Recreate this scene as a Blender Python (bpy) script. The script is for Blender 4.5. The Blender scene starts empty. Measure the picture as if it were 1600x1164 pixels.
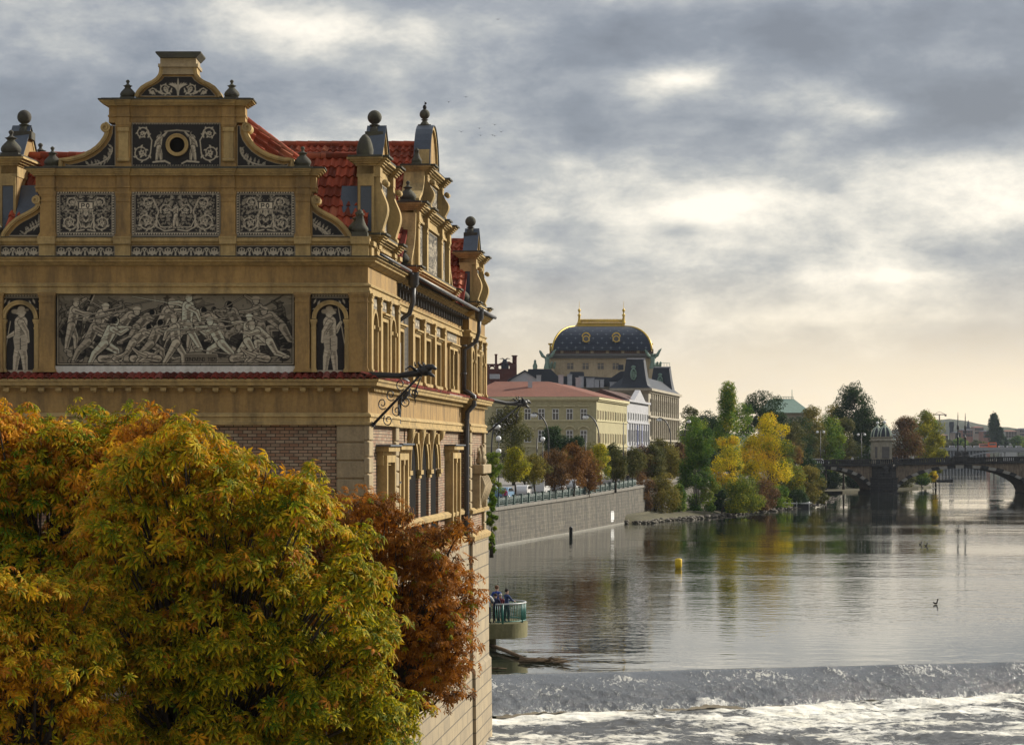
import bpy, bmesh, math, random
import numpy as np
from mathutils import Vector, Matrix
R = math.radians
random.seed(7)
rng = np.random.default_rng(7)
scene = bpy.context.scene
COL = scene.collection
F = 3600.0      # focal length of the photograph in its own pixels (1600 wide); eye level is z = 0, horizon row 703

def W(px, py, D):
    return ((px-800)*D/F, D, (703-py)*D/F)

# ---------------------------------------------------------------- object helpers
def tag(o, label=None, cat=None, group=None, kind=None):
    if label: o['label'] = label
    if cat: o['category'] = cat
    if group: o['group'] = group
    if kind: o['kind'] = kind
    return o

def empty(name, loc, label, cat, group=None, rz=0.0):
    o = bpy.data.objects.new(name, None)
    COL.objects.link(o); o.location = loc; o.rotation_euler = (0, 0, rz)
    o.empty_display_size = 0.3
    return tag(o, label, cat, group)

def wuv(me, V, faces):
    uvl = me.uv_layers.new(name='UVMap')
    data = np.zeros((len(me.loops), 2), dtype=np.float32)
    i = 0
    for p in me.polygons:
        n = p.normal
        if abs(n.z) > 0.75:
            for li in p.loop_indices:
                co = V[me.loops[li].vertex_index]; data[li] = (co[0], co[1])
        else:
            l = math.hypot(n.x, n.y) or 1.0
            tx, ty = -n.y/l, n.x/l
            for li in p.loop_indices:
                co = V[me.loops[li].vertex_index]; data[li] = (co[0]*tx+co[1]*ty, co[2])
    uvl.data.foreach_set('uv', data.ravel())

def link(name, me, parent=None, loc=None):
    o = bpy.data.objects.new(name, me)
    COL.objects.link(o)
    if parent is not None:
        o.parent = parent
    if loc is not None: o.location = loc
    return o

def world_loc(o):
    l = Vector((0, 0, 0))
    while o is not None:
        l = l + o.location; o = o.parent
    return l

class MB:
    """collects faces (world metres) with a material index each, then links ONE mesh"""
    def __init__(s): s.v = []; s.f = []; s.m = []; s.sm = []
    def add(s, pts, faces, m=0, smooth=False):
        b = len(s.v); s.v += [tuple(p) for p in pts]
        for f in faces:
            s.f.append(tuple(b+i for i in f)); s.m.append(m); s.sm.append(smooth)
    def box(s, x0, x1, y0, y1, z0, z1, m=0):
        P = [(x0,y0,z0),(x1,y0,z0),(x1,y1,z0),(x0,y1,z0),(x0,y0,z1),(x1,y0,z1),(x1,y1,z1),(x0,y1,z1)]
        s.add(P, [(0,3,2,1),(4,5,6,7),(0,1,5,4),(1,2,6,5),(2,3,7,6),(3,0,4,7)], m)
    def fbox(s, fr, u0, u1, v0, v1, d0, d1, m=0):
        P = [fr(u0,v0,d1),fr(u1,v0,d1),fr(u1,v0,d0),fr(u0,v0,d0),fr(u0,v1,d1),fr(u1,v1,d1),fr(u1,v1,d0),fr(u0,v1,d0)]
        s.add(P, [(0,3,2,1),(4,5,6,7),(0,1,5,4),(1,2,6,5),(2,3,7,6),(3,0,4,7)], m)
    def fpoly(s, fr, pts, d0, d1, m=0, cap=True):
        n = len(pts)
        P = [fr(u,v,d1) for u,v in pts] + [fr(u,v,d0) for u,v in pts]
        fs = [(i,(i+1)%n,(i+1)%n+n,i+n) for i in range(n)]
        if cap: fs += [tuple(range(n)), tuple(range(2*n-1,n-1,-1))]
        s.add(P, fs, m)
    def ribbon(s, fr, pts, w, d0, d1, m=0):
        """solid strip following a curve in the u-v plane; w may be a list"""
        n = len(pts); ws = w if hasattr(w,'__len__') else [w]*n
        L=[];Rr=[]
        for i,(u,v) in enumerate(pts):
            a = pts[max(0,i-1)]; b = pts[min(n-1,i+1)]
            du,dv = b[0]-a[0], b[1]-a[1]; l = math.hypot(du,dv) or 1
            nx,ny = -dv/l, du/l
            L.append((u+nx*ws[i]/2, v+ny*ws[i]/2)); Rr.append((u-nx*ws[i]/2, v-ny*ws[i]/2))
        P=[];
        for i in range(n):
            P += [fr(*L[i],d1), fr(*Rr[i],d1), fr(*Rr[i],d0), fr(*L[i],d0)]
        fs=[]
        for i in range(n-1):
            a=4*i;b=a+4
            for k in range(4): fs.append((a+k,a+(k+1)%4,b+(k+1)%4,b+k))
        fs += [(3,2,1,0),(4*n-4,4*n-3,4*n-2,4*n-1)]
        s.add(P, fs, m)
    def lathe(s, c, prof, seg=14, m=0, smooth=True, sq=0):
        """prof: (r,z) from the bottom up; sq=4 gives a square plan"""
        n = sq or seg; k = math.sqrt(2) if sq == 4 else 1
        off = math.pi/4 if sq == 4 else 0
        P=[]
        for r,z in prof:
            for i in range(n):
                a = 2*math.pi*i/n+off
                P.append((c[0]+r*k*math.cos(a), c[1]+r*k*math.sin(a), c[2]+z))
        fs=[]
        for j in range(len(prof)-1):
            for i in range(n):
                fs.append((j*n+i, j*n+(i+1)%n, (j+1)*n+(i+1)%n, (j+1)*n+i))
        s.add(P, fs, m, smooth and not sq)
        s.add([P[i] for i in range(n)], [tuple(range(n-1,-1,-1))], m)
        t = (len(prof)-1)*n
        s.add([P[t+i] for i in range(n)], [tuple(range(n))], m)
    def tube(s, pts, r, seg=8, m=0, smooth=True):
        n=len(pts); rs = r if hasattr(r,'__len__') else [r]*n
        P=[]; up0=None
        for i,p in enumerate(pts):
            a=Vector(pts[max(0,i-1)]); b=Vector(pts[min(n-1,i+1)]); t=(b-a)
            t = t.normalized() if t.length>1e-9 else Vector((0,0,1))
            if up0 is None:
                up0 = Vector((0,0,1)) if abs(t.z)<.9 else Vector((1,0,0))
            x = t.cross(up0)
            if x.length<1e-4: x=t.cross(Vector((0,1,0)))
            x.normalize(); y=x.cross(t).normalized(); up0=y
            for k in range(seg):
                an=2*math.pi*k/seg
                P.append(tuple(Vector(p)+x*rs[i]*math.cos(an)+y*rs[i]*math.sin(an)))
        fs=[]
        for j in range(n-1):
            for i in range(seg):
                fs.append((j*seg+i, j*seg+(i+1)%seg, (j+1)*seg+(i+1)%seg, (j+1)*seg+i))
        fs.append(tuple(range(seg-1,-1,-1))); fs.append(tuple(range((n-1)*seg,n*seg)))
        s.add(P, fs, m, smooth)
    def ball(s, c, r, seg=12, rings=8, m=0):
        rx,ry,rz = r if hasattr(r,'__len__') else (r,r,r)
        P=[(c[0],c[1],c[2]-rz)]
        for j in range(1,rings):
            a=-math.pi/2+math.pi*j/rings
            for i in range(seg):
                b=2*math.pi*i/seg
                P.append((c[0]+rx*math.cos(a)*math.cos(b), c[1]+ry*math.cos(a)*math.sin(b), c[2]+rz*math.sin(a)))
        P.append((c[0],c[1],c[2]+rz)); fs=[]
        for i in range(seg): fs.append((0,1+(i+1)%seg,1+i))
        for j in range(rings-2):
            for i in range(seg):
                a=1+j*seg
                fs.append((a+i,a+(i+1)%seg,a+seg+(i+1)%seg,a+seg+i))
        a=1+(rings-2)*seg
        for i in range(seg): fs.append((a+i,a+(i+1)%seg,len(P)-1))
        s.add(P,fs,m,True)
    def sweep(s, path, prof, m=0, closed_ends=True):
        """mitred moulding: path = plan polyline (outward is to its right), prof = closed (d,z) polygon"""
        n=len(path); k=len(prof); P=[]
        for i in range(n):
            p=Vector(path[i]); d1=d2=None
            if i>0: d1=(p-Vector(path[i-1])).normalized()
            if i<n-1: d2=(Vector(path[i+1])-p).normalized()
            if d1 is None: d1=d2
            if d2 is None: d2=d1
            n1=Vector((d1.y,-d1.x)); n2=Vector((d2.y,-d2.x))
            bis=(n1+n2); 
            if bis.length<1e-6: bis=n1
            bis.normalize(); c=max(0.3,bis.dot(n1))
            for d,z in prof:
                q=p+bis*(d/c); P.append((q.x,q.y,z))
        fs=[]
        for i in range(n-1):
            for j in range(k):
                fs.append((i*k+j,(i+1)*k+j,(i+1)*k+(j+1)%k,i*k+(j+1)%k))
        fs.append(tuple(range(k))); fs.append(tuple((n-1)*k+j for j in range(k-1,-1,-1)))
        s.add(P,fs,m)
    def build(s, name, mats, parent=None, bevel=0, fix=True):
        if not isinstance(mats,(list,tuple)): mats=[mats]
        off = world_loc(parent) if parent is not None else Vector((0,0,0))
        if parent is None and s.v:
            a=np.array(s.v); off=Vector(((a[:,0].min()+a[:,0].max())/2,(a[:,1].min()+a[:,1].max())/2,a[:,2].min()))
        me=bpy.data.meshes.new(name)
        me.from_pydata([(x-off.x,y-off.y,z-off.z) for x,y,z in s.v],[],s.f)
        for mt in mats: me.materials.append(mt)
        me.polygons.foreach_set('material_index', s.m)
        if fix:
            bm=bmesh.new(); bm.from_mesh(me); bmesh.ops.recalc_face_normals(bm,faces=bm.faces); bm.to_mesh(me); bm.free()
        me.polygons.foreach_set('use_smooth', s.sm)
        wuv(me, s.v, s.f)
        me.update()
        o=link(name,me,parent, None if parent is not None else off)
        if bevel:
            b=o.modifiers.new('bevel','BEVEL'); b.width=bevel; b.segments=1; b.limit_method='ANGLE'
        return o

def mesh_np(name, V, Q, mats, parent=None, uv=None, col=None, smooth=False, tri=False, mi=None):
    """numpy mesh: V (n,3) world metres, Q (m,3|4)"""
    if not isinstance(mats,(list,tuple)): mats=[mats]
    V=np.asarray(V,dtype=np.float64)
    if parent is not None: off=np.array(world_loc(parent))
    else: off=np.array([(V[:,0].min()+V[:,0].max())/2,(V[:,1].min()+V[:,1].max())/2,V[:,2].min()])
    V=V-off
    Q=np.asarray(Q,dtype=np.int32); k=Q.shape[1]; m=len(Q)
    me=bpy.data.meshes.new(name)
    me.vertices.add(len(V)); me.vertices.foreach_set('co',V.astype(np.float32).ravel())
    me.loops.add(m*k); me.loops.foreach_set('vertex_index',Q.ravel())
    me.polygons.add(m); me.polygons.foreach_set('loop_start',np.arange(0,m*k,k,dtype=np.int32))
    me.polygons.foreach_set('loop_total',np.full(m,k,dtype=np.int32))
    if mi is not None: me.polygons.foreach_set('material_index',np.asarray(mi,dtype=np.int32))
    me.polygons.foreach_set('use_smooth',np.full(m,bool(smooth)))
    if uv is not None:
        l=me.uv_layers.new(name='UVMap'); l.data.foreach_set('uv',np.asarray(uv,dtype=np.float32)[Q.ravel()].ravel())
    if col is not None:
        c=me.color_attributes.new(name='Col',type='FLOAT_COLOR',domain='POINT')
        cc=np.ones((len(V),4),dtype=np.float32); cc[:,:3]=col; c.data.foreach_set('color',cc.ravel())
    for mt in mats: me.materials.append(mt)
    me.update(calc_edges=True); me.validate()
    return link(name,me,parent,None if parent is not None else Vector(off))

def copy_tree(o, parent=None):
    c=o.copy(); COL.objects.link(c); c.parent=parent
    for ch in o.children: copy_tree(ch,c)
    return c

class Frame:
    def __init__(s,O,U,N): s.O=Vector(O); s.U=Vector(U).normalized(); s.N=Vector(N).normalized()
    def __call__(s,u,v,d=0.0):
        p=s.O+s.U*u+s.N*d; return (p.x,p.y,p.z+v)

# ---------------------------------------------------------------- materials
def nt(name):
    m=bpy.data.materials.new(name); m.use_nodes=True; t=m.node_tree
    return m,t,t.nodes['Principled BSDF']
def N(t,typ,**kw):
    n=t.nodes.new(typ)
    for k,v in kw.items():
        if k.startswith('_'): setattr(n,k[1:],v)
        else: n.inputs[k.replace('__',' ')].default_value=v
    return n
def ramp(t,src,stops,interp='LINEAR'):
    r=t.nodes.new('ShaderNodeValToRGB'); r.color_ramp.interpolation=interp
    e=r.color_ramp.elements
    while len(e)<len(stops): e.new(0.5)
    for i,(p,c) in enumerate(stops):
        e[i].position=p; e[i].color=(*c,1) if len(c)==3 else c
    t.links.new(src,r.inputs['Fac']); return r
def mix(t,fac,a,b,mode='MIX'):
    m=t.nodes.new('ShaderNodeMix'); m.data_type='RGBA'; m.blend_type=mode
    if isinstance(fac,(int,float)): m.inputs['Factor'].default_value=fac
    else: t.links.new(fac,m.inputs['Factor'])
    for k,x in (('A',a),('B',b)):
        s=[i for i in m.inputs if i.name==k and i.type=='RGBA'][0]
        if isinstance(x,tuple): s.default_value=(*x,1) if len(x)==3 else x
        else: t.links.new(x,s)
    return [o for o in m.outputs if o.type=='RGBA'][0]
def mth(t,op,a,b=None,c=None):
    m=t.nodes.new('ShaderNodeMath'); m.operation=op
    for i,x in enumerate((a,b,c)):
        if x is None: continue
        if isinstance(x,(int,float)): m.inputs[i].default_value=x
        else: t.links.new(x,m.inputs[i])
    return m.outputs[0]

def mottled(name, c, rough=.85, var=.25, scale=1.5, fine=14, bump=.25, dirt=None, streak=0.0, spec=.3, metal=0.0):
    """weathered plain material: two noises of different size, optional dirt colour and vertical rain streaks"""
    m,t,b=nt(name)
    geo=N(t,'ShaderNodeTexCoord'); src=geo.outputs['Object']
    n1=N(t,'ShaderNodeTexNoise',Scale=scale,Detail=5,Roughness=.6); t.links.new(src,n1.inputs['Vector'])
    n2=N(t,'ShaderNodeTexNoise',Scale=fine,Detail=4,Roughness=.65); t.links.new(src,n2.inputs['Vector'])
    lo=tuple(x*(1-var) for x in c); hi=tuple(min(1,x*(1+var*.8)) for x in c)
    r1=ramp(t,n1.outputs['Fac'],[(.3,lo),(.7,hi)])
    out=mix(t,.35,r1.outputs['Color'],ramp(t,n2.outputs['Fac'],[(.3,tuple(x*.55 for x in c)),(.7,tuple(min(1,x*1.35) for x in c))]).outputs['Color'])
    if dirt:
        mp=N(t,'ShaderNodeMapping'); mp.inputs['Scale'].default_value=(1.2,1.2,.22 if streak else 1.0)
        t.links.new(src,mp.inputs['Vector'])
        n3=N(t,'ShaderNodeTexNoise',Scale=2.2,Detail=6,Roughness=.7); t.links.new(mp.outputs[0],n3.inputs['Vector'])
        f=ramp(t,n3.outputs['Fac'],[(.43,(0,0,0)),(.68,(1,1,1))])
        out=mix(t,mth(t,'MULTIPLY',f.outputs['Color'],streak or .6),out,dirt)
    t.links.new(out,b.inputs['Base Color'])
    b.inputs['Roughness'].default_value=rough; b.inputs['Specular IOR Level'].default_value=spec; b.inputs['Metallic'].default_value=metal
    if bump:
        bp=N(t,'ShaderNodeBump',Strength=bump,Distance=.02); t.links.new(n2.outputs['Fac'],bp.inputs['Height']); t.links.new(bp.outputs[0],b.inputs['Normal'])
    return m

def brick(name,c1,c2,mortar,w=.25,h=.075,ms=.012,offset=.5,bump=.6,rough=.9,dirt=(.04,.035,.03),damt=.5,runs=None):
    m,t,b=nt(name)
    uv=N(t,'ShaderNodeUVMap'); uv.uv_map='UVMap'
    br=N(t,'ShaderNodeTexBrick',_offset=offset); br.inputs['Scale'].default_value=1
    br.inputs['Brick Width'].default_value=w; br.inputs['Row Height'].default_value=h; br.inputs['Mortar Size'].default_value=ms
    br.inputs['Color1'].default_value=(*c1,1); br.inputs['Color2'].default_value=(*c2,1); br.inputs['Mortar'].default_value=(*mortar,1)
    br.inputs['Mortar Smooth'].default_value=.1; br.inputs['Bias'].default_value=0
    t.links.new(uv.outputs[0],br.inputs['Vector'])
    n=N(t,'ShaderNodeTexNoise',Scale=1.1,Detail=7,Roughness=.7); t.links.new(uv.outputs[0],n.inputs['Vector'])
    f=ramp(t,n.outputs['Fac'],[(.42,(0,0,0)),(.7,(1,1,1))])
    o=mix(t,mth(t,'MULTIPLY',f.outputs['Color'],damt),br.outputs['Color'],dirt)
    if runs:     # seepage running down the joints
        mp=N(t,'ShaderNodeMapping'); mp.inputs['Scale'].default_value=(.9,.07,1); t.links.new(uv.outputs[0],mp.inputs[0])
        n4=N(t,'ShaderNodeTexNoise',Scale=1.3,Detail=6,Roughness=.7); t.links.new(mp.outputs[0],n4.inputs['Vector'])
        o=mix(t,mth(t,'MULTIPLY',ramp(t,n4.outputs['Fac'],[(.45,(0,0,0)),(.62,(1,1,1))]).outputs['Color'],.75),o,runs[0])
        n5=N(t,'ShaderNodeTexNoise',Scale=2.9,Detail=6,Roughness=.7); t.links.new(mp.outputs[0],n5.inputs['Vector'])
        o=mix(t,mth(t,'MULTIPLY',ramp(t,n5.outputs['Fac'],[(.56,(0,0,0)),(.70,(1,1,1))]).outputs['Color'],.55),o,runs[1])
    t.links.new(o,b.inputs['Base Color']); b.inputs['Roughness'].default_value=rough
    bp=N(t,'ShaderNodeBump',Strength=bump,Distance=.02); bp.invert=True
    t.links.new(br.outputs['Fac'],bp.inputs['Height']); t.links.new(bp.outputs[0],b.inputs['Normal'])
    return m

def colattr(name,rough=.8,trans=0.0,spec=.25,noise=.0,bump=0):
    m,t,b=nt(name)
    a=N(t,'ShaderNodeAttribute'); a.attribute_name='Col'
    src=a.outputs['Color']
    if noise:
        tc=N(t,'ShaderNodeTexCoord'); n=N(t,'ShaderNodeTexNoise',Scale=6,Detail=6,Roughness=.7); t.links.new(tc.outputs['Object'],n.inputs['Vector'])
        src=mix(t,noise,src,ramp(t,n.outputs['Fac'],[(.3,(.3,.3,.3)),(.7,(1,1,1))]).outputs['Color'],'MULTIPLY')
    t.links.new(src,b.inputs['Base Color'])
    b.inputs['Roughness'].default_value=rough; b.inputs['Specular IOR Level'].default_value=spec
    if trans:
        tr=N(t,'ShaderNodeBsdfTranslucent'); t.links.new(src,tr.inputs['Color'])
        ms=N(t,'ShaderNodeMixShader'); ms.inputs[0].default_value=trans
        t.links.new(b.outputs[0],ms.inputs[1]); t.links.new(tr.outputs[0],ms.inputs[2])
        t.links.new(ms.outputs[0],t.nodes['Material Output'].inputs['Surface'])
    return m

def tilemat(name,c=(.29,.062,.030)):
    m,t,b=nt(name)
    uv=N(t,'ShaderNodeUVMap'); uv.uv_map='UVMap'
    fl=N(t,'ShaderNodeVectorMath',_operation='FLOOR'); t.links.new(uv.outputs[0],fl.inputs[0])
    wn=N(t,'ShaderNodeTexWhiteNoise',_noise_dimensions='3D'); t.links.new(fl.outputs[0],wn.inputs['Vector'])
    r=ramp(t,wn.outputs['Value'],[(0,tuple(x*.45 for x in c)),(.45,c),(.8,tuple(min(1,x*1.35) for x in c)),(1,(c[0]*1.3,c[1]*2.2,c[2]*2.4))])
    tc=N(t,'ShaderNodeTexCoord'); n=N(t,'ShaderNodeTexNoise',Scale=.9,Detail=6,Roughness=.7); t.links.new(tc.outputs['Object'],n.inputs['Vector'])
    f=ramp(t,n.outputs['Fac'],[(.5,(0,0,0)),(.72,(1,1,1))])
    o=mix(t,mth(t,'MULTIPLY',f.outputs['Color'],.8),r.outputs['Color'],(.055,.040,.024))
    t.links.new(o,b.inputs['Base Color']); b.inputs['Roughness'].default_value=.8; b.inputs['Specular IOR Level'].default_value=.2
    return m

M={}
M['ochre']=mottled('ochre_plaster',(.34,.215,.080),var=.32,scale=.8,fine=9,dirt=(.10,.07,.04),streak=.75,bump=.3)
M['ochre2']=mottled('pale_ochre_stone',(.43,.305,.130),var=.2,scale=1.4,fine=11,dirt=(.12,.09,.05),streak=.65,bump=.3)
M['stone']=mottled('sandstone_quoin',(.36,.280,.165),var=.25,scale=2.5,fine=16,dirt=(.12,.10,.07),streak=.5,bump=.5)
M['white']=mottled('pale_lime_band',(.62,.61,.56),var=.15,dirt=(.3,.28,.22),streak=.5)
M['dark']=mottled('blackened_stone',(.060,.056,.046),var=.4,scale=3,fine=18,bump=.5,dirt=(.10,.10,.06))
M['lead']=mottled('lead_sheet',(.055,.072,.10),rough=.45,var=.3,spec=.5,dirt=(.05,.06,.07),bump=.15)
M['zinc']=mottled('zinc_gutter',(.055,.055,.06),rough=.45,var=.4,spec=.5,bump=.1)
M['iron']=mottled('black_iron',(.02,.02,.022),rough=.5,var=.3,spec=.5,bump=.1)
M['brick']=brick('polychrome_brick',(.29,.15,.085),(.38,.29,.19),(.06,.05,.035),w=.25,h=.088,ms=.011)
M['ashlar']=brick('pale_ashlar',(.36,.285,.175),(.28,.225,.145),(.12,.10,.07),w=1.5,h=.5,ms=.025,dirt=(.14,.12,.09),damt=.5)
M['tile']=tilemat('red_roof_tile')
M['tiledk']=tilemat('dark_red_tile',(.17,.035,.025))
M['tiledk'].node_tree.nodes['Principled BSDF'].inputs['Roughness'].default_value=.9
M['tiledk'].node_tree.nodes['Principled BSDF'].inputs['Specular IOR Level'].default_value=.1
M['glass']=mottled('old_window_glass',(.03,.03,.035),rough=.15,spec=.6,var=.4,bump=0)
M['frame']=mottled('brown_window_frame',(.16,.11,.06),rough=.6,bump=.1)
M['sgraf']=colattr('sgraffito_plaster',rough=.9,noise=.15)
M['void']=mottled('unlit_opening',(.012,.011,.010),bump=0,spec=.05)  # near-black colour stands in for the darkness inside openings
# ---------------------------------------------------------------- camera, sky, sun
cam=bpy.data.cameras.new('camera'); co=bpy.data.objects.new('camera',cam); COL.objects.link(co)
cam.sensor_width=36; cam.lens=F/1600*36; cam.shift_y=(703-582)/1600.0; cam.clip_start=.5; cam.clip_end=20000
co.location=(0,0,0); co.rotation_euler=(R(90),0,0); scene.camera=co
scene.view_settings.view_transform='Standard'; scene.view_settings.look='None'; scene.view_settings.exposure=.38; scene.view_settings.gamma=1

SUN_AZ=58.0; SUN_EL=27.0       # to the right of the view direction, in front of it
w=bpy.data.worlds.new('World'); scene.world=w; w.use_nodes=True; t=w.node_tree
bg=t.nodes['Background']
sky=N(t,'ShaderNodeTexSky'); sky.sky_type='NISHITA'; sky.sun_disc=False
sky.sun_elevation=R(SUN_EL); sky.sun_rotation=R(SUN_AZ); sky.altitude=200; sky.dust_density=3; sky.air_density=1.2
tc=N(t,'ShaderNodeTexCoord'); sx=N(t,'ShaderNodeSeparateXYZ'); t.links.new(tc.outputs['Generated'],sx.inputs[0])
X,Y,Z=sx.outputs
mp=N(t,'ShaderNodeMapping'); mp.inputs['Scale'].default_value=(1,1,2.1); mp.inputs['Location'].default_value=(3.1,1.7,.4); t.links.new(tc.outputs['Generated'],mp.inputs[0])
n1=N(t,'ShaderNodeTexNoise',Scale=6.5,Detail=8,Roughness=.52,Distortion=.1); t.links.new(mp.outputs[0],n1.inputs['Vector'])
n2=N(t,'ShaderNodeTexNoise',Scale=17,Detail=10,Roughness=.64,Distortion=.1); t.links.new(mp.outputs[0],n2.inputs['Vector'])
az=mth(t,'ARCTAN2',X,Y); el=mth(t,'ARCSINE',Z)
def blob(px,py,wx,wy,amp):
    """a broad bank of thicker (amp<0) or thinner (amp>0) cloud round a compass direction"""
    a0=math.atan((px-800)/F); e0=math.atan((703-py)/F)
    a=mth(t,'DIVIDE',mth(t,'SUBTRACT',az,a0),wx/F); e=mth(t,'DIVIDE',mth(t,'SUBTRACT',el,e0),wy/F)
    r2=mth(t,'ADD',mth(t,'MULTIPLY',a,a),mth(t,'MULTIPLY',e,e))
    return mth(t,'MULTIPLY',mth(t,'EXPONENT',mth(t,'MULTIPLY',r2,-1)),amp)
val=mth(t,'ADD',mth(t,'MULTIPLY',n1.outputs['Fac'],.55),mth(t,'MULTIPLY',n2.outputs['Fac'],.45))
for b_ in [(1052,128,75,24,.13),(1225,150,130,34,.07),(1368,182,90,24,.15),(1375,228,80,22,-.07),(1525,262,130,50,.10),(1150,315,95,34,.13),(1000,338,95,22,.09),(820,385,70,16,.09),
           (1410,435,70,10,.06),(640,55,110,28,.10),(1015,50,230,42,-.07),(1280,55,200,50,-.09),(1525,160,150,45,-.12),(960,215,190,55,-.08),(800,275,150,55,-.05),(1060,362,60,14,-.07),
           (1340,395,200,30,-.02),(1225,462,240,26,-.05),(1480,450,300,60,.07),(1450,330,330,120,.07),(1150,60,420,40,-.04),(1590,310,80,60,.07),(1050,0,110,20,.10),(150,30,260,40,.07),(120,150,200,60,.02),(480,150,300,60,-.05),(1500,330,200,40,.06),(1400,500,300,18,.05),(900,430,150,30,-.03)]:
    val=mth(t,'ADD',val,blob(*b_))
cl=ramp(t,val,[(.34,(.150,.165,.20)),(.43,(.20,.22,.26)),(.50,(.29,.305,.335)),(.55,(.40,.405,.405)),(.61,(.62,.595,.54)),(.69,(.93,.86,.74))])
# warm clear band along the horizon, with cloud streaks thinning into it
hz=ramp(t,mth(t,'MULTIPLY',el,180/math.pi/12),[(.0,(1,1,1)),(.08,(.92,.92,.92)),(.16,(.70,.70,.70)),(.25,(.36,.36,.36)),(.38,(0,0,0))])
warm=ramp(t,mth(t,'ADD',mth(t,'MULTIPLY',az,1.6),.5),[(.0,(.78,.64,.43)),(.5,(.92,.76,.51)),(1,(1.10,.93,.67))])
wv=mix(t,mth(t,'MULTIPLY',mth(t,'SUBTRACT',n2.outputs['Fac'],.45),1.2),warm.outputs['Color'],(.62,.58,.54))
c1=mix(t,hz.outputs['Color'],cl.outputs['Color'],wv)
# higher up, outside the picture, the overcast is thinner and brighter
hi=ramp(t,mth(t,'MULTIPLY',el,180/math.pi/90),[(.12,(1,1,1)),(.24,(1.15,1.15,1.15)),(.6,(1.35,1.35,1.35)),(1,(1.4,1.4,1.4))])
c2=mix(t,1.0,c1,hi.outputs['Color'],'MULTIPLY')
sk=mix(t,1.0,sky.outputs['Color'],(.10,.10,.10),'MULTIPLY')
c3=mix(t,.12,c2,sk)
t.links.new(c3,bg.inputs['Color']); bg.inputs['Strength'].default_value=1.0

sl=bpy.data.lights.new('sun','SUN'); sl.energy=4.8; sl.angle=R(2.5); sl.color=(1,.93,.80)
so=bpy.data.objects.new('sun',sl); COL.objects.link(so)
dv=Vector((math.sin(R(SUN_AZ))*math.cos(R(SUN_EL)),math.cos(R(SUN_AZ))*math.cos(R(SUN_EL)),math.sin(R(SUN_EL))))
so.rotation_euler=dv.to_track_quat('Z','Y').to_euler(); so.location=(60,20,80)
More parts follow.
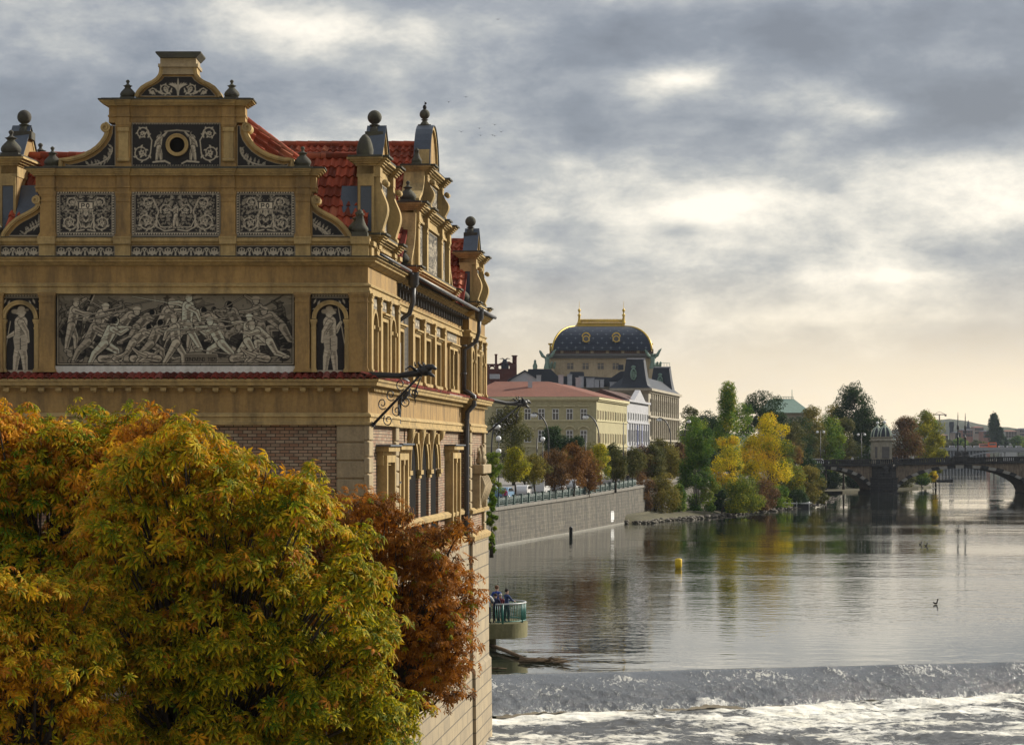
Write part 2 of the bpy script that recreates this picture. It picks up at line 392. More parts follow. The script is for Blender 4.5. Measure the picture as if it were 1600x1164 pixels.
# ---------------------------------------------------------------- sgraffito panels: drawn as coloured plaster, one mesh each
DK=np.array((.032,.030,.029)); LT=np.array((.46,.40,.30)); MD=np.array((.20,.17,.125))
class Canvas:
    def __init__(s,w,h,k=1.0,bg=DK):   # w,h in photo pixels, k cells per pixel
        s.k=k; s.w=int(round(w*k)); s.h=int(round(h*k)); s.a=np.zeros((s.h,s.w,3)); s.a[:]=bg
        s.yy,s.xx=np.mgrid[0:s.h,0:s.w]; s.xx=(s.xx+.5)/k; s.yy=(s.yy+.5)/k   # y down
    def _put(s,d,c,sl,al=1.0):
        m=np.clip(.5-d*s.k,0,1)[...,None]*al
        s.a[sl]=s.a[sl]*(1-m)+np.asarray(c)*m
    def _sl(s,x0,y0,x1,y1):
        k=s.k; return (slice(max(0,int(y0*k)-1),max(0,min(s.h,int(y1*k)+2))),slice(max(0,int(x0*k)-1),max(0,min(s.w,int(x1*k)+2))))
    def cap(s,a,b,ra,rb,c,al=1.0):
        r=max(ra,rb); sl=s._sl(min(a[0],b[0])-r,min(a[1],b[1])-r,max(a[0],b[0])+r,max(a[1],b[1])+r)
        x=s.xx[sl];y=s.yy[sl]
        if x.size==0: return
        dx,dy=b[0]-a[0],b[1]-a[1]; L=dx*dx+dy*dy or 1e-6
        t=np.clip(((x-a[0])*dx+(y-a[1])*dy)/L,0,1)
        d=np.hypot(x-a[0]-t*dx,y-a[1]-t*dy)-(ra+(rb-ra)*t)
        s._put(d,c,sl,al)
    def line(s,pts,r,c,r2=None,al=1.0):
        n=len(pts)-1
        for i in range(n):
            ra=r if r2 is None else r+(r2-r)*i/n; rb=r if r2 is None else r+(r2-r)*(i+1)/n
            s.cap(pts[i],pts[i+1],ra,rb,c,al)
    def ell(s,cx,cy,rx,ry,c,ang=0,al=1.0):
        r=max(rx,ry); sl=s._sl(cx-r,cy-r,cx+r,cy+r); x=s.xx[sl]-cx;y=s.yy[sl]-cy
        if x.size==0: return
        ca,sa=math.cos(ang),math.sin(ang); u=x*ca+y*sa; v=-x*sa+y*ca
        q=np.sqrt((u/rx)**2+(v/ry)**2); s._put((q-1)*min(rx,ry),c,sl,al)
    def leaf(s,x,y,L,wd,ang,c,vein=None):
        ca,sa=math.cos(ang),math.sin(ang)
        s.cap((x,y),(x+L*.5*ca,y+L*.5*sa),wd*.25,wd*.5,c); s.cap((x+L*.5*ca,y+L*.5*sa),(x+L*ca,y+L*sa),wd*.5,.25,c)
        if vein is not None: s.cap((x+L*.15*ca,y+L*.15*sa),(x+L*.8*ca,y+L*.8*sa),.28,.2,vein)
    def rect(s,x0,y0,x1,y1,c):
        k=s.k; s.a[max(0,int(y0*k)):int(y1*k),max(0,int(x0*k)):int(x1*k)]=c
    def border(s,m=1.0,beads=True,bw=5.5):
        W_,H_=s.w/s.k,s.h/s.k; o=m
        if beads:
            for n,horiz in ((int((W_-2*o)/4),1),(int((H_-2*o)/4),0)):
                for i in range(n):
                    for e in (0,1):
                        t=o+2+i*4.0
                        if horiz: s.rect(t,(o+1.2) if not e else H_-o-3.4,t+1.9,(o+3.4) if not e else H_-o-1.2,LT)
                        else: s.rect((o+1.2) if not e else W_-o-3.4,t,(o+3.4) if not e else W_-o-1.2,t+1.9,LT)
        for d in ((o,) if not beads else (o,o+bw-.8)):
            for a,b in (((d,d),(W_-d,d)),((W_-d,d),(W_-d,H_-d)),((W_-d,H_-d),(d,H_-d)),((d,H_-d),(d,d))):
                s.cap(a,b,.45,.45,LT)
    def mirror(s):
        h=s.w//2; s.a[:,s.w-h:]=s.a[:,:h][:,::-1]
    def spiral(s,cx,cy,r,turns,a0,sgn,c=LT,th=1.3,flower=True,leaves=True):
        n=int(14*turns)+6; pts=[]
        for i in range(n+1):
            f=i/n; a=a0+sgn*f*turns*2*math.pi; rr=r*(1-f*.78); pts.append((cx+rr*math.cos(a),cy+rr*math.sin(a)))
        if leaves:
            for i in range(1,n-3,3):
                a=math.atan2(pts[i+1][1]-pts[i][1],pts[i+1][0]-pts[i][0])
                s.leaf(*pts[i],r*.34,r*.17,a-sgn*.95,c); 
                if i%2: s.leaf(*pts[i],r*.24,r*.13,a+sgn*.9,c*.8)
        s.line(pts,th*.62,c,th*.3)
        if flower:
            for k in range(6):
                a=k*math.pi/3+.3; s.ell(cx+r*.2*math.cos(a),cy+r*.2*math.sin(a),r*.14,r*.09,c,a)
            s.ell(cx,cy,r*.08,r*.08,DK)
    def noise(s,amt,seed=0):
        g=np.random.default_rng(seed); s.a*=1+amt*(g.random((s.h,s.w,1))-.5)

def raster(name,cv,fr,u0,v1,sc,d,parent,mask=None,mat=None):
    """canvas -> grid mesh; u0,v1 = top-left corner (m), sc = metres per photo pixel"""
    h,w=cv.h,cv.w; st=sc/cv.k
    us=u0+(np.arange(w+1))*st; vs=v1-(np.arange(h+1))*st
    O=np.array(fr.O)+np.array(fr.N)*d; U=np.array(fr.U)
    if True:   # face colours: two verts rows shared -> point colours sampled at the vertices
        P=np.zeros((h+1,w+1,3)); P[...,:]=O; P+=us[None,:,None]*U; P[...,2]+=vs[:,None]
        C=np.zeros((h+1,w+1,3)); C[:h,:w]=cv.a; C[h,:w]=cv.a[-1]; C[:,w]=C[:,w-1]
    idx=np.arange((h+1)*(w+1)).reshape(h+1,w+1)
    Q=np.stack([idx[1:,:-1],idx[1:,1:],idx[:-1,1:],idx[:-1,:-1]],-1).reshape(-1,4)
    if mask is not None: Q=Q[mask.ravel()]
    used=np.unique(Q); remap=np.full((h+1)*(w+1),-1); remap[used]=np.arange(len(used))
    return mesh_np(name,P.reshape(-1,3)[used],remap[Q],mat or M['sgraf'],parent,col=C.reshape(-1,3)[used])

def inpoly(xx,yy,poly):
    r=np.zeros(xx.shape,bool); n=len(poly)
    for i in range(n):
        x0,y0=poly[i];x1,y1=poly[(i+1)%n]
        if y0==y1: continue
        c=((y0>yy)!=(y1>yy))&(xx<(x1-x0)*(yy-y0)/(y1-y0)+x0); r^=c
    return r

GLY={'P':[[(0,6),(0,0),(3,0),(4,1),(4,2.5),(3,3.3),(0,3.3)]],'O':[[(1,0),(3,0),(4,1.2),(4,4.8),(3,6),(1,6),(0,4.8),(0,1.2),(1,0)]],
 'B':[[(0,3),(3,3),(4,4),(4,5),(3,6),(0,6),(0,0),(3,0),(3.8,1),(3.8,2),(3,3)]],'N':[[(0,6),(0,0),(4,6),(4,0)]],'V':[[(0,0),(2,6),(4,0)]],
 'E':[[(4,0),(0,0),(0,6),(4,6)],[(0,3),(3,3)]],'1':[[(.8,1.2),(2.2,0),(2.2,6)]],'9':[[(4,2),(3,3.2),(1,3.2),(0,2.2),(0,1),(1,0),(3,0),(4,1),(4,4),(3,6),(1,6)]],
 '2':[[(0,1.2),(1,0),(3,0),(4,1.2),(4,2.2),(0,6),(4,6)]],'5':[[(4,0),(0,0),(0,2.6),(3,2.6),(4,3.6),(4,5),(3,6),(0,6)]],' ':[]}
def text(cv,s,x,y,hh,c,th=.5,gap=1.45):
    k=hh/6
    for ch in s:
        if ch=='O': cv.line([(x+2*k+2*k*math.cos(q*math.pi/8),y+3*k+3*k*math.sin(q*math.pi/8)) for q in range(17)],th,c)
        for st in (GLY[ch] if ch!='O' else []): cv.line([(x+a*k,y+b*k) for a,b in st],th,c)
        x+=4*k*gap

def figure(cv,x,y,s,pose,tone=1.0,flip=1,seed=0,c=None):
    """sgraffito man: limbs with dark contour, light body, hatch shade.  pose = joint angles (deg, 0 = down, + = forward)"""
    g=random.Random(seed); L=(LT if c is None else c)*tone
    def pt(p,a,l): a=R(a); return (p[0]+flip*l*math.sin(a),p[1]+l*math.cos(a))
    lean=pose.get('lean',0); hip=(x,y); ch=pt(hip,180-lean,s*.30); nk=pt(ch,180-lean*1.2,s*.07); hd=pt(nk,180-lean*.8+pose.get('head',0),s*.075)
    limbs=[]
    for k in ('l1','l2'):
        a,b=pose[k]; kn=pt(hip,a,s*.25); ft=pt(kn,b,s*.25); limbs.append((hip,kn,ft,s*.075,s*.052,s*.032)); 
        limbs.append((ft,(ft[0]+flip*s*.02,ft[1]),(ft[0]+flip*s*.09,ft[1]+s*.01),s*.03,s*.028,s*.018))
    for k in ('a1','a2'):
        a,b=pose[k]; e=pt(ch,a,s*.17); h=pt(e,b,s*.16); limbs.append((ch,e,h,s*.05,s*.038,s*.022))
        if pose.get('w')==k:
            wa=pose.get('wa',95); p0=pt(h,wa+180,s*.25); p1=pt(h,wa,s*.65); cv.line([p0,p1],1.25,DK); cv.line([p0,p1],.55,L)
    def draw(l):
        a,b,c_,r0,r1,r2=l; o=.9
        cv.cap(a,b,r0+o,r1+o,DK); cv.cap(b,c_,r1+o,r2+o,DK)
        cv.cap(a,b,r0,r1,L); cv.cap(b,c_,r1,r2,L)
        # shade on one side, folds across
        off=(r0*.45,r0*.35)
        cv.cap((a[0]+off[0],a[1]+off[1]),(b[0]+off[0]*.6,b[1]+off[1]*.6),r0*.42,r1*.35,MD*tone,.75)
        cv.cap((b[0]+off[0]*.5,b[1]+off[1]*.5),(c_[0]+off[0]*.3,c_[1]),r1*.4,r2*.3,MD*tone,.75)
        for q in (.35,.75):
            m=(a[0]+(b[0]-a[0])*q,a[1]+(b[1]-a[1])*q); cv.cap((m[0]-r0*.7,m[1]-r0*.2),(m[0]+r0*.5,m[1]+r0*.4),.3,.3,DK,.7)
    draw(limbs[0]);draw(limbs[1]);draw(limbs[4])
    draw((hip,((hip[0]+ch[0])/2,(hip[1]+ch[1])/2),ch,s*.085,s*.09,s*.10))
    draw(limbs[2]);draw(limbs[3])
    for q in (.2,.5,.8):
        m=(hip[0]+(ch[0]-hip[0])*q,hip[1]+(ch[1]-hip[1])*q); cv.cap((m[0]-s*.08,m[1]+s*.02),(m[0]+s*.06,m[1]-s*.03),.35,.3,DK,.8)
    cv.cap(ch,nk,s*.04,s*.035,L); cv.ell(hd[0],hd[1],s*.062+.8,s*.075+.8,DK); cv.ell(hd[0],hd[1],s*.058,s*.072,L)
    cv.cap((hd[0]+flip*s*.02,hd[1]-s*.005),(hd[0]+flip*s*.05,hd[1]-s*.005),.4,.3,DK); cv.cap((hd[0]+flip*s*.03,hd[1]+s*.035),(hd[0]+flip*s*.05,hd[1]+s*.03),.35,.3,DK)
    hat=g.choice([0,1,2])
    if hat==0: cv.cap((hd[0]-s*.10,hd[1]-s*.04),(hd[0]+s*.10,hd[1]-s*.05),s*.018,s*.018,MD*tone); cv.ell(hd[0],hd[1]-s*.07,s*.055,s*.04,L*.8)
    elif hat==1: cv.ell(hd[0],hd[1]-s*.04,s*.07,s*.045,L*1.1); cv.cap((hd[0]-s*.07,hd[1]-s*.02),(hd[0]+s*.075,hd[1]-s*.02),.4,.4,DK)
    else: cv.ell(hd[0]-flip*s*.02,hd[1]-s*.02,s*.055,s*.06,DK)
    draw(limbs[5])

def p_rinceau(w,h,seed=0,beads=True,centre='shield',bg=DK,k=1.25):
    cv=Canvas(w,h,k,bg); m=7 if beads else 4; hw=w/2; r=min((h-2*m)/2*.52,(hw-m)/2*.62)
    n=max(1,int((hw-m-4)/(2*r+1)))
    # left half, then mirrored
    cx=m+r+2
    cv.line([(hw-3,h-m-3),(hw-r*1.2,h-m-1),(cx+r*1.1,h-m-r*.5),(cx+r,h/2+2)],1.0,LT,.8)
    cv.spiral(cx,h-m-r-2,r,1.5,0,1,th=1.7)
    cv.spiral(cx+r*.2,m+r*.75+2,r*.72,1.35,.6,-1,th=1.5)
    cv.line([(cx+r,h-m-r),(cx+r*1.25,h*.45),(cx+r*.8,m+r*.7)],.9,LT)
    if hw-m-4>2.6*r:
        cv.spiral(cx+2.1*r,h*.42,r*.66,1.3,2.6,1,th=1.4); cv.line([(cx+r,h*.6),(cx+1.5*r,h*.8),(hw-4,h*.8)],.8,LT)
    g=random.Random(seed)
    for i in range(int(w*h/48)):
        x=g.uniform(m+2,hw-3);y=g.uniform(m+2,h-m-2); sl=cv.a[min(cv.h-1,int(y*cv.k)),min(cv.w-1,int(x*cv.k))]
        if sl[0]<.05: cv.leaf(x,y,g.uniform(3,6.5),g.uniform(1.6,2.8),g.uniform(0,6.28),LT*g.uniform(.6,1),DK)
    for k_ in range(4): cv.leaf(hw-.5,h-m-6-k_*h*.13,7.5,3.2,-2.5+.25*k_,LT)
    for i in range(int(w*h/60)):
        x=g.uniform(m+1,hw-2);y=g.uniform(m+1,h-m-1); sl=cv.a[min(cv.h-1,int(y*cv.k)),min(cv.w-1,int(x*cv.k))]
        if sl[0]<.06: cv.leaf(x,y,g.uniform(2,4),g.uniform(.9,1.5),g.uniform(0,6.28),MD*1.3)
    cv.mirror()
    if centre=='PO':
        cv.rect(hw-12,h*.33-6,hw+12,h*.33+6,DK*1.2); cv.rect(hw-10.5,h*.33-4.8,hw+10.5,h*.33+4.8,LT*1.25)
        text(cv,'PO',hw-6.8,h*.33-3.2,6.4,DK,.8,1.75)
    elif centre=='putto':
        cv.ell(hw,h*.5,6.5,h*.32,DK,al=.85); figure(cv,hw,h*.54,h*.55,dict(l1=(12,4),l2=(-14,-6),a1=(60,120),a2=(-50,-110)),1.15,seed=5)
    elif centre=='mask':
        cv.ell(hw,h*.45,7,9,DK);cv.ell(hw,h*.45,5.5,7.5,LT);cv.ell(hw-2,h*.43,1,.8,DK);cv.ell(hw+2,h*.43,1,.8,DK);cv.cap((hw-2,h*.53),(hw+2,h*.53),.5,.5,DK)
        for k_ in range(5): cv.leaf(hw,h*.33,9,3.4,-math.pi/2+(k_-2)*.5,LT)
    cv.border(.9,beads); cv.noise(.25,seed); return cv
def p_frieze(w,h,seed=0):
    cv=Canvas(w,h,1.25); n=max(2,int(round((w-6)/12.0))); st=(w-6)/n
    for i in range(n):
        x=3+st*(i+.5); b=h*.80
        if i%2==0:
            for k_ in range(5): cv.leaf(x,b,h*.55,2.6,-math.pi/2+(k_-2)*.55,LT)
            cv.ell(x,b,1.6,1.5,LT)
        else:
            cv.ell(x,h*.38,2.6,3.2,LT);cv.ell(x,h*.38,1.2,1.7,DK);cv.cap((x,h*.55),(x,b),.8,1.6,LT)
        cv.line([(x-st/2,b),(x-st*.3,h*.3),(x,h*.2),(x+st*.3,h*.3),(x+st/2,b)],.5,LT)
    cv.border(.8,False); cv.noise(.25,seed); return cv
def p_mural(w,h):
    BG=np.array((.26,.225,.165)); cv=Canvas(w,h,1.35,BG); g=random.Random(11)
    # smoke, tents and standards behind
    for i in range(26):
        x=g.uniform(0,w);y=g.uniform(2,h*.5); cv.ell(x,y,g.uniform(8,26),g.uniform(3,9),BG*g.uniform(.55,1.35),g.uniform(-.5,.5),.6)
    for x,y,l,a in ((8,40,52,-.35),(18,62,40,-.2)): 
        cv.line([(x,y),(x+20,y-26),(x+52,y-6)],1.0,MD); cv.cap((x+10,y),(x+44,y-2),10,8,LT*.95); cv.line([(x,y),(x+26,y-12),(x+50,y-3)],.6,DK)
    cv.line([(30,60),(56,6)],1.6,DK); cv.line([(36,58),(60,4)],.8,LT)
    for i in range(14): x=130+i*9; cv.cap((x,44+g.uniform(-2,2)),(x+4,36+g.uniform(-3,2)),2.6,2,MD)
    # barricade and rubble along the lower third
    for i in range(34):
        x=g.uniform(0,w);y=g.uniform(h*.68,h*.98); a=g.uniform(-.5,.5); r=g.uniform(5,10)
        cv.cap((x-9*math.cos(a),y-9*math.sin(a)),(x+9*math.cos(a),y+9*math.sin(a)),r*.6+1,r*.5+1,DK); cv.cap((x-9*math.cos(a),y-9*math.sin(a)),(x+9*math.cos(a),y+9*math.sin(a)),r*.6,r*.5,LT*g.uniform(.35,.9))
    for i in range(14): x=g.uniform(0,w); y=g.uniform(h*.45,h*.9); cv.ell(x,y,g.uniform(8,16),g.uniform(6,12),DK*1.6,g.uniform(-.6,.6),.85)
    P=[dict(lean=28,l1=(60,10),l2=(-45,-25),a1=(95,92),a2=(60,120),w='a1',wa=84),
       dict(lean=-5,l1=(35,0),l2=(-30,-30),a1=(110,90),a2=(-60,-20),w='a1',wa=100),
       dict(lean=50,l1=(85,-10),l2=(-30,-70),a1=(80,95),a2=(70,110),w='a1',wa=96),
       dict(lean=70,l1=(60,70),l2=(20,90),a1=(60,20),a2=(100,120)),
       dict(lean=12,l1=(20,0),l2=(-15,-10),a1=(150,120),a2=(70,90),w='a1',wa=60)]
    # distant ranks, then large fighters, then the fallen
    for i in range(16):
        x=14+i*23+g.uniform(-5,5); f=1 if x<200 else -1
        figure(cv,x,g.uniform(36,46),g.uniform(48,58),dict(g.choice(P)),g.uniform(.35,.6),f,seed=i*3+1)
    for i in range(11):
        x=26+i*33+g.uniform(-5,5); f=1 if x<195 else -1
        cv.ell(x,62,15,26,DK*1.3,g.uniform(-.4,.4),.75); figure(cv,x,g.uniform(50,58),g.uniform(78,90),dict(g.choice(P[:3]+P[4:])),g.uniform(.75,1.1),f,seed=i*5+2)
    figure(cv,204,50,92,P[1],1.25,-1,seed=4)
    for i in range(9):
        x=44+i*36+g.uniform(-6,6); f=1 if x<205 else -1
        if 196<x<258: continue
        cv.ell(x,86,17,16,DK*1.2,0,.7); figure(cv,x,g.uniform(74,82),g.uniform(78,88),dict(g.choice(P[:3])),g.uniform(.8,1.25),f,seed=i*7+3)
    for x,f,sd in ((120,1,3),(160,-1,9),(276,1,13),(330,-1,15),(70,1,17)):
        figure(cv,x,104,70,dict(lean=82+g.uniform(-8,8),l1=(70,80),l2=(95,60),a1=(60,40),a2=(110,130)),1.0,f,seed=sd)
    for i in range(9):
        x=g.uniform(20,w-50);y=g.uniform(40,90);a=g.choice([-.18,-.25,.15,-.1]); l=g.uniform(50,90)
        cv.line([(x,y),(x+l*math.cos(a),y+l*math.sin(a))],1.1,DK); cv.line([(x,y-.3),(x+l*math.cos(a),y+l*math.sin(a)-.3)],.5,LT)
    for i in range(380):      # cutting strokes in short parallel groups
        x=g.uniform(3,w-8);y=g.uniform(4,h-6);a=.6+math.sin(x*.05)*1.0+g.uniform(-.3,.3);l=g.uniform(3,8);c_=g.choice([DK,DK,MD,LT*.9])
        for q in range(2): cv.cap((x+q*1.5,y),(x+q*1.5+l*math.cos(a),y+l*math.sin(a)),.32,.2,c_,.75)
    cv.rect(200,96.5,252,111,MD*1.15); cv.line([(200,112),(200,98),(202,96.5),(250,96.5),(252,98),(252,112)],.45,LT*.8)
    text(cv,'OBNOVENO 1925',201.8,102.4,5.4,DK*.6,.34,1.07)
    W_,H_=w,h
    for d,c,th in ((.6,DK,.9),(2.6,LT,.45),(4,DK,.5)):
        for a,b in (((d,d),(W_-d,d)),((W_-d,d),(W_-d,H_-d)),((W_-d,H_-d),(d,H_-d)),((d,H_-d),(d,d))): cv.cap(a,b,th,th,c)
    m_=cv.a.mean(axis=2,keepdims=True); cv.a=np.clip(cv.a*(.30+.52*np.clip(m_/.26,0,1.4)),.012,.50); cv.noise(.22,3); return cv
def p_soldier(w,h,flip=1):
    cv=Canvas(w,h,1.4); s=h*1.02
    cv.ell(w/2,h*.5,3,3,DK); figure(cv,w/2,h*.54,s*.90,dict(lean=-2,l1=(14,6) ,l2=(-14,-5),a1=(35,150) if flip>0 else (25,60),a2=(-30,-10),w='a1',wa=10),1.15,flip,seed=8)
    cv.cap((w/2-5,h*.50),(w/2-4,h*.64),6,5,LT*.9); cv.cap((w/2+5,h*.50),(w/2+6,h*.64),6,5,LT*.9)
    cv.line([(w/2,h*.5),(w/2,h*.66)],.7,DK)
    for i in range(30):
        yy_=h*(.2+.024*i); xx_=w/2+math.sin(i*2.3)*5; cv.cap((xx_-4,yy_),(xx_+4,yy_+2.2*math.sin(i)),.38,.3,DK if i%3 else MD,.8)
    cv.ell(w/2,h*.125,9,3.4,LT); cv.ell(w/2,h*.10,5.5,4.5,LT*.9); cv.ell(w/2-9,h*.11,5,3.5,LT*.7)
    cv.rect(2,h*.965,w-2,h,LT*.9); cv.noise(.3,2); return cv
def p_grot(w,h,seed=0):
    """upright grotesque strip for the side front"""
    cv=Canvas(w,h,1.2); g=random.Random(seed)
    y=6
    while y<h-8:
        s_=g.uniform(4,7); cv.leaf(w/2,y+4,w*.38,3,math.pi*.2,LT); cv.leaf(w/2,y+4,w*.38,3,-math.pi*.2,LT); cv.ell(w/2,y,1.5,2.5,LT); cv.cap((w/2,y),(w/2,y+8),.6,.6,LT); y+=8
    cv.mirror(); cv.border(.7,False); return cv
# ---------------------------------------------------------------- the riverside museum
K=62.0/F                                   # metres per photo pixel in the plane of the north front
fu=lambda px:(px-800)*K
fv=lambda py:(703-py)*K
SD=Vector((.0956,.9954,0)).normalized()
FRt=Vector((fu(575),62,0)); FLt=Vector((fu(-25),62,0))
fr=Frame((0,62,0),(1,0,0),(0,-1,0))                       # front: u = x
sr=Frame(FRt,SD,(SD.y,-SD.x,0))                           # river side, u = metres from the near corner
sl_=Frame(FLt,SD,(-SD.y,SD.x,0))                          # far (street) side
LEN=29.3; J1,J2=5.5,23.8; REC=.28
mus=empty('museum_building',(fu(275),62,-11.2),'ochre Renaissance Revival building with sgraffito gables and red tile roofs standing in the river','building')
def side(u,d=0): p=sr.O+sr.U*u+sr.N*d; return (p.x,p.y)
def lside(u,d=0): p=sl_.O+sl_.U*u+sl_.N*d; return (p.x,p.y)
PLAN=[lside(LEN),lside(J2),lside(J2,-REC),lside(J1,-REC),lside(J1),(FLt.x,62),(FRt.x,62),side(J1),side(J1,-REC),side(J2,-REC),side(J2),side(LEN)]
PLAN_R=PLAN[5:]
def ring(name,prof,mat,path=None,bev=0):
    b=MB(); b.sweep(path or PLAN,prof); return b.build(name,mat,mus,bevel=bev)
def prof(pts): return pts
# ---- body walls: (d,z) closed profile = a wall 0.5 thick
def wallring(name,z0,z1,mat,d=0.0,t=.5,path=None): return ring(name,[(d-t,z0),(d,z0),(d,z1),(d-t,z1)],mat,path)
z_c0=fv(405)   # underside level of top cap of main cornice
wallring('wall',fv(459),fv(414),M['ochre'])                         # plain frieze under the main cornice
ring('cornice',[(-.5,fv(416)),(.03,fv(416)),(.10,fv(414)),(.14,fv(411.5)),(.22,fv(410)),(.24,fv(407)),(.30,fv(405.5)),(.31,fv(403)),(-.5,fv(402))],[M['ochre2']])
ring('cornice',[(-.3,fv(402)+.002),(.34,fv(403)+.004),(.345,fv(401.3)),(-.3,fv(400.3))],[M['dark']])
ring('moulding',[(-.4,fv(459)-.001),(.07,fv(459)-.001),(.07,fv(455)),(.045,fv(454)),(.045,fv(449)),(.09,fv(448)),(.10,fv(445.5)),(.05,fv(444)),(.003,fv(442)),(-.4,fv(442))],[M['ochre2']])
wallring('wall',fv(591.2),fv(459)-.004,M['ochre'],d=-.13,t=.4,path=PLAN[:6]+[(FRt.x,62)])
# tile course and lower cornice
ring('cornice',[(-.6,fv(606)),(.05,fv(606)),(.07,fv(603.5)),(.27,fv(602.5)),(.29,fv(598)),(.33,fv(596)),(.34,fv(592.5)),(-.6,fv(591.5))],[M['ochre2']])
wallring('wall',fv(662),fv(606)-.001,M['ochre'],d=0)
ring('moulding',[(-.4,fv(664)),(.11,fv(664)),(.115,fv(660.5)),(.06,fv(658.5)),(.06,fv(652.5)),(.10,fv(651)),(.09,fv(648)),(.03,fv(645)),(.003,fv(644.5)),(-.4,fv(644.5))],[M['ochre2']])
# small modillions under the lower cornice
x=-20
while x<566: b=MB(); b.fbox(fr,fu(x),fu(x+9),fv(611),fv(606.1),.0,.20); b.fbox(fr,fu(x+1.2),fu(x+7.8),fv(613),fv(611),.0,.12); x+=27.2; b.build('modillion',M['ochre2'],mus)
b=MB(); u=.25
while u<LEN-.2:
    rc=-REC if J1<u<J2 else 0
    b.fbox(sr,u,u+.12,fv(611),fv(606.1),rc,rc+.14); u+=.26
b.build('dentil_row',M['ochre2'],mus)
# tile course: rows of barrel tiles on the cornice, front and river side
def barrel_course(frm,u0,u1,v0,v1,d0,d1,w=.186,name='tile_course',m='tiledk'):
    n=int((u1-u0)/w); w=(u1-u0)/n; V=[];Q=[];UV=[]; seg=6
    for i in range(n):
        for s_ in range(seg+1):
            a=s_/seg; uu=u0+(i+a)*w; h=abs(math.sin(math.pi*a))*.065 if i%1==0 else 0
            V.append(frm(uu,v0+h,d1)); UV.append((i+.5,.5)); V.append(frm(uu,v1+h*.8,d0)); UV.append((i+.5,.5)); V.append(frm(uu,v0+h-.055,d1)); UV.append((i+.5,.5))
            if s_<seg:
                k=len(V); Q.append((k-3,k,k+1,k-2)); Q.append((k-1,k+2,k,k-3))
    return mesh_np(name,V,Q,M[m],mus,uv=UV,smooth=False)
barrel_course(fr,fu(-38),fu(592),fv(590.5),fv(582),-.14,.36)
barrel_course(sr,-.30,J1+.2,fv(590.5),fv(583),-.15,.36)
barrel_course(sr,J1+.1,J2,fv(590.5),fv(583),-REC-.15,.36-REC)
barrel_course(sr,J2-.1,LEN+.3,fv(590.5),fv(583),-.15,.36)

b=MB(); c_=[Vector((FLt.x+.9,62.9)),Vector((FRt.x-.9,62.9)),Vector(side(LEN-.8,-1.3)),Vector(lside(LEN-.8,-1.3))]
b.add([(q.x,q.y,-11) for q in c_]+[(q.x,q.y,5.15) for q in c_],[(3,2,1,0),(4,5,6,7)]+[(i,(i+1)%4,(i+1)%4+4,i+4) for i in range(4)]); b.build('light_block_core',M['void'],mus)  # dark core added inside the hollow walls to stop light leaking through
# ---- north front, upper floor
def pilaster(frm,u0,u1,v0,v1,d=.09,parent=mus,m='ochre',base=.12,capn=True,d0=-.14):
    b=MB(); b.fbox(frm,u0,u1,v0,v1,d0,d); e=.035
    b.fbox(frm,u0-e,u1+e,v0-.0005,v0+base*.5,d0,d+e+.01); b.fbox(frm,u0-e*.5,u1+e*.5,v0+base*.5,v0+base*.8,d0,d+e*.6)
    if capn:
        b.fbox(frm,u0-e,u1+e,v1-.07,v1+.001,d0,d+e); b.fbox(frm,u0-e*.5,u1+e*.5,v1-.12,v1-.07,d0,d+e*.5); b.fbox(frm,u0-.01,u1+.01,v1-.26,v1-.22,d0,d+.02)
    return b.build('pilaster',M[m],parent)
for a,c in ((-25,5),(62,86),(461,484),(546,574.6)): pilaster(fr,fu(a),fu(c),fv(581.5),fv(457.5))
raster('mural_panel',p_mural(373,115),fr,fu(87.5),fv(456.6),K,-.06,mus)
b=MB(); b.fbox(fr,fu(86.2),fu(460.8),fv(582.5),fv(571.8),-.12,-.03); b.build('sill_band',M['white'],mus)
b=MB(); b.fbox(fr,fu(86.2),fu(460.8),fv(571.7),fv(456.4),-.125,-.07); b.build('panel_back',M['dark'],mus)
def arcpts(cx,cy,r,a0,a1,n): return [(cx+r*math.cos(R(a0+(a1-a0)*i/n)),cy+r*math.sin(R(a0+(a1-a0)*i/n))) for i in range(n+1)]
for cxp,fl in ((31,-1),(516,1)):
    cu,cvv=fu(cxp),fv(500)
    cv=p_soldier(44,108,fl); yy,xx=cv.yy,cv.xx
    mask=(yy>22)|((xx-22)**2+(yy-22)**2<22**2)
    raster('soldier_panel',cv,fr,cu-22*K,fv(475),K,-.09,mus,mask=mask)
    b=MB(); b.ribbon(fr,arcpts(cu,fv(498),25.5*K,0,180,20),6.6*K,-.13,.04); b.ribbon(fr,arcpts(cu,fv(498),27.6*K,0,180,20),2*K,-.12,.065)
    b.build('arch_surround',M['ochre2'],mus)
    for s_ in (-1,1):
        pilaster(fr,cu+s_*26*K-3.6*K,cu+s_*26*K+3.6*K,fv(581.5),fv(499),d=.02,m='ochre2')
    cv=Canvas(61,25,1.25); 
    for i in range(13): cv.ell(4+i*4.4,4.5,1.7,2.1,LT); cv.ell(4+i*4.4,4.5,.6,1.0,DK)
    cv.line([(2,8.3),(59,8.3)],.5,LT); cv.line([(2,1),(59,1)],.5,LT)
    for i in range(9): cv.leaf(5+i*6,22-2.2*abs(4-i)+4,7,3,-1.1 if i<4 else -2,LT)
    cv.noise(.2,1); raster('spandrel_panel',cv,fr,cu-30.5*K,fv(456.6),K,-.095,mus)
    cv=Canvas(61,30,1.25)
    for s_ in (-1,1):
        for i in range(5): cv.leaf(30.5+s_*27,3+i*5.5,7,2.8,(-.4 if s_<0 else math.pi+.4)+.2*i*s_,LT)
    yy,xx=cv.yy,cv.xx; mask=((xx-30.5)**2+(yy-18)**2>24**2)&(yy<19)
    raster('spandrel_panel',cv,fr,cu-30.5*K,fv(480),K,-.10,mus,mask=mask)

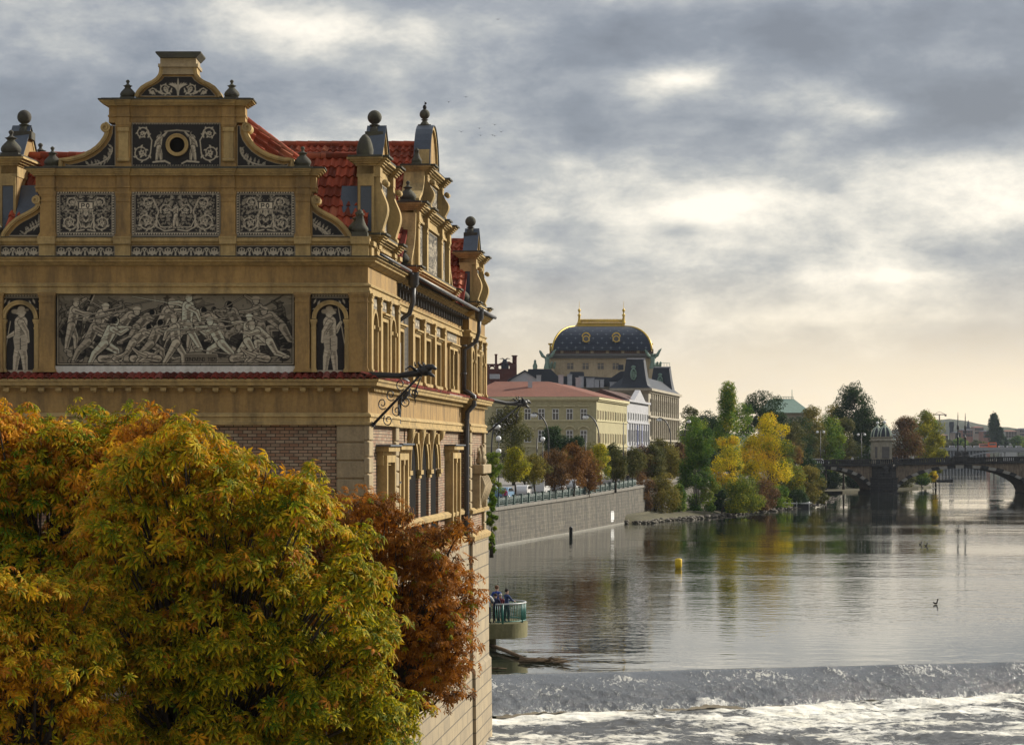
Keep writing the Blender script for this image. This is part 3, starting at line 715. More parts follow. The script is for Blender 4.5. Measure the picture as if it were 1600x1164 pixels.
# ---- north front, lower brick storey
b=MB(); b.sweep(PLAN,[(-.6,fv(1366)),(-.06,fv(1366)),(-.06,fv(664)-.001),(-.6,fv(664)-.001)]); b.build('brick_wall',M['brick'],mus)
def quoins(frm,u0,u1,v1,v0,d,n,parent=mus,alt=0.0):
    b=MB(); h=(v1-v0)/n
    for i in range(n):
        a=alt if i%2 else 0
        b.fbox(frm,u0-a*(1 if frm is fr else 0),u1+a*(0 if frm is fr else 1),v1-(i+1)*h+.035,v1-i*h-.01,-.1,d)
    b.fbox(frm,u0+.02,u1-.02,v0,v1-.01,-.1,d-.05)
    return b.build('quoin_strip',M['stone'],parent,bevel=.02)
quoins(fr,fu(526),fu(570),fv(664),fv(664+14*28.3),.05,14)
quoins(fr,fu(-20),fu(24),fv(664),fv(664+14*28.3),.05,14)
SV=fv
def zat(py,D): return (703-py)*D/F
quoins(sr,-.09,.62,fv(664),zat(838,88),.05,9)
quoins(sr,J1-.62,J1-.02,fv(664),zat(838,88),.05,9)
quoins(sr,J2+.05,J2+.62,fv(664),zat(838,88),.05,9)
quoins(sr,LEN-.6,LEN-.0,fv(664),zat(838,88),.05,9)
# plinth and river wall of pale ashlar
zL1=zat(800,88); zL2=zat(840,89)
ring('string_course',[(-.4,zL1),(.16,zL1),(.18,zL1+.12),(.05,zL1+.2),(-.4,zL1+.2)],M['ochre2'],PLAN_R)
ring('string_course',[(-.4,zL2),(.22,zL2),(.26,zL2+.16),(.08,zL2+.26),(-.4,zL2+.26)],M['ochre2'],PLAN_R)
b=MB(); b.sweep([(FLt.x,61.9),(FRt.x+.02,61.9)]+[side(J1,.14),side(J1,.02),side(J2,.02),side(J2,.14),side(LEN,.14)],[(-.9,-11.6),(.16,-11.6),(.12,-8.2),(.03,-8.1),(.0,zL2),(-.9,zL2)]); b.build('river_wall',M['ashlar'],mus)

# ---- river side, upper floor
vb,vt=fv(582),fv(458)
def backwall(u0,u1,d):
    b=MB(); b.fbox(sr,u0,u1,vb,vt+.05,d-.6,d-.36); return b.build('wall',M['ochre'],mus)
backwall(.05,J1-.02,0); backwall(J1+.0,J2-.0,-REC); backwall(J2+.02,LEN,0)
def opening(u0,u1,v0,v1,d,frame_w=.12,hood=True,double=False,arch=False,parent=mus,fm='ochre2'):
    """window set back in the wall: glass, wooden frame, moulded surround"""
    g=MB(); g.fbox(sr,u0,u1,v0,v1,d-.34,d-.30); w=g.build('window',M['glass'],parent)
    f=MB(); um=(u0+u1)/2
    for a,c in ((u0,u0+.07),(um-.035,um+.035),(u1-.07,u1)): f.fbox(sr,a,c,v0,v1,d-.33,d-.25)
    for a in (v0,v0+(v1-v0)*.64,v1-.07): f.fbox(sr,u0+.07,u1-.07,a,a+.07,d-.325,d-.26)
    f.build('window_frame',M['frame'],w)
    s=MB(); e=frame_w
    s.fbox(sr,u0-e,u0,v0-.02,v1,d-.34,d+.06); s.fbox(sr,u1,u1+e,v0-.02,v1,d-.34,d+.06)
    s.fbox(sr,u0-e,u1+e,v1+.001,v1+e,d-.34,d+.062); s.fbox(sr,u0-e-.06,u1+e+.06,v0-.12,v0-.021,d-.34,d+.12)
    if double: s.fbox(sr,um-.09,um+.09,v0,v1-.001,d-.30,d+.05); s.fbox(sr,um-.13,um+.13,v1-.15,v1-.002,d-.29,d+.07); s.fbox(sr,um-.13,um+.13,v0+.001,v0+.12,d-.29,d+.07)
    if hood: s.fbox(sr,u0-e-.05,u1+e+.05,v1+e+.001,v1+e+.05,d-.2,d+.11); s.fbox(sr,u0-e-.1,u1+e+.1,v1+e+.051,v1+e+.10,d-.2,d+.17)
    return s.build('window_surround',M[fm],w)
def piers(segs,d,v0=vb,v1=vt+.02,m='ochre'):
    for a,c in segs:
        b=MB(); b.fbox(sr,a,c,v0,v1,d-.36,d-.02); b.build('wall_pier',M[m],mus)
def bayfill(u0,u1,v0,v1,d,m='ochre'):
    b=MB(); b.fbox(sr,u0,u1,v0,v1,d-.35,d-.021); b.build('wall_infill',M[m],mus)
def sgr_side(u0,u1,v0,v1,d,kind='grot',seed=0):
    sc=K*1.1; w=(u1-u0)/sc; h=(v1-v0)/sc
    if w<h: cv=p_grot(w,h,seed)
    else: cv=p_frieze(w,h,seed)
    raster('sgraffito_panel',cv,sr,u0,v1,sc,d,mus)
def pavilion_bays(o):
    d=0
    S=[(o+.0,o+.42),(o+1.72,o+2.02),(o+3.46,o+3.76),(o+5.06,o+5.48)]
    for i,(a,c) in enumerate(S):
        piers([(a+.02 if i==0 else a,c)],d); pilaster(sr,a+.04+(.05 if i==0 else 0),c-.03,vb,vt,d=.09,m='ochre2',d0=-.02)
    for a,c in ((o+.42,o+1.72),(o+3.76,o+5.06)):            # arched niches with grotesques
        um=(a+c)/2; r=.46
        bayfill(a,um-r,vb,vt,d); bayfill(um+r,c,vb,vt,d); bayfill(um-r,um+r,vb+1.7,vt,d)
        g=MB(); g.fbox(sr,um-r,um+r,vb,vb+1.7,d-.35,d-.31); g.build('niche_back',M['dark'],mus)
        q=MB(); q.ribbon(sr,arcpts(um,vb+1.25,r,0,180,14),.10,-.3,.05); q.fbox(sr,um-r-.06,um-r+.05,vb,vb+1.2,-.3,.04); q.fbox(sr,um+r-.05,um+r+.06,vb,vb+1.2,-.3,.04)
        q.fbox(sr,um-r-.1,um-r+.08,vb+1.2,vb+1.3,-.3,.09); q.fbox(sr,um+r-.08,um+r+.1,vb+1.2,vb+1.3,-.3,.09); q.build('arch_surround',M['ochre2'],mus)
        sgr_side(a+.05,c-.05,vb+1.78,vt-.02,d-.015)
    a,c=o+2.02,o+3.46
    bayfill(a,a+.22,vb,vt,d);bayfill(c-.22,c,vb,vt,d);bayfill(a+.22,c-.22,vb+1.62,vt,d)
    opening(a+.28,c-.28,vb+.1,vb+1.5,d); sgr_side(a+.06,c-.06,vb+1.82,vt-.02,d-.012)
pavilion_bays(0.0); pavilion_bays(J2)
d=-REC; mid=(J1+J2)/2
def midbays():
    L=[('pair',6.2,8.6),('strip',8.75,9.75),('p',9.85,10.3),('w',10.45,12.35),('p',12.5,12.95),('w',13.1,15.0),('p',15.15,15.6),('w',15.75,17.65),('p',17.8,18.25),('strip',18.35,19.35),('pair',19.6,22.4)]
    prev=J1
    for kd,a,c in L:
        if a-prev>.02: bayfill(prev+.001,a,vb,vt,d)
        prev=c
        if kd=='p':
            piers([(a,c)],d); pilaster(sr,a+.04,c-.04,vb,vt,d=d+.13,m='ochre2',d0=d-.02)
        elif kd=='w':
            bayfill(a,a+.35,vb,vt,d);bayfill(c-.35,c,vb,vt,d);bayfill(a+.35,c-.35,vb+1.62,vt,d)
            opening(a+.42,c-.42,vb+.1,vb+1.5,d); sgr_side(a+.05,c-.05,vb+1.8,vt-.02,d-.01)
            sgr_side(a+.02,a+.26,vb+.05,vb+1.75,d-.012)
        elif kd=='pair':
            bayfill(a,a+.22,vb,vt,d);bayfill(c-.22,c,vb,vt,d);bayfill(a+.22,c-.22,vb+1.62,vt,d)
            opening(a+.30,c-.30,vb+.1,vb+1.5,d,double=True); sgr_side(a+.05,c-.05,vb+1.8,vt-.02,d-.01)
        else:
            bayfill(a,c,vb,vt,d); sgr_side(a+.03,c-.03,vb+.05,vt-.02,d-.008)
    bayfill(prev+.001,J2,vb,vt,d)
midbays()
# bracketed eaves gutter of the middle part
u=J1+.35
while u<J2-.3:
    b=MB(); b.fbox(sr,u,u+.05,fv(424),fv(418),-REC,-REC+.36); b.fbox(sr,u,u+.05,fv(438),fv(424),-REC,-REC+.12); u+=.66; b.build('eaves_bracket',M['zinc'],mus)
b=MB(); 
gp=[sr(J1+.1,fv(404),.40),sr(J2-.1,fv(404),.40)]; b.tube(gp,.06,8); b.build('gutter',M['zinc'],mus)
b=MB(); gp=[(FLt.x-.3,61.6,fv(402.5)+.03),(FRt.x+.33,61.6,fv(402.5)+.03)]
b.tube([sr(-.2,fv(402)+.05,.38),sr(J1+.1,fv(402)+.05,.38)],.04,8); b.tube([sr(J2-.2,fv(402)+.05,.40),sr(LEN+.1,fv(402)+.05,.40)],.07,8); b.build('gutter',M['zinc'],mus)
# downpipes with cranked heads
def downpipe(u,d,ztop,zmid,zbot):
    b=MB(); b.tube([sr(u,ztop-.4,.42),sr(u,zmid+.35,.40),sr(u+.02,zmid,.30),sr(u+.05,zmid-.3,d+.14),sr(u+.05,fv(575),d+.12)],.075,8)
    b.tube([sr(u+.05,fv(575),d+.12),sr(u+.05,fv(588),.40-REC+.1),sr(u+.05,fv(606),.40-REC+.1),sr(u+.05,fv(622),d+.25),sr(u+.05,fv(660),d+.22),sr(u+.05,zbot,d+.22)],.095,8)
    o=b.build('downpipe',M['zinc'],mus); b=MB(); b.lathe(sr(u,ztop-.45,.42),[(.09,0),(.16,.1),(.16,.42),(.19,.45)],seg=10); b.build('rain_head',M['zinc'],o)
    for v in (fv(480),fv(540),fv(640),fv(760),fv(840)): b=MB(); b.lathe(sr(u+.05,v,d+(.12 if v>fv(580) else .22)),[(.11,0),(.11,.06)],seg=8); b.build('pipe_clamp',M['zinc'],o)
    return o
downpipe(J1+.35,-REC,fv(400),fv(470),fv(520)); downpipe(J2-.3,-REC,fv(400),fv(470),-7.0)

# ---- river side, lower storey: hooded windows, triple arcade, relief at the far corner
def lopen(u0,u1,v0,v1,d,hood_v,double=False,wide=0):
    opening(u0,u1,v0,v1,d+.16,frame_w=.2,hood=False,double=double,fm='ochre2')
    b=MB(); e=.30; b.fbox(sr,u0-e,u1+e,hood_v-.55,hood_v-.16,-.1+d,d+.12); b.fbox(sr,u0-e-.12,u1+e+.12,hood_v-.16,hood_v-.02,-.1+d,d+.30)
    b.build('window_hood',M['ochre2'],mus); b=MB(); b.fbox(sr,u0-e-.18,u1+e+.18,hood_v-.018,hood_v+.03,-.1+d,d+.36); b.build('hood_flashing',M['lead'],mus)
lopen(2.2,3.5,-4.6,-.35,0,.12); lopen(6.6,8.1,-4.6,-.3,-REC,.17,True); lopen(19.6,21.6,-4.6,-.3,-REC,.17,True)
for i in range(3):
    cu=9.35+i*2.5+1.3; r=.86; top=.52; sp=-.62
    q=MB(); q.fbox(sr,cu-r,cu+r,-5.5,sp+r*.98,-REC-.06,-REC-.02); q.build('arch_recess_shade',M['void'],mus)  # flush black panel: the shade of the recess is painted, not modelled
    q=MB(); q.ribbon(sr,arcpts(cu,sp,r+.16,0,180,18),.26,-REC-.1,-REC+.06); q.ribbon(sr,arcpts(cu,sp,r+.30,0,180,18),.08,-REC-.1,-REC+.12); 
    q.fbox(sr,cu-.14,cu+.14,sp+r-.05,sp+r+.30,-REC,-REC+.2); q.build('arch_surround',M['ochre2'],mus)
    for s_ in ((-1,1) if i==0 else (1,)):
        q=MB(); x0=cu+s_*(r+.39); q.fbox(sr,x0-.22,x0+.22,-5.5,sp-.28,-REC-.1,-REC+.05); q.build('arcade_pier',M['brick'],mus)
        q=MB(); q.fbox(sr,x0-.26,x0+.26,sp-.28,sp-.16,-REC,-REC+.09); q.fbox(sr,x0-.30,x0+.30,sp-.16,sp-.02,-REC,-REC+.15); q.build('pier_capital',M['ochre2'],mus)
        q=MB(); q.tube([sr(x0,sp+.9,-REC+.02),sr(x0,sp+1.05,-REC+.10),sr(x0,.66,-REC+.14)],[.04,.10,.13],8); q.build('console_bracket',M['ochre2'],mus)
# relief aedicule on the far pavilion
o=J2+1.3
b=MB(); b.fbox(sr,o,o+.35,-2.2,-.9,-.1,.28); b.fbox(sr,o+2.2,o+2.55,-2.2,-.9,-.1,.28); b.fbox(sr,o-.15,o+2.7,-.9,-.55,-.1,.42); b.fbox(sr,o+.5,o+2.05,-2.2,-1.1,-.1,.12); b.build('aedicule',M['stone'],mus,bevel=.03)
b=MB(); c=sr(o+1.28,-.5,.18); b.lathe(c,[(.20,0),(.22,.12),(.12,.22),(.15,.4),(.07,.5),(.09,.6),(.02,.7)],seg=12); b.tube([sr(o+.5,-.5,.16),sr(o+.75,-.2,.16),sr(o+.55,.05,.16),sr(o+.35,-.1,.16)],[.10,.08,.06,.02],7); b.tube([sr(o+2.1,-.5,.16),sr(o+1.85,-.2,.16),sr(o+2.05,.05,.16),sr(o+2.25,-.1,.16)],[.10,.08,.06,.02],7)
b.build('carved_relief',M['stone'],mus)
b=MB()
for i in range(5): 
    b.tube([sr(o+.25+i*.52,-1.0,.28),sr(o+.32+i*.52,-1.35,.34),sr(o+.22+i*.52,-1.75,.26),sr(o+.27+i*.52,-2.1,.16)],[.07,.15,.10,.04],7); 
b.build('carved_relief',M['stone'],mus)

# ---------------------------------------------------------------- north gable
def finial(c,h,parent,kind='urn',m='dark'):
    b=MB()
    if kind=='urn': # squat onion urn on a square foot
        b.lathe(c,[(.30,0),(.30,.09)],sq=4); P=[(.26,.09),(.33,.16),(.345,.24),(.31,.32),(.2,.44),(.12,.52),(.17,.58),(.21,.60),(.12,.63),(.06,.68),(.05,.72),(.085,.78),(.085,.82),(.03,.87)]
    elif kind=='ball':
        b.lathe(c,[(.24,0),(.24,.20)],sq=4); P=[(.18,.20),(.15,.27),(.10,.33),(.08,.36),(.13,.385),(.14,.40),(.08,.42)]
        P+= [(.19*math.cos(a),.60+.19*math.sin(a)) for a in [R(-65+ i*17) for i in range(9)]]+[(.02,.79)]
    else: # tapering pinnacle
        b.lathe(c,[(.26,0),(.26,.16)],sq=4); P=[(.22,.16),(.27,.22),(.27,.30),(.20,.40),(.14,.55),(.10,.72),(.16,.76),(.10,.80),(.10,.86),(.02,.92)]
    s_=h/.87 if kind=='urn' else h/.79 if kind=='ball' else h/.92
    b2=MB(); b2.lathe(c,[(r*s_,z*s_) for r,z in P],seg=14,m=0)
    for q in (b2,): b.v+= []; base=len(b.v); b.v+=q.v; b.f+=[tuple(i+base for i in f) for f in q.f]; b.m+=q.m; b.sm+=q.sm
    if s_!=1:
        n=8; b.v[:n]=[(c[0]+(x-c[0])*s_,c[1]+(y-c[1])*s_,c[2]+(z-c[2])*s_) for x,y,z in b.v[:n]]
        n2=base-n
        b.v[n:base]=[(c[0]+(x-c[0])*s_,c[1]+(y-c[1])*s_,c[2]+(z-c[2])*s_) for x,y,z in b.v[n:base]]
    return b.build('finial',M[m],parent)
GD=-.55   # gable depth behind the front plane
g=MB(); g.fbox(fr,fu(-25),fu(575),fv(405)+.05,fv(371),GD,-.03)
g.fbox(fr,fu(62),fu(488),fv(371),fv(262),GD,-.031); g.fbox(fr,fu(182),fu(369),fv(262),fv(165),GD,-.032)
g.build('gable_wall',M['ochre'],mus)
# attic base band: ledge, blocks and friezes
b=MB(); b.fbox(fr,fu(-28),fu(578),fv(377.5),fv(372),-.4,.10); b.fbox(fr,fu(-27),fu(577),fv(380),fv(377.6),-.4,.05); b.fbox(fr,fu(-26),fu(576),fv(382.5),fv(380.1),-.4,.02); b.build('ledge',M['ochre2'],mus)
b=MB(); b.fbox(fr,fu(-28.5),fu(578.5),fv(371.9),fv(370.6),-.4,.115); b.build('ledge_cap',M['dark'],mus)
blocks=[(62,86),(180,204),(345,368),(462,485),(550,576),(-26,0)]
for a,c in blocks:
    b=MB(); b.fbox(fr,fu(a),fu(c),fv(403.5),fv(383),-.1,.07); b.fbox(fr,fu(a)-.03,fu(c)+.03,fv(382),fv(373),-.1,.135); b.fbox(fr,fu(a)-.04,fu(c)+.04,fv(373),fv(370.2),-.1,.15)
    b.fbox(fr,fu(a)-.025,fu(c)+.025,fv(404.5),fv(401.8),-.1,.09); b.build('pedestal_block',M['ochre2'],mus)
for a,c in ((0,62),(86,180),(204,345),(368,462),(485,550)): raster('frieze_panel',p_frieze(c-a-1.5,18,a),fr,fu(a+.75),fv(384),K,-.012,mus)
# lower tier
for a,c in ((63,87),(182,204),(346,368),(462,485)): pilaster(fr,fu(a),fu(c),fv(370),fv(300),d=.05,d0=-.1)
raster('sgraffito_panel',p_rinceau(93,71,3,True,'PO'),fr,fu(88),fv(298.5),K,-.015,mus)
raster('sgraffito_panel',p_rinceau(139,71,4,True,'putto'),fr,fu(205.5),fv(298.5),K,-.015,mus)
raster('sgraffito_panel',p_rinceau(93,71,5,True,'PO'),fr,fu(369),fv(298.5),K,-.015,mus)
def entab(x0,x1,ya,yb,yc,yd,brk,ov=8):
    """entablature between rows yd (architrave foot) and ya (cornice top); brk = pilaster breaks"""
    b=MB(); b.fbox(fr,fu(x0),fu(x1),fv(yd),fv(yc),GD+.05,.0); b.fbox(fr,fu(x0)-.02,fu(x1)+.02,fv(yc),fv(yc-2.5),GD+.05,.035)
    b.fbox(fr,fu(x0),fu(x1),fv(yc-2.5),fv(yb),GD+.05,-.012)
    for a,c in brk:
        b.fbox(fr,fu(a),fu(c),fv(yd),fv(yc),-.1,.07); b.fbox(fr,fu(a)-.02,fu(c)+.02,fv(yc),fv(yc-2.5),-.1,.10); b.fbox(fr,fu(a),fu(c),fv(yc-2.5),fv(yb),-.1,.06)
    b.build('frieze',M['ochre'],mus)
    b=MB(); n=4
    for i in range(n):
        f0=i/n; f1=(i+1)/n; d=.05+.17*f1**.8; e=ov*K*f1
        b.fbox(fr,fu(x0)-e,fu(x1)+e,fv(yb+(ya-yb)*f0),fv(yb+(ya-yb)*f1)-.0004,GD,d)
        for a,c in brk: b.fbox(fr,fu(a)-.02*i,fu(c)+.02*i,fv(yb+(ya-yb)*f0)+.002,fv(yb+(ya-yb)*f1)-.003,-.1,d+.06)
    b.build('cornice',M['ochre2'],mus)
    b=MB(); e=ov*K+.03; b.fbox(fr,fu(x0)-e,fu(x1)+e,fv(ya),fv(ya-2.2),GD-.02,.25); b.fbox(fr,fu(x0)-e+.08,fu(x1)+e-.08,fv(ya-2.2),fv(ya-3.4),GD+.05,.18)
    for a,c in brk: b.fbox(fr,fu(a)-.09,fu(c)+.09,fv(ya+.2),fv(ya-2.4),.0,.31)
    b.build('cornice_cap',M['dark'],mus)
entab(55.5,494,265,275,294,300,[(64,86),(183,203),(347,367),(463,484)],ov=13)
entab(170,383,158,166,183,192,[(183,203),(347,367)],ov=13)
# middle tier
for a,c in ((183,204),(347,368)):
    pilaster(fr,fu(a),fu(c),fv(262),fv(192),d=.05,d0=-.1)
    b=MB(); b.fbox(fr,fu(a)+.03,fu(c)-.03,fv(206),fv(200),.03,.12); b.fbox(fr,fu(a)+.05,fu(c)-.05,fv(250),fv(206),.03,.075); b.tube([fr(fu(a)+.02,fv(251),.08),fr(fu(c)-.02,fv(251),.08)],.05,8); b.build('console_bracket',M['ochre2'],mus)
cv=Canvas(139,70,1.3)
for s_ in (0,):
    cv.spiral(16,47,14,1.5,0,1,th=1.6); cv.spiral(17,17,11,1.4,.6,-1,th=1.5)
    cv.line([(30,47),(32,28),(24,14)],.8,LT)
    figure(cv,43,38,46,dict(lean=4,l1=(14,4),l2=(-12,-8),a1=(120,140),a2=(-40,-20)),1.1,1,seed=5)
    cv.line([(34,62),(52,60),(60,64)],1.2,LT)
cv.mirror()
cv.ell(71,35,19,19,DK*.8); cv.line([(52,14),(71,12),(90,14)],1.0,LT*.7); cv.border(.9,False)
for i in range(33):
    for y_ in (2.6,67.4): cv.rect(3+i*4.1,y_-1,5.2+i*4.1,y_+1,LT*.55)
cv.noise(.25,9)
mask=((cv.xx-71.5)**2+(cv.yy-35)**2)>12**2
raster('sgraffito_panel',cv,fr,fu(205.5),fv(192),K,-.016,mus,mask=mask)
b=MB(); cu,cvv=fu(277),fv(227)
b.ribbon(fr,arcpts(cu,cvv,14.5*K,0,360,28),5*K,-.03,.06); b.ribbon(fr,arcpts(cu,cvv,16.8*K,0,360,28),1.6*K,-.03,.085); b.build('oculus_ring',M['ochre2'],mus)
b=MB(); b.fpoly(fr,arcpts(cu,cvv,12.3*K,0,345,23),-.031,-.020); b.build('oculus_opening',M['void'],mus)  # flat disc with the dark of the opening put into its colour
# volutes
CX=275.5
def volute(pts,scroll,base_y,inner_x,flip,name='volute',rimw=6.5,seed=1):
    P=[(x if not flip else 2*CX-x,y) for x,y in pts]; ix=inner_x if not flip else 2*CX-inner_x
    poly=[(fu(x),fv(y)) for x,y in P]+[(fu(P[-1][0]),fv(base_y)),(fu(ix),fv(base_y)),(fu(ix),fv(P[0][1]))]
    b=MB(); b.fpoly(fr,poly,GD+.1,-.05); v=b.build(name,M['ochre'],mus)
    xs=[p[0] for p in P]+[ix]; ys=[p[1] for p in P]+[base_y]; x0,x1,y0,y1=min(xs),max(xs),min(ys),max(ys)
    cv=Canvas(x1-x0,y1-y0,1.3); g=random.Random(seed)
    # stem with leaves following the curve
    mid=[(ix+(x-ix)*.5-x0,(y+base_y)/2+2-y0) for x,y in P]
    cv.line(mid,.9,LT)
    for i in range(0,len(mid)-1):
        for q in (0,.5):
            mx=mid[i][0]+(mid[i+1][0]-mid[i][0])*q; my=mid[i][1]+(mid[i+1][1]-mid[i][1])*q
            for s_ in ((-1,) if (2*i+int(q*2))%2 else (1,)): cv.leaf(mx,my,g.uniform(6.5,9.5),g.uniform(2.4,3.2),g.uniform(-.5,.5)+s_*1.1+(math.pi if flip else 0),LT*g.uniform(.75,1),DK)
    off=rimw+1.5
    inner=[]
    for i,(x,y) in enumerate(P):
        a=P[max(0,i-1)];c=P[min(len(P)-1,i+1)];dx,dy=c[0]-a[0],c[1]-a[1];l=math.hypot(dx,dy)
        nx,ny=-dy/l,dx/l
        if flip: nx,ny=-nx,-ny
        inner.append((x+nx*off,min(y+ny*off,base_y-2.5)))
    ipoly=inner+[(ix+(2.5 if not flip else -2.5),base_y-2.5),(ix+(2.5 if not flip else -2.5),inner[0][1])]
    ip=[(x-x0,y-y0) for x,y in ipoly]
    cv.line(ip+[ip[0]],1.6,DK); cv.line(ip+[ip[0]],.55,LT)
    mask=inpoly(cv.xx,cv.yy,ip); cv.noise(.2,seed)
    # mask slightly larger than the light line
    raster('sgraffito_panel',cv,fr,fu(x0),fv(y0),K,-.045,v,mask=mask)
    b=MB(); wv=[rimw*K]*len(P); Q=[(fu(x),fv(y)) for x,y in P]
    b.ribbon(fr,Q,wv,GD+.08,.05); b.ribbon(fr,[(u,v_+.0) for u,v_ in Q],[2.2*K]*len(P),GD+.06,.085)
    sx_,sy_,srr=scroll; sx_=sx_ if not flip else 2*CX-sx_
    sp=[(fu(sx_)+srr*K*(1-i/26*.85)*math.cos(R(90+(1 if not flip else -1)*i*24)),fv(sy_)+srr*K*(1-i/26*.85)*math.sin(R(90+(1 if not flip else -1)*i*24))) for i in range(24)]
    b.ribbon(fr,sp,[2.6*K]*24,-.1,.11); b.fpoly(fr,arcpts(fu(sx_),fv(sy_),srr*K,0,345,23),GD+.08,.07)
    b.build('volute_rim',M['ochre2'],v)
lowv=[(489,308),(490,318),(494,325),(501,330),(510,335),(518,339),(526,344),(533,350),(540,358),(545,365),(547,371)]
uppv=[(383,196),(383.5,207),(386.6,215),(392,223),(399,230.5),(408,237),(420,243),(432,247),(444,249.5),(456,250),(456.5,262)]
for fl in (0,1):
    volute(lowv,(494.5,313,)+(6.5,),371,485,fl,seed=3+fl)
    volute(uppv,(386,200,)+(7.5,),262.5,368.5,fl,seed=8+fl)
# crowning bell with chimney cap
CT=278.5
R_=[(344,152),(341,145),(335,138),(327,133),(318,129),(311,124),(306.5,118),(305,112),(305,105)]
Lp=[(2*CT-x,y) for x,y in R_][::-1]
b=MB(); b.fpoly(fr,[(fu(x),fv(y)) for x,y in R_+Lp],GD+.05,-.02); bell=b.build('gable_top',M['ochre'],mus)
b=MB()
for P in (R_,Lp): b.ribbon(fr,[(fu(x),fv(y)) for x,y in P],[6*K]*len(P),GD,.07); b.ribbon(fr,[(fu(x),fv(y)) for x,y in P],[2*K]*len(P),GD-.02,.10)
b.build('gable_top_rim',M['ochre2'],bell)
cv=Canvas(124,40,1.3)
cv.spiral(42,26,10,1.4,0,1,th=1.4);cv.spiral(22,31,6,1.2,0,-1,th=1.2)
for k_ in range(5): cv.leaf(62,34-k_*3,15,4.2,-math.pi/2-.35*k_,LT)
for k_ in range(3): cv.leaf(50-k_*12,35,12,3,-2.6,LT)
cv.mirror(); cv.leaf(62,36,26,5,-math.pi/2,LT,DK)
ip=[(x-(CT-62)+(-7 if x>CT else 7)*.9,y-113+(2 if y<146 else -1)) for x,y in R_[:-2]+Lp[2:]]
cv.line(ip+[ip[0]],.5,LT); cv.noise(.2,1); mask=inpoly(cv.xx,cv.yy,ip)
raster('sgraffito_panel',cv,fr,fu(CT-62),fv(113),K,-.012,bell,mask=mask)
b=MB()
for x0,x1,y0,y1,d in ((252,306,117,106,.06),(248,310,106,101,.12),(251,307,101,92,.08)): b.fbox(fr,fu(x0),fu(x1),fv(y0),fv(y1),GD-.1-d,d)
b.build('chimney_neck',M['stone'],mus)
b=MB(); b.fpoly(fr,[(fu(252),fv(92)),(fu(308),fv(92)),(fu(315),fv(85)),(fu(315),fv(82.5)),(fu(244.5),fv(82.5)),(fu(244.5),fv(85))],GD-.25,.18); b.build('chimney_cap',M['dark'],mus)
for cx_ in (198,361): finial(fr(fu(cx_),fv(154.5),-.18),31*K,mus)
for cx_ in (80,472): finial(fr(fu(cx_),fv(262),-.18),34*K,mus)
finial(fr(fu(562),fv(370.5),-.15),44*K,mus,'pin'); finial(fr(fu(-11),fv(370.5),-.15),44*K,mus,'pin')

# ---------------------------------------------------------------- roofs
def tileroof(P,S,T,ls,lt,clip=None,w=.215,l=.40,name='roof',m='tile'):
    P=np.array(P,float);S=np.array(Vector(S).normalized());T=np.array(Vector(T).normalized())
    Nn=np.cross(S,T); Nn=Nn/np.linalg.norm(Nn); Nn=Nn if Nn[2]>0 else -Nn
    nc=int(ls/w); nr=int(lt/l); sub=6
    si=np.arange(nc*sub+1)/sub; ph=(si%1.0)
    hp=.055*np.where(ph<.62,np.sin(np.pi*ph/.62),-.35*np.sin(np.pi*(ph-.62)/.38))
    V=[];UV=[];Q=[];k=0; n=len(si)
    for r in range(nr):
        for (tt,lift,uvr) in ((r*l,.0,r+.05),((r+1)*l+.015,.055,r+.9)):
            V.append(P+np.outer(si*w,S)+tt*T+np.outer(hp+lift,Nn)); UV.append(np.stack([si-.001,np.full(n,uvr)],1))
        V.append(P+np.outer(si*w,S)+((r+1)*l+.015)*T+np.outer(hp+.0,Nn)); UV.append(np.stack([si,np.full(n,r+.9)],1))
        ok=np.ones(n-1,bool)
        if clip is not None:
            sm=(si[:-1]+.5/sub)*w; ok=np.array([clip(s_,(r+.5)*l) for s_ in sm])
        i=np.arange(n-1)[ok]
        Q.append(np.stack([k+i,k+i+1,k+n+i+1,k+n+i],1)); Q.append(np.stack([k+n+i,k+n+i+1,k+2*n+i+1,k+2*n+i],1)); k+=3*n
    return mesh_np(name,np.vstack(V),np.vstack(Q),M[m],mus,uv=np.vstack(UV),smooth=False)
# solid under-roofs keep the sky out of the tile gaps
def under(pts,name='roof_deck'):
    b=MB(); 
    n=len(pts); P=list(pts)+[(x,y+.02,z-.12) for x,y,z in pts]
    b.add(P,[tuple(range(n)),tuple(range(2*n-1,n-1,-1))]+[(i,(i+1)%n,(i+1)%n+n,i+n) for i in range(n)]); return b.build(name,M['tiledk'],mus)
def ridge(p,q,r=.11,name='ridge_cap'):
    b=MB(); n=max(2,int((Vector(q)-Vector(p)).length/.38)); pts=[];rs=[]
    P=Vector(p);Q=Vector(q)
    for i in range(n):
        pts+= [tuple(P.lerp(Q,i/n)),tuple(P.lerp(Q,(i+.96)/n))]; rs+=[r*1.12,r]
    b.tube(pts,rs,8); return b.build(name,M['tile'],mus)
def crossroof(uc,zr,half,ze,u_front_only=True,x_in=6.0,name='roof'):
    """roof whose ridge runs inwards from the river gable at u=uc; two slopes of half-width `half`"""
    s0=sr(uc,zr,-.15); 
    for sg in (-1,1):
        T=Vector((SD.x*sg*half,SD.y*sg*half,ze-zr)); lt=T.length+.2
        tileroof((s0[0]-x_in,s0[1],zr),(1,0,0),T,x_in-.02,lt,name=name)
        a=Vector((s0[0]-x_in,s0[1],zr-.06)); c=Vector((s0[0]-.05,s0[1],zr-.06)); under([tuple(a),tuple(c),tuple(c+T),tuple(a+T)])
    ridge((s0[0]-x_in,s0[1],zr+.05),(s0[0],s0[1],zr+.05))
crossroof(2.75,8.20,2.1,5.75,x_in=5.2)
crossroof(13.3,9.92,6.6,5.2,x_in=9.0)
crossroof(26.5,7.95,3.4,5.1,x_in=5.5)
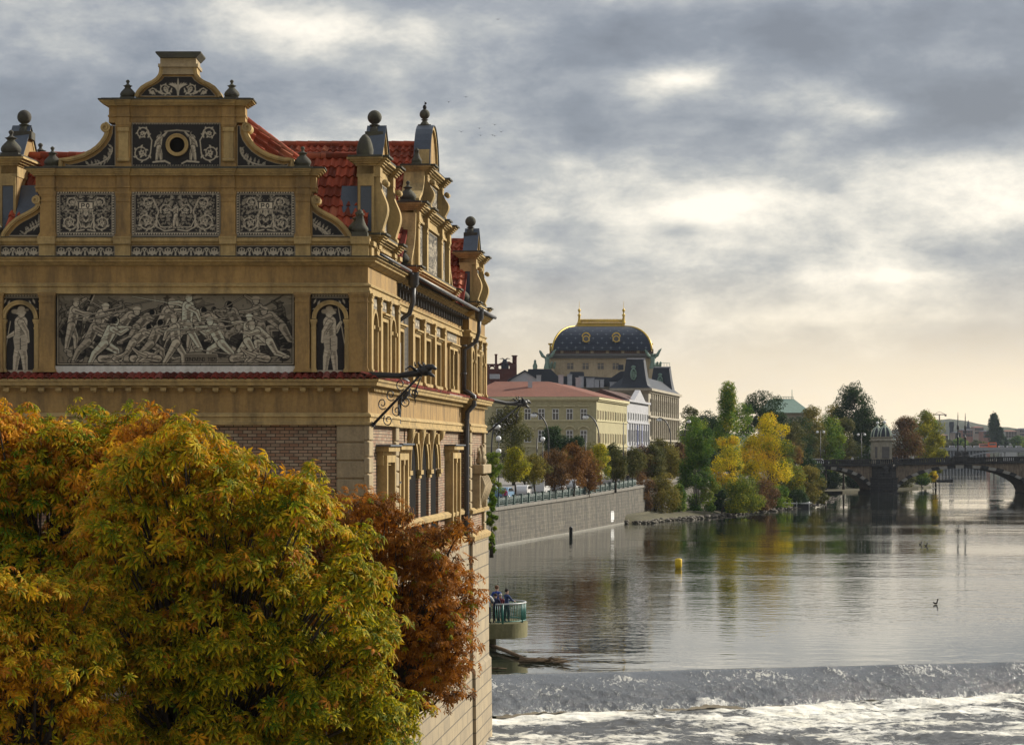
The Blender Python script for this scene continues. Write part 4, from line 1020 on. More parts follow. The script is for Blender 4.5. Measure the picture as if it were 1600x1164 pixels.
# north slope descending behind the upper right volute
tileroof((-7.75,64.4,9.42),(-.25,-.55,-.80),(.80,0,-.60),2.1,2.75,w=.22)
b=MB(); A=Vector((-7.75,64.5,9.36)); S_=Vector((-.25,-.55,-.80)).normalized()*2.0; T_=Vector((.8,0,-.6))*2.7; b.add([tuple(A),tuple(A+T_),tuple(A+T_+S_),tuple(A+S_)]+[tuple(q+Vector((0,.3,-.1))) for q in (A,A+T_,A+T_+S_,A+S_)],[(0,1,2,3),(7,6,5,4),(0,4,5,1),(1,5,6,2),(2,6,7,3),(3,7,4,0)]); b.build('roof_deck',M['tiledk'],mus)
ridge(tuple(A+Vector((0,-.05,.1))),tuple(A+T_+Vector((0,-.05,.1))),r=.09)
# left mirror of the near cross roof and the long street-side slope
s0=sl_(2.75,8.2,-.3)
for sg in (-1,1):
    Tl=Vector((SD.x*sg*2.1,SD.y*sg*2.1,5.75-8.2)); tileroof((s0[0],s0[1],8.2),(1,0,0),Tl,3.2,Tl.length+.2)
ridge((s0[0],s0[1],8.25),(s0[0]+3.2,s0[1],8.25))
b=MB()
c0=sr(.2,5.25,-.4); c1=sr(LEN-.2,5.25,-.4); e0=sl_(.2,5.25,-.4); e1=sl_(LEN-.2,5.25,-.4)
b.add([(e0[0],e0[1]+.6,5.25),(c0[0],c0[1]+.6,5.25),(c1[0],c1[1],5.25),(e1[0],e1[1],5.25),(e0[0]+4.5,67,8.0),(c0[0]-4.5,67,8.0),(c1[0]-4.5,87,8.0),(e1[0]+4.5,87,8.0)],
      [(0,1,5,4),(1,2,6,5),(2,3,7,6),(3,0,4,7),(4,5,6,7),(3,2,1,0)]); b.build('roof_deck',M['tiledk'],mus)
# eaves strip of tiles above the middle gutter
s0=sr(J1+.2,fv(385),-.35); tileroof(s0,tuple(SD),(SD.y*.8,-SD.x*.8,-.42),J2-J1-.4,.85,w=.22)

# ---------------------------------------------------------------- river-side gables (each one part with its own sub-parts)
def sgable(u0,u1,tiers,frm=sr,top='pediment',parent=mus,ballz=None):
    """tiers: list of (half_width_m, z0, z1, scroll?)"""
    uc=(u0+u1)/2
    base=MB(); D0=-.50
    for hw,z0,z1,_ in tiers: base.fbox(frm,uc-hw,uc+hw,z0,z1,D0 if _!='flat' else -.6,-.05)
    G=base.build('river_gable',M['ochre'],parent)
    for ti,(hw,z0,z1,kind) in enumerate(tiers):
        H=z1-z0
        # entablature and cap
        b=MB(); eh=min(.55,H*.24)
        b.fbox(frm,uc-hw-.03,uc+hw+.03,z1-eh,z1-eh+.08,D0-.02,.03); b.fbox(frm,uc-hw,uc+hw,z1-eh+.08,z1-.22,D0-.01,-.01)
        for i in range(4):
            e=.05+.07*i; b.fbox(frm,uc-hw-e,uc+hw+e,z1-.22+.055*i,z1-.22+.055*(i+1)-.001,D0-e,-.02+e)
        pil=[uc-hw+.22,uc+hw-.22] if kind!='four' else [uc-hw+.25,uc-hw*.45,uc+hw*.45,uc+hw-.25]
        for p in pil:
            for i in range(4):
                e=.03+.05*i; b.fbox(frm,p-.2-e,p+.2+e,z1-.219+.055*i,z1-.22+.055*(i+1)-.003,-.1,.16+e)
            b.fbox(frm,p-.2,p+.2,z1-eh+.001,z1-.221,-.1,.13)
        b.build('cornice',M['ochre2'],G)
        b=MB(); b.fbox(frm,uc-hw-.3,uc+hw+.3,z1,z1+.05,D0-.22,.24)
        for p in pil: b.fbox(frm,p-.42,p+.42,z1+.001,z1+.052,-.1,.40)
        b.build('cornice_cap',M['dark'],G)
        for p in pil:
            if kind=='scroll':   # S-shaped bracket standing out from the wall
                b=MB(); zb=z0; zt=z1-eh
                n=16; pts=[]
                for i in range(n+1):
                    f=i/n; dd=.10+.20*math.sin(math.pi*min(1,f*1.25)*1.0)**2*(.4 if f<.35 else 1)+.10*f
                    pts.append((f,dd))
                # side profile extruded across the bracket width
                F2=Frame(frm(p-.17,0,0),frm.N,frm.U)
                poly=[(-.05,zb)]+[(.12+.22*(.5-.5*math.cos(2*math.pi*min(1,f*1.15)))*(0.45+.8*f)+.05*(1-f),zb+f*(zt-zb)) for f,_d in pts]+[(-.05,zt)]
                b.fpoly(F2,poly,-.0,.34)
                c1=frm(p-.2,zt-.16,.26); c2=frm(p+.2,zt-.16,.26); b.tube([c1,c2],.085,10); c1=frm(p-.19,zb+.12,.16); c2=frm(p+.19,zb+.12,.16); b.tube([c1,c2],.07,10)
                b.build('scroll_bracket',M['ochre2'],G)
            else:
                pilaster(frm,p-.16,p+.16,z0+.02,z1-eh,d=.10,parent=G,m='ochre2',d0=-.06)
        # sgraffito between
        if frm is sr:
            inner=[(pil[i]+.22,pil[i+1]-.22) for i in range(len(pil)-1)]
            for a,c in inner:
                sc=K*1.15; w=(c-a)/sc; h=(H-eh-.1)/sc
                if w>8 and h>8:
                    cv=p_rinceau(w,h,ti+3,False,'mask') if w>h*.7 and w>30 else p_grot(w,h,ti)
                    raster('sgraffito_panel',cv,frm,a,z1-eh-.05,sc,-.04,G)
        # returns facing the bridge: window-like lead panel
        b=MB(); p0=frm(uc-hw,0,D0+.04); 
        F3=Frame(p0,frm.N,frm.U*-1)
        b.fbox(F3,.05,.36,z0+.15,z1-eh-.25,-.0,.035); b.build('lead_flashing',M['lead'],G)
        b=MB(); b.fbox(F3,-.02,.05,z0+.02,z1-eh,-.0,.06); b.fbox(F3,.36,.43,z0+.02,z1-eh,-.0,.06); b.fbox(F3,-.02,.43,z1-eh-.25,z1-eh,-.0,.07); b.build('return_frame',M['ochre2'],G)
    return G
# near gable
GA=sgable(.9,4.6,[(1.85,fv(402)+.05,5.85,'flat'),(1.45,5.85,8.02,'scroll')])
def saddle(frm,uc,z,hw,h,parent,arch=False):
    if arch:
        pts=[(uc+hw*math.cos(R(a)),z+h*math.sin(R(a))) for a in range(0,181,12)]
    else: pts=[(uc+hw,z),(uc,z+h),(uc-hw,z)]
    b=MB(); b.fpoly(frm,pts,-.40,-.02); g_=b.build('pediment',M['ochre'],parent)
    b=MB(); b.ribbon(frm,pts,[.13]*len(pts),-.42,.05); b.build('pediment_rim',M['ochre2'],g_)
    b=MB(); b.ribbon(frm,[(u+(u-uc)*.03,v+.075) for u,v in pts],[.03]*len(pts),-.46,.09); b.build('pediment_flashing',M['lead'],g_)
saddle(sr,2.75,8.07,.75,.95,GA)
finial(sr(2.75,8.70,-.25),.84,GA,'ball'); 
# rounded shell stones flanking the pediment
for uu in (1.35,4.15):
    b=MB(); b.lathe(sr(uu,8.07,-.3),[(.22,0),(.24,.16),(.20,.34),(.15,.48),(.07,.58),(.02,.61)],seg=10); b.build('shell_stone',M['dark'],GA)
for uu in (.35,5.1): finial(sr(uu,fv(371)*1.02,-.35),.62,GA,'urn')
# parapet pedestals of the near gable
b=MB(); b.fbox(sr,.0,J1,fv(402)+.03,fv(383),-.5,-.02); b.fbox(sr,-.0,J1+.02,fv(383),fv(378),-.55,.06)
for uu in (.28,1.3,4.2,5.2): b.fbox(sr,uu-.2,uu+.2,fv(402)+.035,fv(384),-.1,.09); b.fbox(sr,uu-.24,uu+.24,fv(384),fv(377),-.1,.15)
b.build('parapet',M['ochre2'],GA)
# large middle gable
GB=sgable(8.0,18.6,[(5.2,fv(402)-.05,5.55,'flat'),(4.1,5.55,7.62,'four'),(2.1,7.62,9.0,'scroll')])
saddle(sr,13.3,9.05,1.1,1.45,GB,arch=True)
finial(sr(13.3,10.42,-.25),.70,GB,'ball')
for uu in (11.4,15.2): finial(sr(uu,9.05,-.25),.56,GB,'pin')
for uu in (9.4,17.2): finial(sr(uu,7.67,-.25),.66,GB,'urn')
for uu in (8.3,18.3): finial(sr(uu,5.60,-.25),.66,GB,'urn')
for sg in (-1,1):
    for (ua,za,ub,zb) in ((13.3+sg*4.15,7.3,13.3+sg*5.1,5.6),(13.3+sg*2.15,8.8,13.3+sg*3.4,7.68)):
        pts=[(ua,za),(ua+(ub-ua)*.12,za-(za-zb)*.35),(ua+(ub-ua)*.4,za-(za-zb)*.62),(ua+(ub-ua)*.75,za-(za-zb)*.78),(ub,zb+.12),(ub,zb)]
        b=MB(); poly=pts+[(ua,zb)]; b.fpoly(sr,poly,-.6,-.06); v=b.build('volute',M['ochre'],GB)
        b=MB(); b.ribbon(sr,pts,[.12]*len(pts),-.62,.04); b.build('volute_rim',M['ochre2'],v)
# far gable
GC=sgable(J2+.8,J2+4.6,[(2.1,fv(402)-.1,5.5,'flat'),(1.45,5.5,7.45,'scroll')])
saddle(sr,J2+2.7,7.5,.75,.9,GC); finial(sr(J2+2.7,8.1,-.25),.86,GC,'ball')
for uu in (J2+.9,J2+4.5): finial(sr(uu,5.55,-.4),.8,GC,'urn')
# street-side near gable (seen over the left shoulder)
GL=sgable(.9,4.6,[(1.85,fv(402)+.05,5.85,'flat'),(1.45,5.85,8.02,'scroll')],frm=sl_)
saddle(sl_,2.75,8.07,.75,.95,GL); finial(sl_(2.75,8.70,-.25),.84,GL,'ball'); 
for uu in (1.4,4.1): finial(sl_(uu,8.07,-.3),.72,GL,'urn')
# lead chute between gable and roof, both sides
for frm_,uu in ((sr,.95),(sl_,.95)):
    b=MB(); p0=frm_(uu,5.3,-.95)
    for z0_,z1_,a,c in ((5.3,6.9,-1.9,-1.0),): 
        b.add([frm_(uu-.45,5.35,-.5),frm_(uu-.45,5.35,-1.0),frm_(uu+.75,7.3,-1.0),frm_(uu+.75,7.3,-.5),frm_(uu+.9,5.35,-.5),frm_(uu+.9,5.35,-1.0)],[(0,1,2,3),(0,3,4),(1,5,2),(0,4,5,1),(3,2,5,4)])
    b.build('lead_valley',M['lead'],mus)

# ---------------------------------------------------------------- dragon-head rainspouts
def rainspout(c,dirv):
    """iron pipe leaving the corner cornice, ending in a beast's head, with a scrolled stay below"""
    d=Vector(dirv).normalized(); up=Vector((0,0,1)); P=Vector(c)
    sd_=d.cross(up).normalized()
    b=MB(); L=1.75
    pts=[P+d*(-.55),P+d*.2+up*(-.03),P+d*.9-up*.06,P+d*1.35-up*.02,P+d*L+up*.04]
    b.tube([tuple(p) for p in pts],[.10,.085,.075,.09,.12],8)
    h=P+d*(L+.05)+up*.06
    b.ball(tuple(h),(.17,.15,.15),10,7); b.ball(tuple(h+d*.12+up*.08),(.13,.10,.09),8,6)
    for s_ in (-1,1):
        b.tube([tuple(h+sd_*s_*.08+up*.08-d*.05),tuple(h+sd_*s_*.13+up*.22-d*.16)],[.05,.01],6)
        b.tube([tuple(h+sd_*s_*.06-d*.25-up*.0),tuple(h+sd_*s_*.20-d*.35+up*.12),tuple(h+sd_*s_*.24-d*.5+up*.02)],[.05,.03,.01],6)
    b.tube([tuple(h+d*.05+up*.07),tuple(h+d*.24+up*.10),tuple(h+d*.36+up*.03)],[.09,.07,.04],7)
    b.tube([tuple(h+d*.05-up*.03),tuple(h+d*.20-up*.12),tuple(h+d*.30-up*.16)],[.07,.05,.03],7)
    for k_ in range(3): q=h-d*(.05+.14*k_)+up*.12; b.tube([tuple(q),tuple(q-d*.05+up*.13)],[.035,.005],5)
    o=b.build('rainspout',M['iron'],mus)
    # stay
    b=MB(); A=P+d*(L-.05); B=P+d*.0-up*1.35
    b.tube([tuple(A),tuple(A.lerp(B,.5)),tuple(B)],[.03,.035,.04],6)
    def spi(ctr,r,a0,sg,tn=1.3):
        pts=[]
        for i in range(20):
            f=i/19;a=a0+sg*f*tn*2*math.pi;rr=r*(1-.75*f); pts.append(tuple(ctr+d*(rr*math.cos(a))+up*(rr*math.sin(a))))
        b.tube(pts,.016,5)
    for f,sg in ((.25,1),(.42,1),(.60,1),(.78,1),(.35,-1),(.55,-1),(.72,-1)):
        ctr=A.lerp(B,f)+(d*.62-up*.75)*(.24*sg); spi(ctr,.17,math.atan2(.6*sg,-.62*sg),1 if sg>0 else -1)
    for k_ in range(6):
        a=k_*math.pi/3; b.tube([tuple(B),tuple(B+d*.10*math.cos(a)+up*.10*math.sin(a))],[.04,.01],5)
    e=P+d*(1.45)-up*.50; b.tube([tuple(A-up*.02),tuple(e),tuple(e-up*.35)],[.012,.03,.008],5); b.tube([tuple(e-d*.1+up*.05),tuple(e+d*.1-up*.02)],.02,5)
    b.build('spout_stay',M['iron'],o)
nd=Vector((.80,-.60,0))
rainspout((FRt.x+.15,61.8,fv(585)),nd)
f2=sr(LEN,fv(585),.1); rainspout(f2,(.8,.6,-.12))
# ---------------------------------------------------------------- trees
M['bark']=mottled('dark_bark',(.050,.038,.026),var=.4,scale=5,fine=24,bump=.6)
M['leaf']=colattr('chestnut_leaf',rough=.65,trans=.32,spec=.10)
M['leaf2']=colattr('distant_foliage',rough=.8,trans=.30,spec=.15)

def palmate():
    """one horse-chestnut leaf: seven drooping folded leaflets round a stalk end; unit size = leaf radius"""
    V=[];T=[];tip=[]
    for i,(a,l) in enumerate(zip([-138,-96,-50,0,50,96,138],[.55,.78,.95,1.0,.95,.78,.55])):
        a=R(a); ca,sa=math.cos(a),math.sin(a); w=.132*l+.022
        def P(r,s_,z): return (r*ca-s_*sa, r*sa+s_*ca, z)
        k=len(V)
        V+= [P(.04,0,0),P(.60*l,w,-.12*l),P(.60*l,-w,-.12*l),P(.56*l,0,-.03*l-.02),P(l,0,-.38*l)]
        tip+=[0,.5,.5,.1,1]
        T+=[(k,k+2,k+3),(k,k+3,k+1),(k+3,k+2,k+4),(k+1,k+3,k+4)]
    return np.array(V),np.array(T),np.array(tip)
PV,PT,PTIP=palmate()

def frames(nrm,g):
    """random rotation frames with local z along nrm"""
    n=len(nrm); z=nrm/np.linalg.norm(nrm,axis=1,keepdims=True)
    r=g.normal(size=(n,3)); x=r-(r*z).sum(1,keepdims=True)*z; x/=np.linalg.norm(x,axis=1,keepdims=True)
    y=np.cross(z,x); return x,y,z

def chestnut_crown(name,parent,C,Nn,size,pal,g,xdir=None):
    n=len(C); x,y,z=frames(Nn,g)
    if xdir is not None:      # middle leaflet points outwards
        x=xdir-(xdir*z).sum(1,keepdims=True)*z; x/=np.linalg.norm(x,axis=1,keepdims=True)+1e-9; y=np.cross(z,x)
    s=size*g.uniform(.55,1.45,n)
    droop=g.uniform(.6,1.7,n)
    P=PV[None]*s[:,None,None]
    V=C[:,None]+P[...,0:1]*x[:,None]+P[...,1:2]*y[:,None]+P[...,2:3]*droop[:,None,None]*z[:,None]
    k=len(PV)
    Tt=(PT[None]+(np.arange(n)*k)[:,None,None]).reshape(-1,3)
    base,edge=pal    # (n,3) leaf colour and (n,3) rim colour
    lf=g.uniform(.75,1.25,(n,7,1)).repeat(5,axis=1).reshape(n,35,1)
    col=base[:,None]*(1-PTIP[None,:,None])+edge[:,None]*PTIP[None,:,None]; col=np.clip(col*lf,0,1)
    return mesh_np(name,V.reshape(-1,3),Tt,M['leaf'],parent,col=col.reshape(-1,3))

def limbs(name,parent,base,tips,g,r0,fork=.45,m='bark'):
    """trunk with limbs curving out to each tip"""
    b=MB(); B=Vector(base); top=B+Vector((0,0,fork))
    b.tube([tuple(B-Vector((0,0,.3))),tuple(B+Vector((0,0,fork*.3))),tuple(B+Vector((.05,0,fork*.7))),tuple(top)],[r0*1.35,r0*1.05,r0*.95,r0*.85],9)
    for t_,r in tips:
        T=Vector(t_); mid=top.lerp(T,.45)+Vector((g.uniform(-.25,.25),g.uniform(-.25,.25),(T-top).length*.10))
        q=top.lerp(T,.75)+Vector((g.uniform(-.15,.15),g.uniform(-.15,.15),(T-top).length*.05))
        b.tube([tuple(top-Vector((0,0,.25))),tuple(top.lerp(mid,.5)+Vector((0,0,.1))),tuple(mid),tuple(q),tuple(T)],[r0*.50*r,r0*.38*r,r0*.27*r,r0*.16*r,.012],6)
    return b.build(name,M[m],parent,fix=False)

def chestnut(label,base,clumps,cols,n_per,size,seed,r0=.26,fork=2.2,group=None):
    """clumps: list of (x,y,z,r) leaf masses.  cols: function(points,g)->(base,edge)"""
    g=np.random.default_rng(seed)
    t_=empty('chestnut_tree',base,label,'tree',group)
    C=[];Nn=[];XD=[];tips=[]
    for (cx,cy,cz,r) in clumps:
        # each mass is a set of small domed sprays carried on twigs
        ns=max(3,int(r*r*17)+2); 
        for _ in range(ns):
            v=g.normal(size=3); v/=np.linalg.norm(v); v[2]=v[2]*.95+.05; rr=r*g.uniform(.2,1.15)
            sc=np.array((cx,cy,cz))+v*rr*np.array((1,1,.80)); sr_=g.uniform(.28,.50)
            n=int(n_per*1.75*g.uniform(.7,1.3))
            a=g.uniform(0,2*math.pi,n); q=np.sqrt(g.uniform(0,1,n))
            off=np.stack([np.cos(a)*q,np.sin(a)*q,-.55*q**2+g.normal(0,.17,n)],1)*sr_
            C.append(sc+off); nn=np.stack([np.cos(a)*q*.75,np.sin(a)*q*.75,np.full(n,.70)],1)+g.normal(0,.42,(n,3))+v*.35; Nn.append(nn)
            XD.append(np.stack([np.cos(a),np.sin(a),np.full(n,-.25)],1)+v*.5)
            if g.random()<.16: tips.append((tuple(sc-v*.10),.34))
        tips.append(((cx,cy+r*.3,cz-r*.2),.75))
    C=np.vstack(C);Nn=np.vstack(Nn);XD=np.vstack(XD)
    b,e=cols(C,g)
    chestnut_crown('crown',t_,C,Nn,size,(b,e),g,XD)
    gg=random.Random(seed); limbs('trunk',t_,base,tips,gg,r0,fork)
    return t_

def lowfreq(C,s,seed):
    g=np.random.default_rng(seed); v=np.zeros(len(C))
    for k in range(5):
        d=g.normal(size=3)*s; v+=np.sin(C@d+g.uniform(0,6.28))
    return v/5
GREEN=np.array((.040,.115,.006)); OLIVE=np.array((.20,.26,.008)); YEL=np.array((.76,.56,.014)); GOLD=np.array((.72,.36,.012)); ORG=np.array((.52,.19,.014)); RUS=np.array((.36,.135,.014)); BRN=np.array((.10,.042,.014))
def blend(t,stops):
    t=np.clip(t,0,1)*(len(stops)-1); i=np.minimum(t.astype(int),len(stops)-2); f=(t-i)[:,None]
    S=np.array(stops); return S[i]*(1-f)+S[i+1]*f
def cols_green(C,g,shift=0.0):
    u=.38+.40*lowfreq(C,1.7,3)+g.normal(0,.26,len(C))+shift+.05*(C[:,2]+3.5)-.045*(C[:,0]+6)
    b=blend(u,[GREEN*.6,GREEN,GREEN*1.2,OLIVE,YEL*.7,GOLD*.9]); e=blend(u+g.uniform(.15,.6,len(C)),[OLIVE*.8,YEL*.9,YEL,YEL,GOLD,ORG])
    br=g.random(len(C))<.05; b[br]=ORG; e[br]=BRN; return b,e
def cols_gold(C,g):
    u=.32+.5*lowfreq(C,1.4,5)+g.normal(0,.24,len(C))
    return blend(u,[GREEN,OLIVE,GOLD*.8,ORG,ORG*.9,RUS]),blend(u+g.uniform(.0,.35,len(C)),[OLIVE,YEL,GOLD,ORG,RUS,BRN])
def cols_rust(C,g):
    u=.42+.35*lowfreq(C,1.1,8)+g.normal(0,.24,len(C))
    b=blend(u,[BRN,RUS*.8,RUS,ORG*.75,ORG*.8]); e=blend(u+g.uniform(-.2,.3,len(C)),[BRN,BRN,RUS,ORG,ORG])
    gr=g.random(len(C))<.05; b[gr]=OLIVE; return b,e
def clumps_from(px_list,Dc,depth,seed):
    """leaf masses given where they stand in the picture plane of distance Dc, spread in depth"""
    g=random.Random(seed); out=[]
    for (px,py,rp) in px_list:
        D=Dc+g.uniform(-depth,depth); x,y,z=W(px,py,D); out.append((x,y,z,rp*D/F))
    return out
def fill(poly,Dc,layers,sp,seed):
    """leaf masses filling an outline seen at distance Dc, in several depth layers, edges kept ragged"""
    g=random.Random(seed); out=[]
    xs=[p[0] for p in poly]; ys=[p[1] for p in poly]
    for li,(dd,k) in enumerate(layers):
        y=min(ys)+(li*.5)*sp; row=0
        while y<max(ys)+sp:
            x=min(xs)+(sp/2 if row%2 else 0)+li*sp*.3
            while x<max(xs):
                px=x+g.uniform(-.3,.3)*sp; py=y+g.uniform(-.3,.3)*sp
                if bool(inpoly(np.array([px]),np.array([py]),poly)[0]) and g.random()<k:
                    D=Dc+dd+g.uniform(-.45,.45); X,Y,Z=W(px,py,D); out.append((X,Y,Z,sp*g.uniform(.78,1.12)*D/F))
                x+=sp
            y+=sp*.86; row+=1
    for (X,Y,Z,r) in [c for c in out if g.random()<.22]:      # stray shoots standing out of the mass
        a=g.uniform(0,2*math.pi); out.append((X+math.cos(a)*r*1.15,Y-g.uniform(0,.5),Z+math.sin(a)*r*1.0+.15,r*.42))
    return out
P1=[(150,745),(215,700),(270,680),(340,690),(400,716),(455,735),(490,755),(500,800),(585,850),(575,930),(580,1000),(610,1080),(640,1180),(140,1180)]
chestnut('broad green and yellow chestnut tree in front of the brick wall',W(330,1420,46.5),fill(P1,45.6,[(-.7,.55),(.9,.55),(2.4,.45)],46,1),cols_green,9,.190,11,fork=1.6)
P2=[(-60,636),(60,636),(150,636),(215,648),(285,664),(300,800),(230,900),(-60,980)]
chestnut('golden orange chestnut tree at the left behind the green one',W(80,1380,51),fill(P2,51,[(-.6,.80),(.9,.62)],42,2),cols_gold,10,.175,12,fork=3.0)
P3=[(-60,900),(90,900),(150,990),(165,1190),(-60,1190)]
chestnut('yellow and orange chestnut at the lower left corner nearest the bridge',W(30,1440,43.5),fill(P3,43.0,[(-.4,.66),(.8,.55)],46,3),lambda C,g:cols_green(C,g,.15),11,.160,13,fork=1.6)
P4=[(470,790),(520,760),(590,765),(655,800),(705,832),(730,882),(729,940),(720,985),(738,1045),(703,1080),(640,1100),(580,1090),(520,960)]
chestnut('russet brown chestnut tree against the river side wall',W(610,1330,56),fill(P4,55.6,[(-.5,.92),(.9,.75)],40,4),cols_rust,10,.135,14,fork=2.6)

def bgtree(label,px,ytop,ybot,wpx,D,zbase,cols,seed,name='broadleaf_tree',kind='round',n=3200,lean=0.0,group=None,sz=None,dens=1.0,twigs=False):
    """riverside tree: crown of leaf clumps between picture rows ytop..ybot, half width wpx, on a limbed trunk"""
    g=np.random.default_rng(seed); gg=random.Random(seed)
    k=D/F; xc=(px-800)*k; zt=(703-ytop)*k; zb=(703-ybot)*k; hw=wpx*k*1.14; H=zt-zb
    bx=xc-lean*k
    t_=empty(name,(bx,D,zbase),label,'tree',group)
    n=int(n*3.3); nb=34 if kind!='poplar' else 30
    bl=[]
    for i in range(nb):
        f=g.uniform(0,1)
        if kind=='poplar': prof=math.sin(math.pi*min(1,(f*.86+.12)))**.55*(1-.55*f); rb=.34*hw+.05*H*.3
        elif kind=='willow': prof=.55+.45*math.sin(math.pi*f**.8); rb=.34*hw
        else: prof=math.sin(math.pi*(.13+.80*f))**.6; rb=.36*hw
        a=g.uniform(0,2*math.pi); q=math.sqrt(g.uniform(0,1))*prof
        r=rb*g.uniform(.65,1.25)
        cz=zb+r*.6+f*(H-1.5*r)
        bl.append((xc+math.cos(a)*q*(hw-r*.6),D+math.sin(a)*q*(hw-r*.6),cz,r*.95,r*(1.35 if kind=='poplar' else .85)))
    bl.append((xc,D,zt-rb*.8,rb*.8,rb*.85))
    s0=sz or max(.16,2.15*k)
    per=int(n*dens/len(bl)); C=[];Nn=[];B=[]
    for i,(x,y,z,r,rz) in enumerate(bl):
        v=g.normal(size=(per,3)); v/=np.linalg.norm(v,axis=1,keepdims=True); rr=g.uniform(.45,1.12,per)**.6
        # ragged: stretch along random spikes
        sp=1+.28*np.maximum(0,np.sin(v[:,0]*5+i)*np.sin(v[:,2]*6+i*2))
        C.append(np.array((x,y,z))+v*(rr*sp)[:,None]*np.array((r,r,rz))); Nn.append(v+g.normal(0,.5,(per,3))+np.array((0,0,.4))); B.append(np.full(per,g.normal(0,.25)))
    C=np.vstack(C);Nn=np.vstack(Nn);B=np.concatenate(B)
    keep=C[:,2]>zbase-.1; C=C[keep];Nn=Nn[keep];B=B[keep]
    m=len(C); x,y,z=frames(Nn,g); s=s0*g.uniform(.55,1.35,m)[:,None]
    el=1.5 if kind in('willow','poplar') else 1.1
    P0=C-x*s*.5; P1=C-y*s*.30; P2=C+x*s*.5*el; P3=C+y*s*.34
    V=np.stack([P0,P1,P2,P3],1).reshape(-1,3); Q=np.arange(4*m).reshape(m,4)
    u=.56+B+g.normal(0,.19,m)+.22*lowfreq(C,.35/max(.5,hw*.2),seed)
    col=blend(u,cols)*g.uniform(.8,1.2,(m,1)); col=np.repeat(np.clip(col,0,1),4,axis=0)
    mesh_np('crown',V,Q,M['leaf2'],t_,col=col)
    tips=[((b_[0],b_[1],b_[2]),.5) for b_ in bl[::4 if not twigs else 1]]
    if twigs:
        for i in range(40):
            b_=bl[int(g.integers(len(bl)))]; tips.append(((b_[0]+g.normal(0,b_[3]*.8),b_[1]+g.normal(0,b_[3]*.8),b_[2]+abs(g.normal(0,b_[3]))),.25))
    limbs('trunk',t_,(bx,D,zbase),tips,gg,max(.11,.015*(zt-zbase)),fork=max(.6,(zb-zbase)*.75+.4))
    return t_
# ---------------------------------------------------------------- river, weir, banks
def vnoise(x,y,seed=0):
    g=np.random.default_rng(seed); T=g.random((256,256)); xi=np.floor(x).astype(int);yi=np.floor(y).astype(int); fx=x-xi;fy=y-yi
    fx=fx*fx*(3-2*fx);fy=fy*fy*(3-2*fy); a=T[xi%256,yi%256];b=T[(xi+1)%256,yi%256];c=T[xi%256,(yi+1)%256];d=T[(xi+1)%256,(yi+1)%256]
    return (a*(1-fx)+b*fx)*(1-fy)+(c*(1-fx)+d*fx)*fy
def fbm(x,y,oct=4,seed=0):
    v=0;a=.5;t=0
    for o in range(oct): v=v+a*vnoise(x*2**o,y*2**o,seed+o);t+=a;a*=.5
    return v/t
def watermat():
    m,t,b=nt('river_water')
    b.inputs['Base Color'].default_value=(.012,.017,.012,1); b.inputs['Roughness'].default_value=.02; b.inputs['IOR'].default_value=1.333; b.inputs['Specular IOR Level'].default_value=.5
    tc=N(t,'ShaderNodeTexCoord')
    def lay(sx_,sy_,sc,det,rot=0):
        mp=N(t,'ShaderNodeMapping'); mp.inputs['Scale'].default_value=(sx_,sy_,1); mp.inputs['Rotation'].default_value=(0,0,R(rot)); t.links.new(tc.outputs['Object'],mp.inputs[0])
        n=N(t,'ShaderNodeTexNoise',Scale=sc,Detail=det,Roughness=.55,Distortion=.3); t.links.new(mp.outputs[0],n.inputs[0]); return n.outputs['Fac']
    rp_=lay(1.0,1.5,2.6,3,-5); a=lay(.8,1.0,1.1,3,8); c=lay(.35,.5,1.0,2,-12); big=lay(.012,.045,1.0,4,4)
    # patches of ruffled and calm water
    msk=ramp(t,big,[(.40,(.12,.12,.12)),(.50,(.42,.42,.42)),(.60,(1,1,1))]).outputs['Color']
    geo_=N(t,'ShaderNodeNewGeometry'); sp_=N(t,'ShaderNodeSeparateXYZ'); t.links.new(geo_.outputs['Position'],sp_.inputs[0])
    nearw=ramp(t,mth(t,'DIVIDE',sp_.outputs[1],400),[(.28,(.0,.0,.0)),(.32,(1,1,1)),(.45,(.8,.8,.8)),(.62,(.12,.12,.12)),(1,(0,0,0))]).outputs['Color']
    h=mth(t,'ADD',mth(t,'MULTIPLY',a,.55),mth(t,'MULTIPLY',c,1.0)); h=mth(t,'MULTIPLY',h,msk); h=mth(t,'ADD',h,mth(t,'MULTIPLY',mth(t,'MULTIPLY',mth(t,'ADD',a,mth(t,'MULTIPLY',rp_,.12)),nearw),.40))
    bp=N(t,'ShaderNodeBump',Strength=1.0,Distance=.034); t.links.new(h,bp.inputs['Height']); t.links.new(bp.outputs[0],b.inputs['Normal'])
    return m
M['water']=watermat()
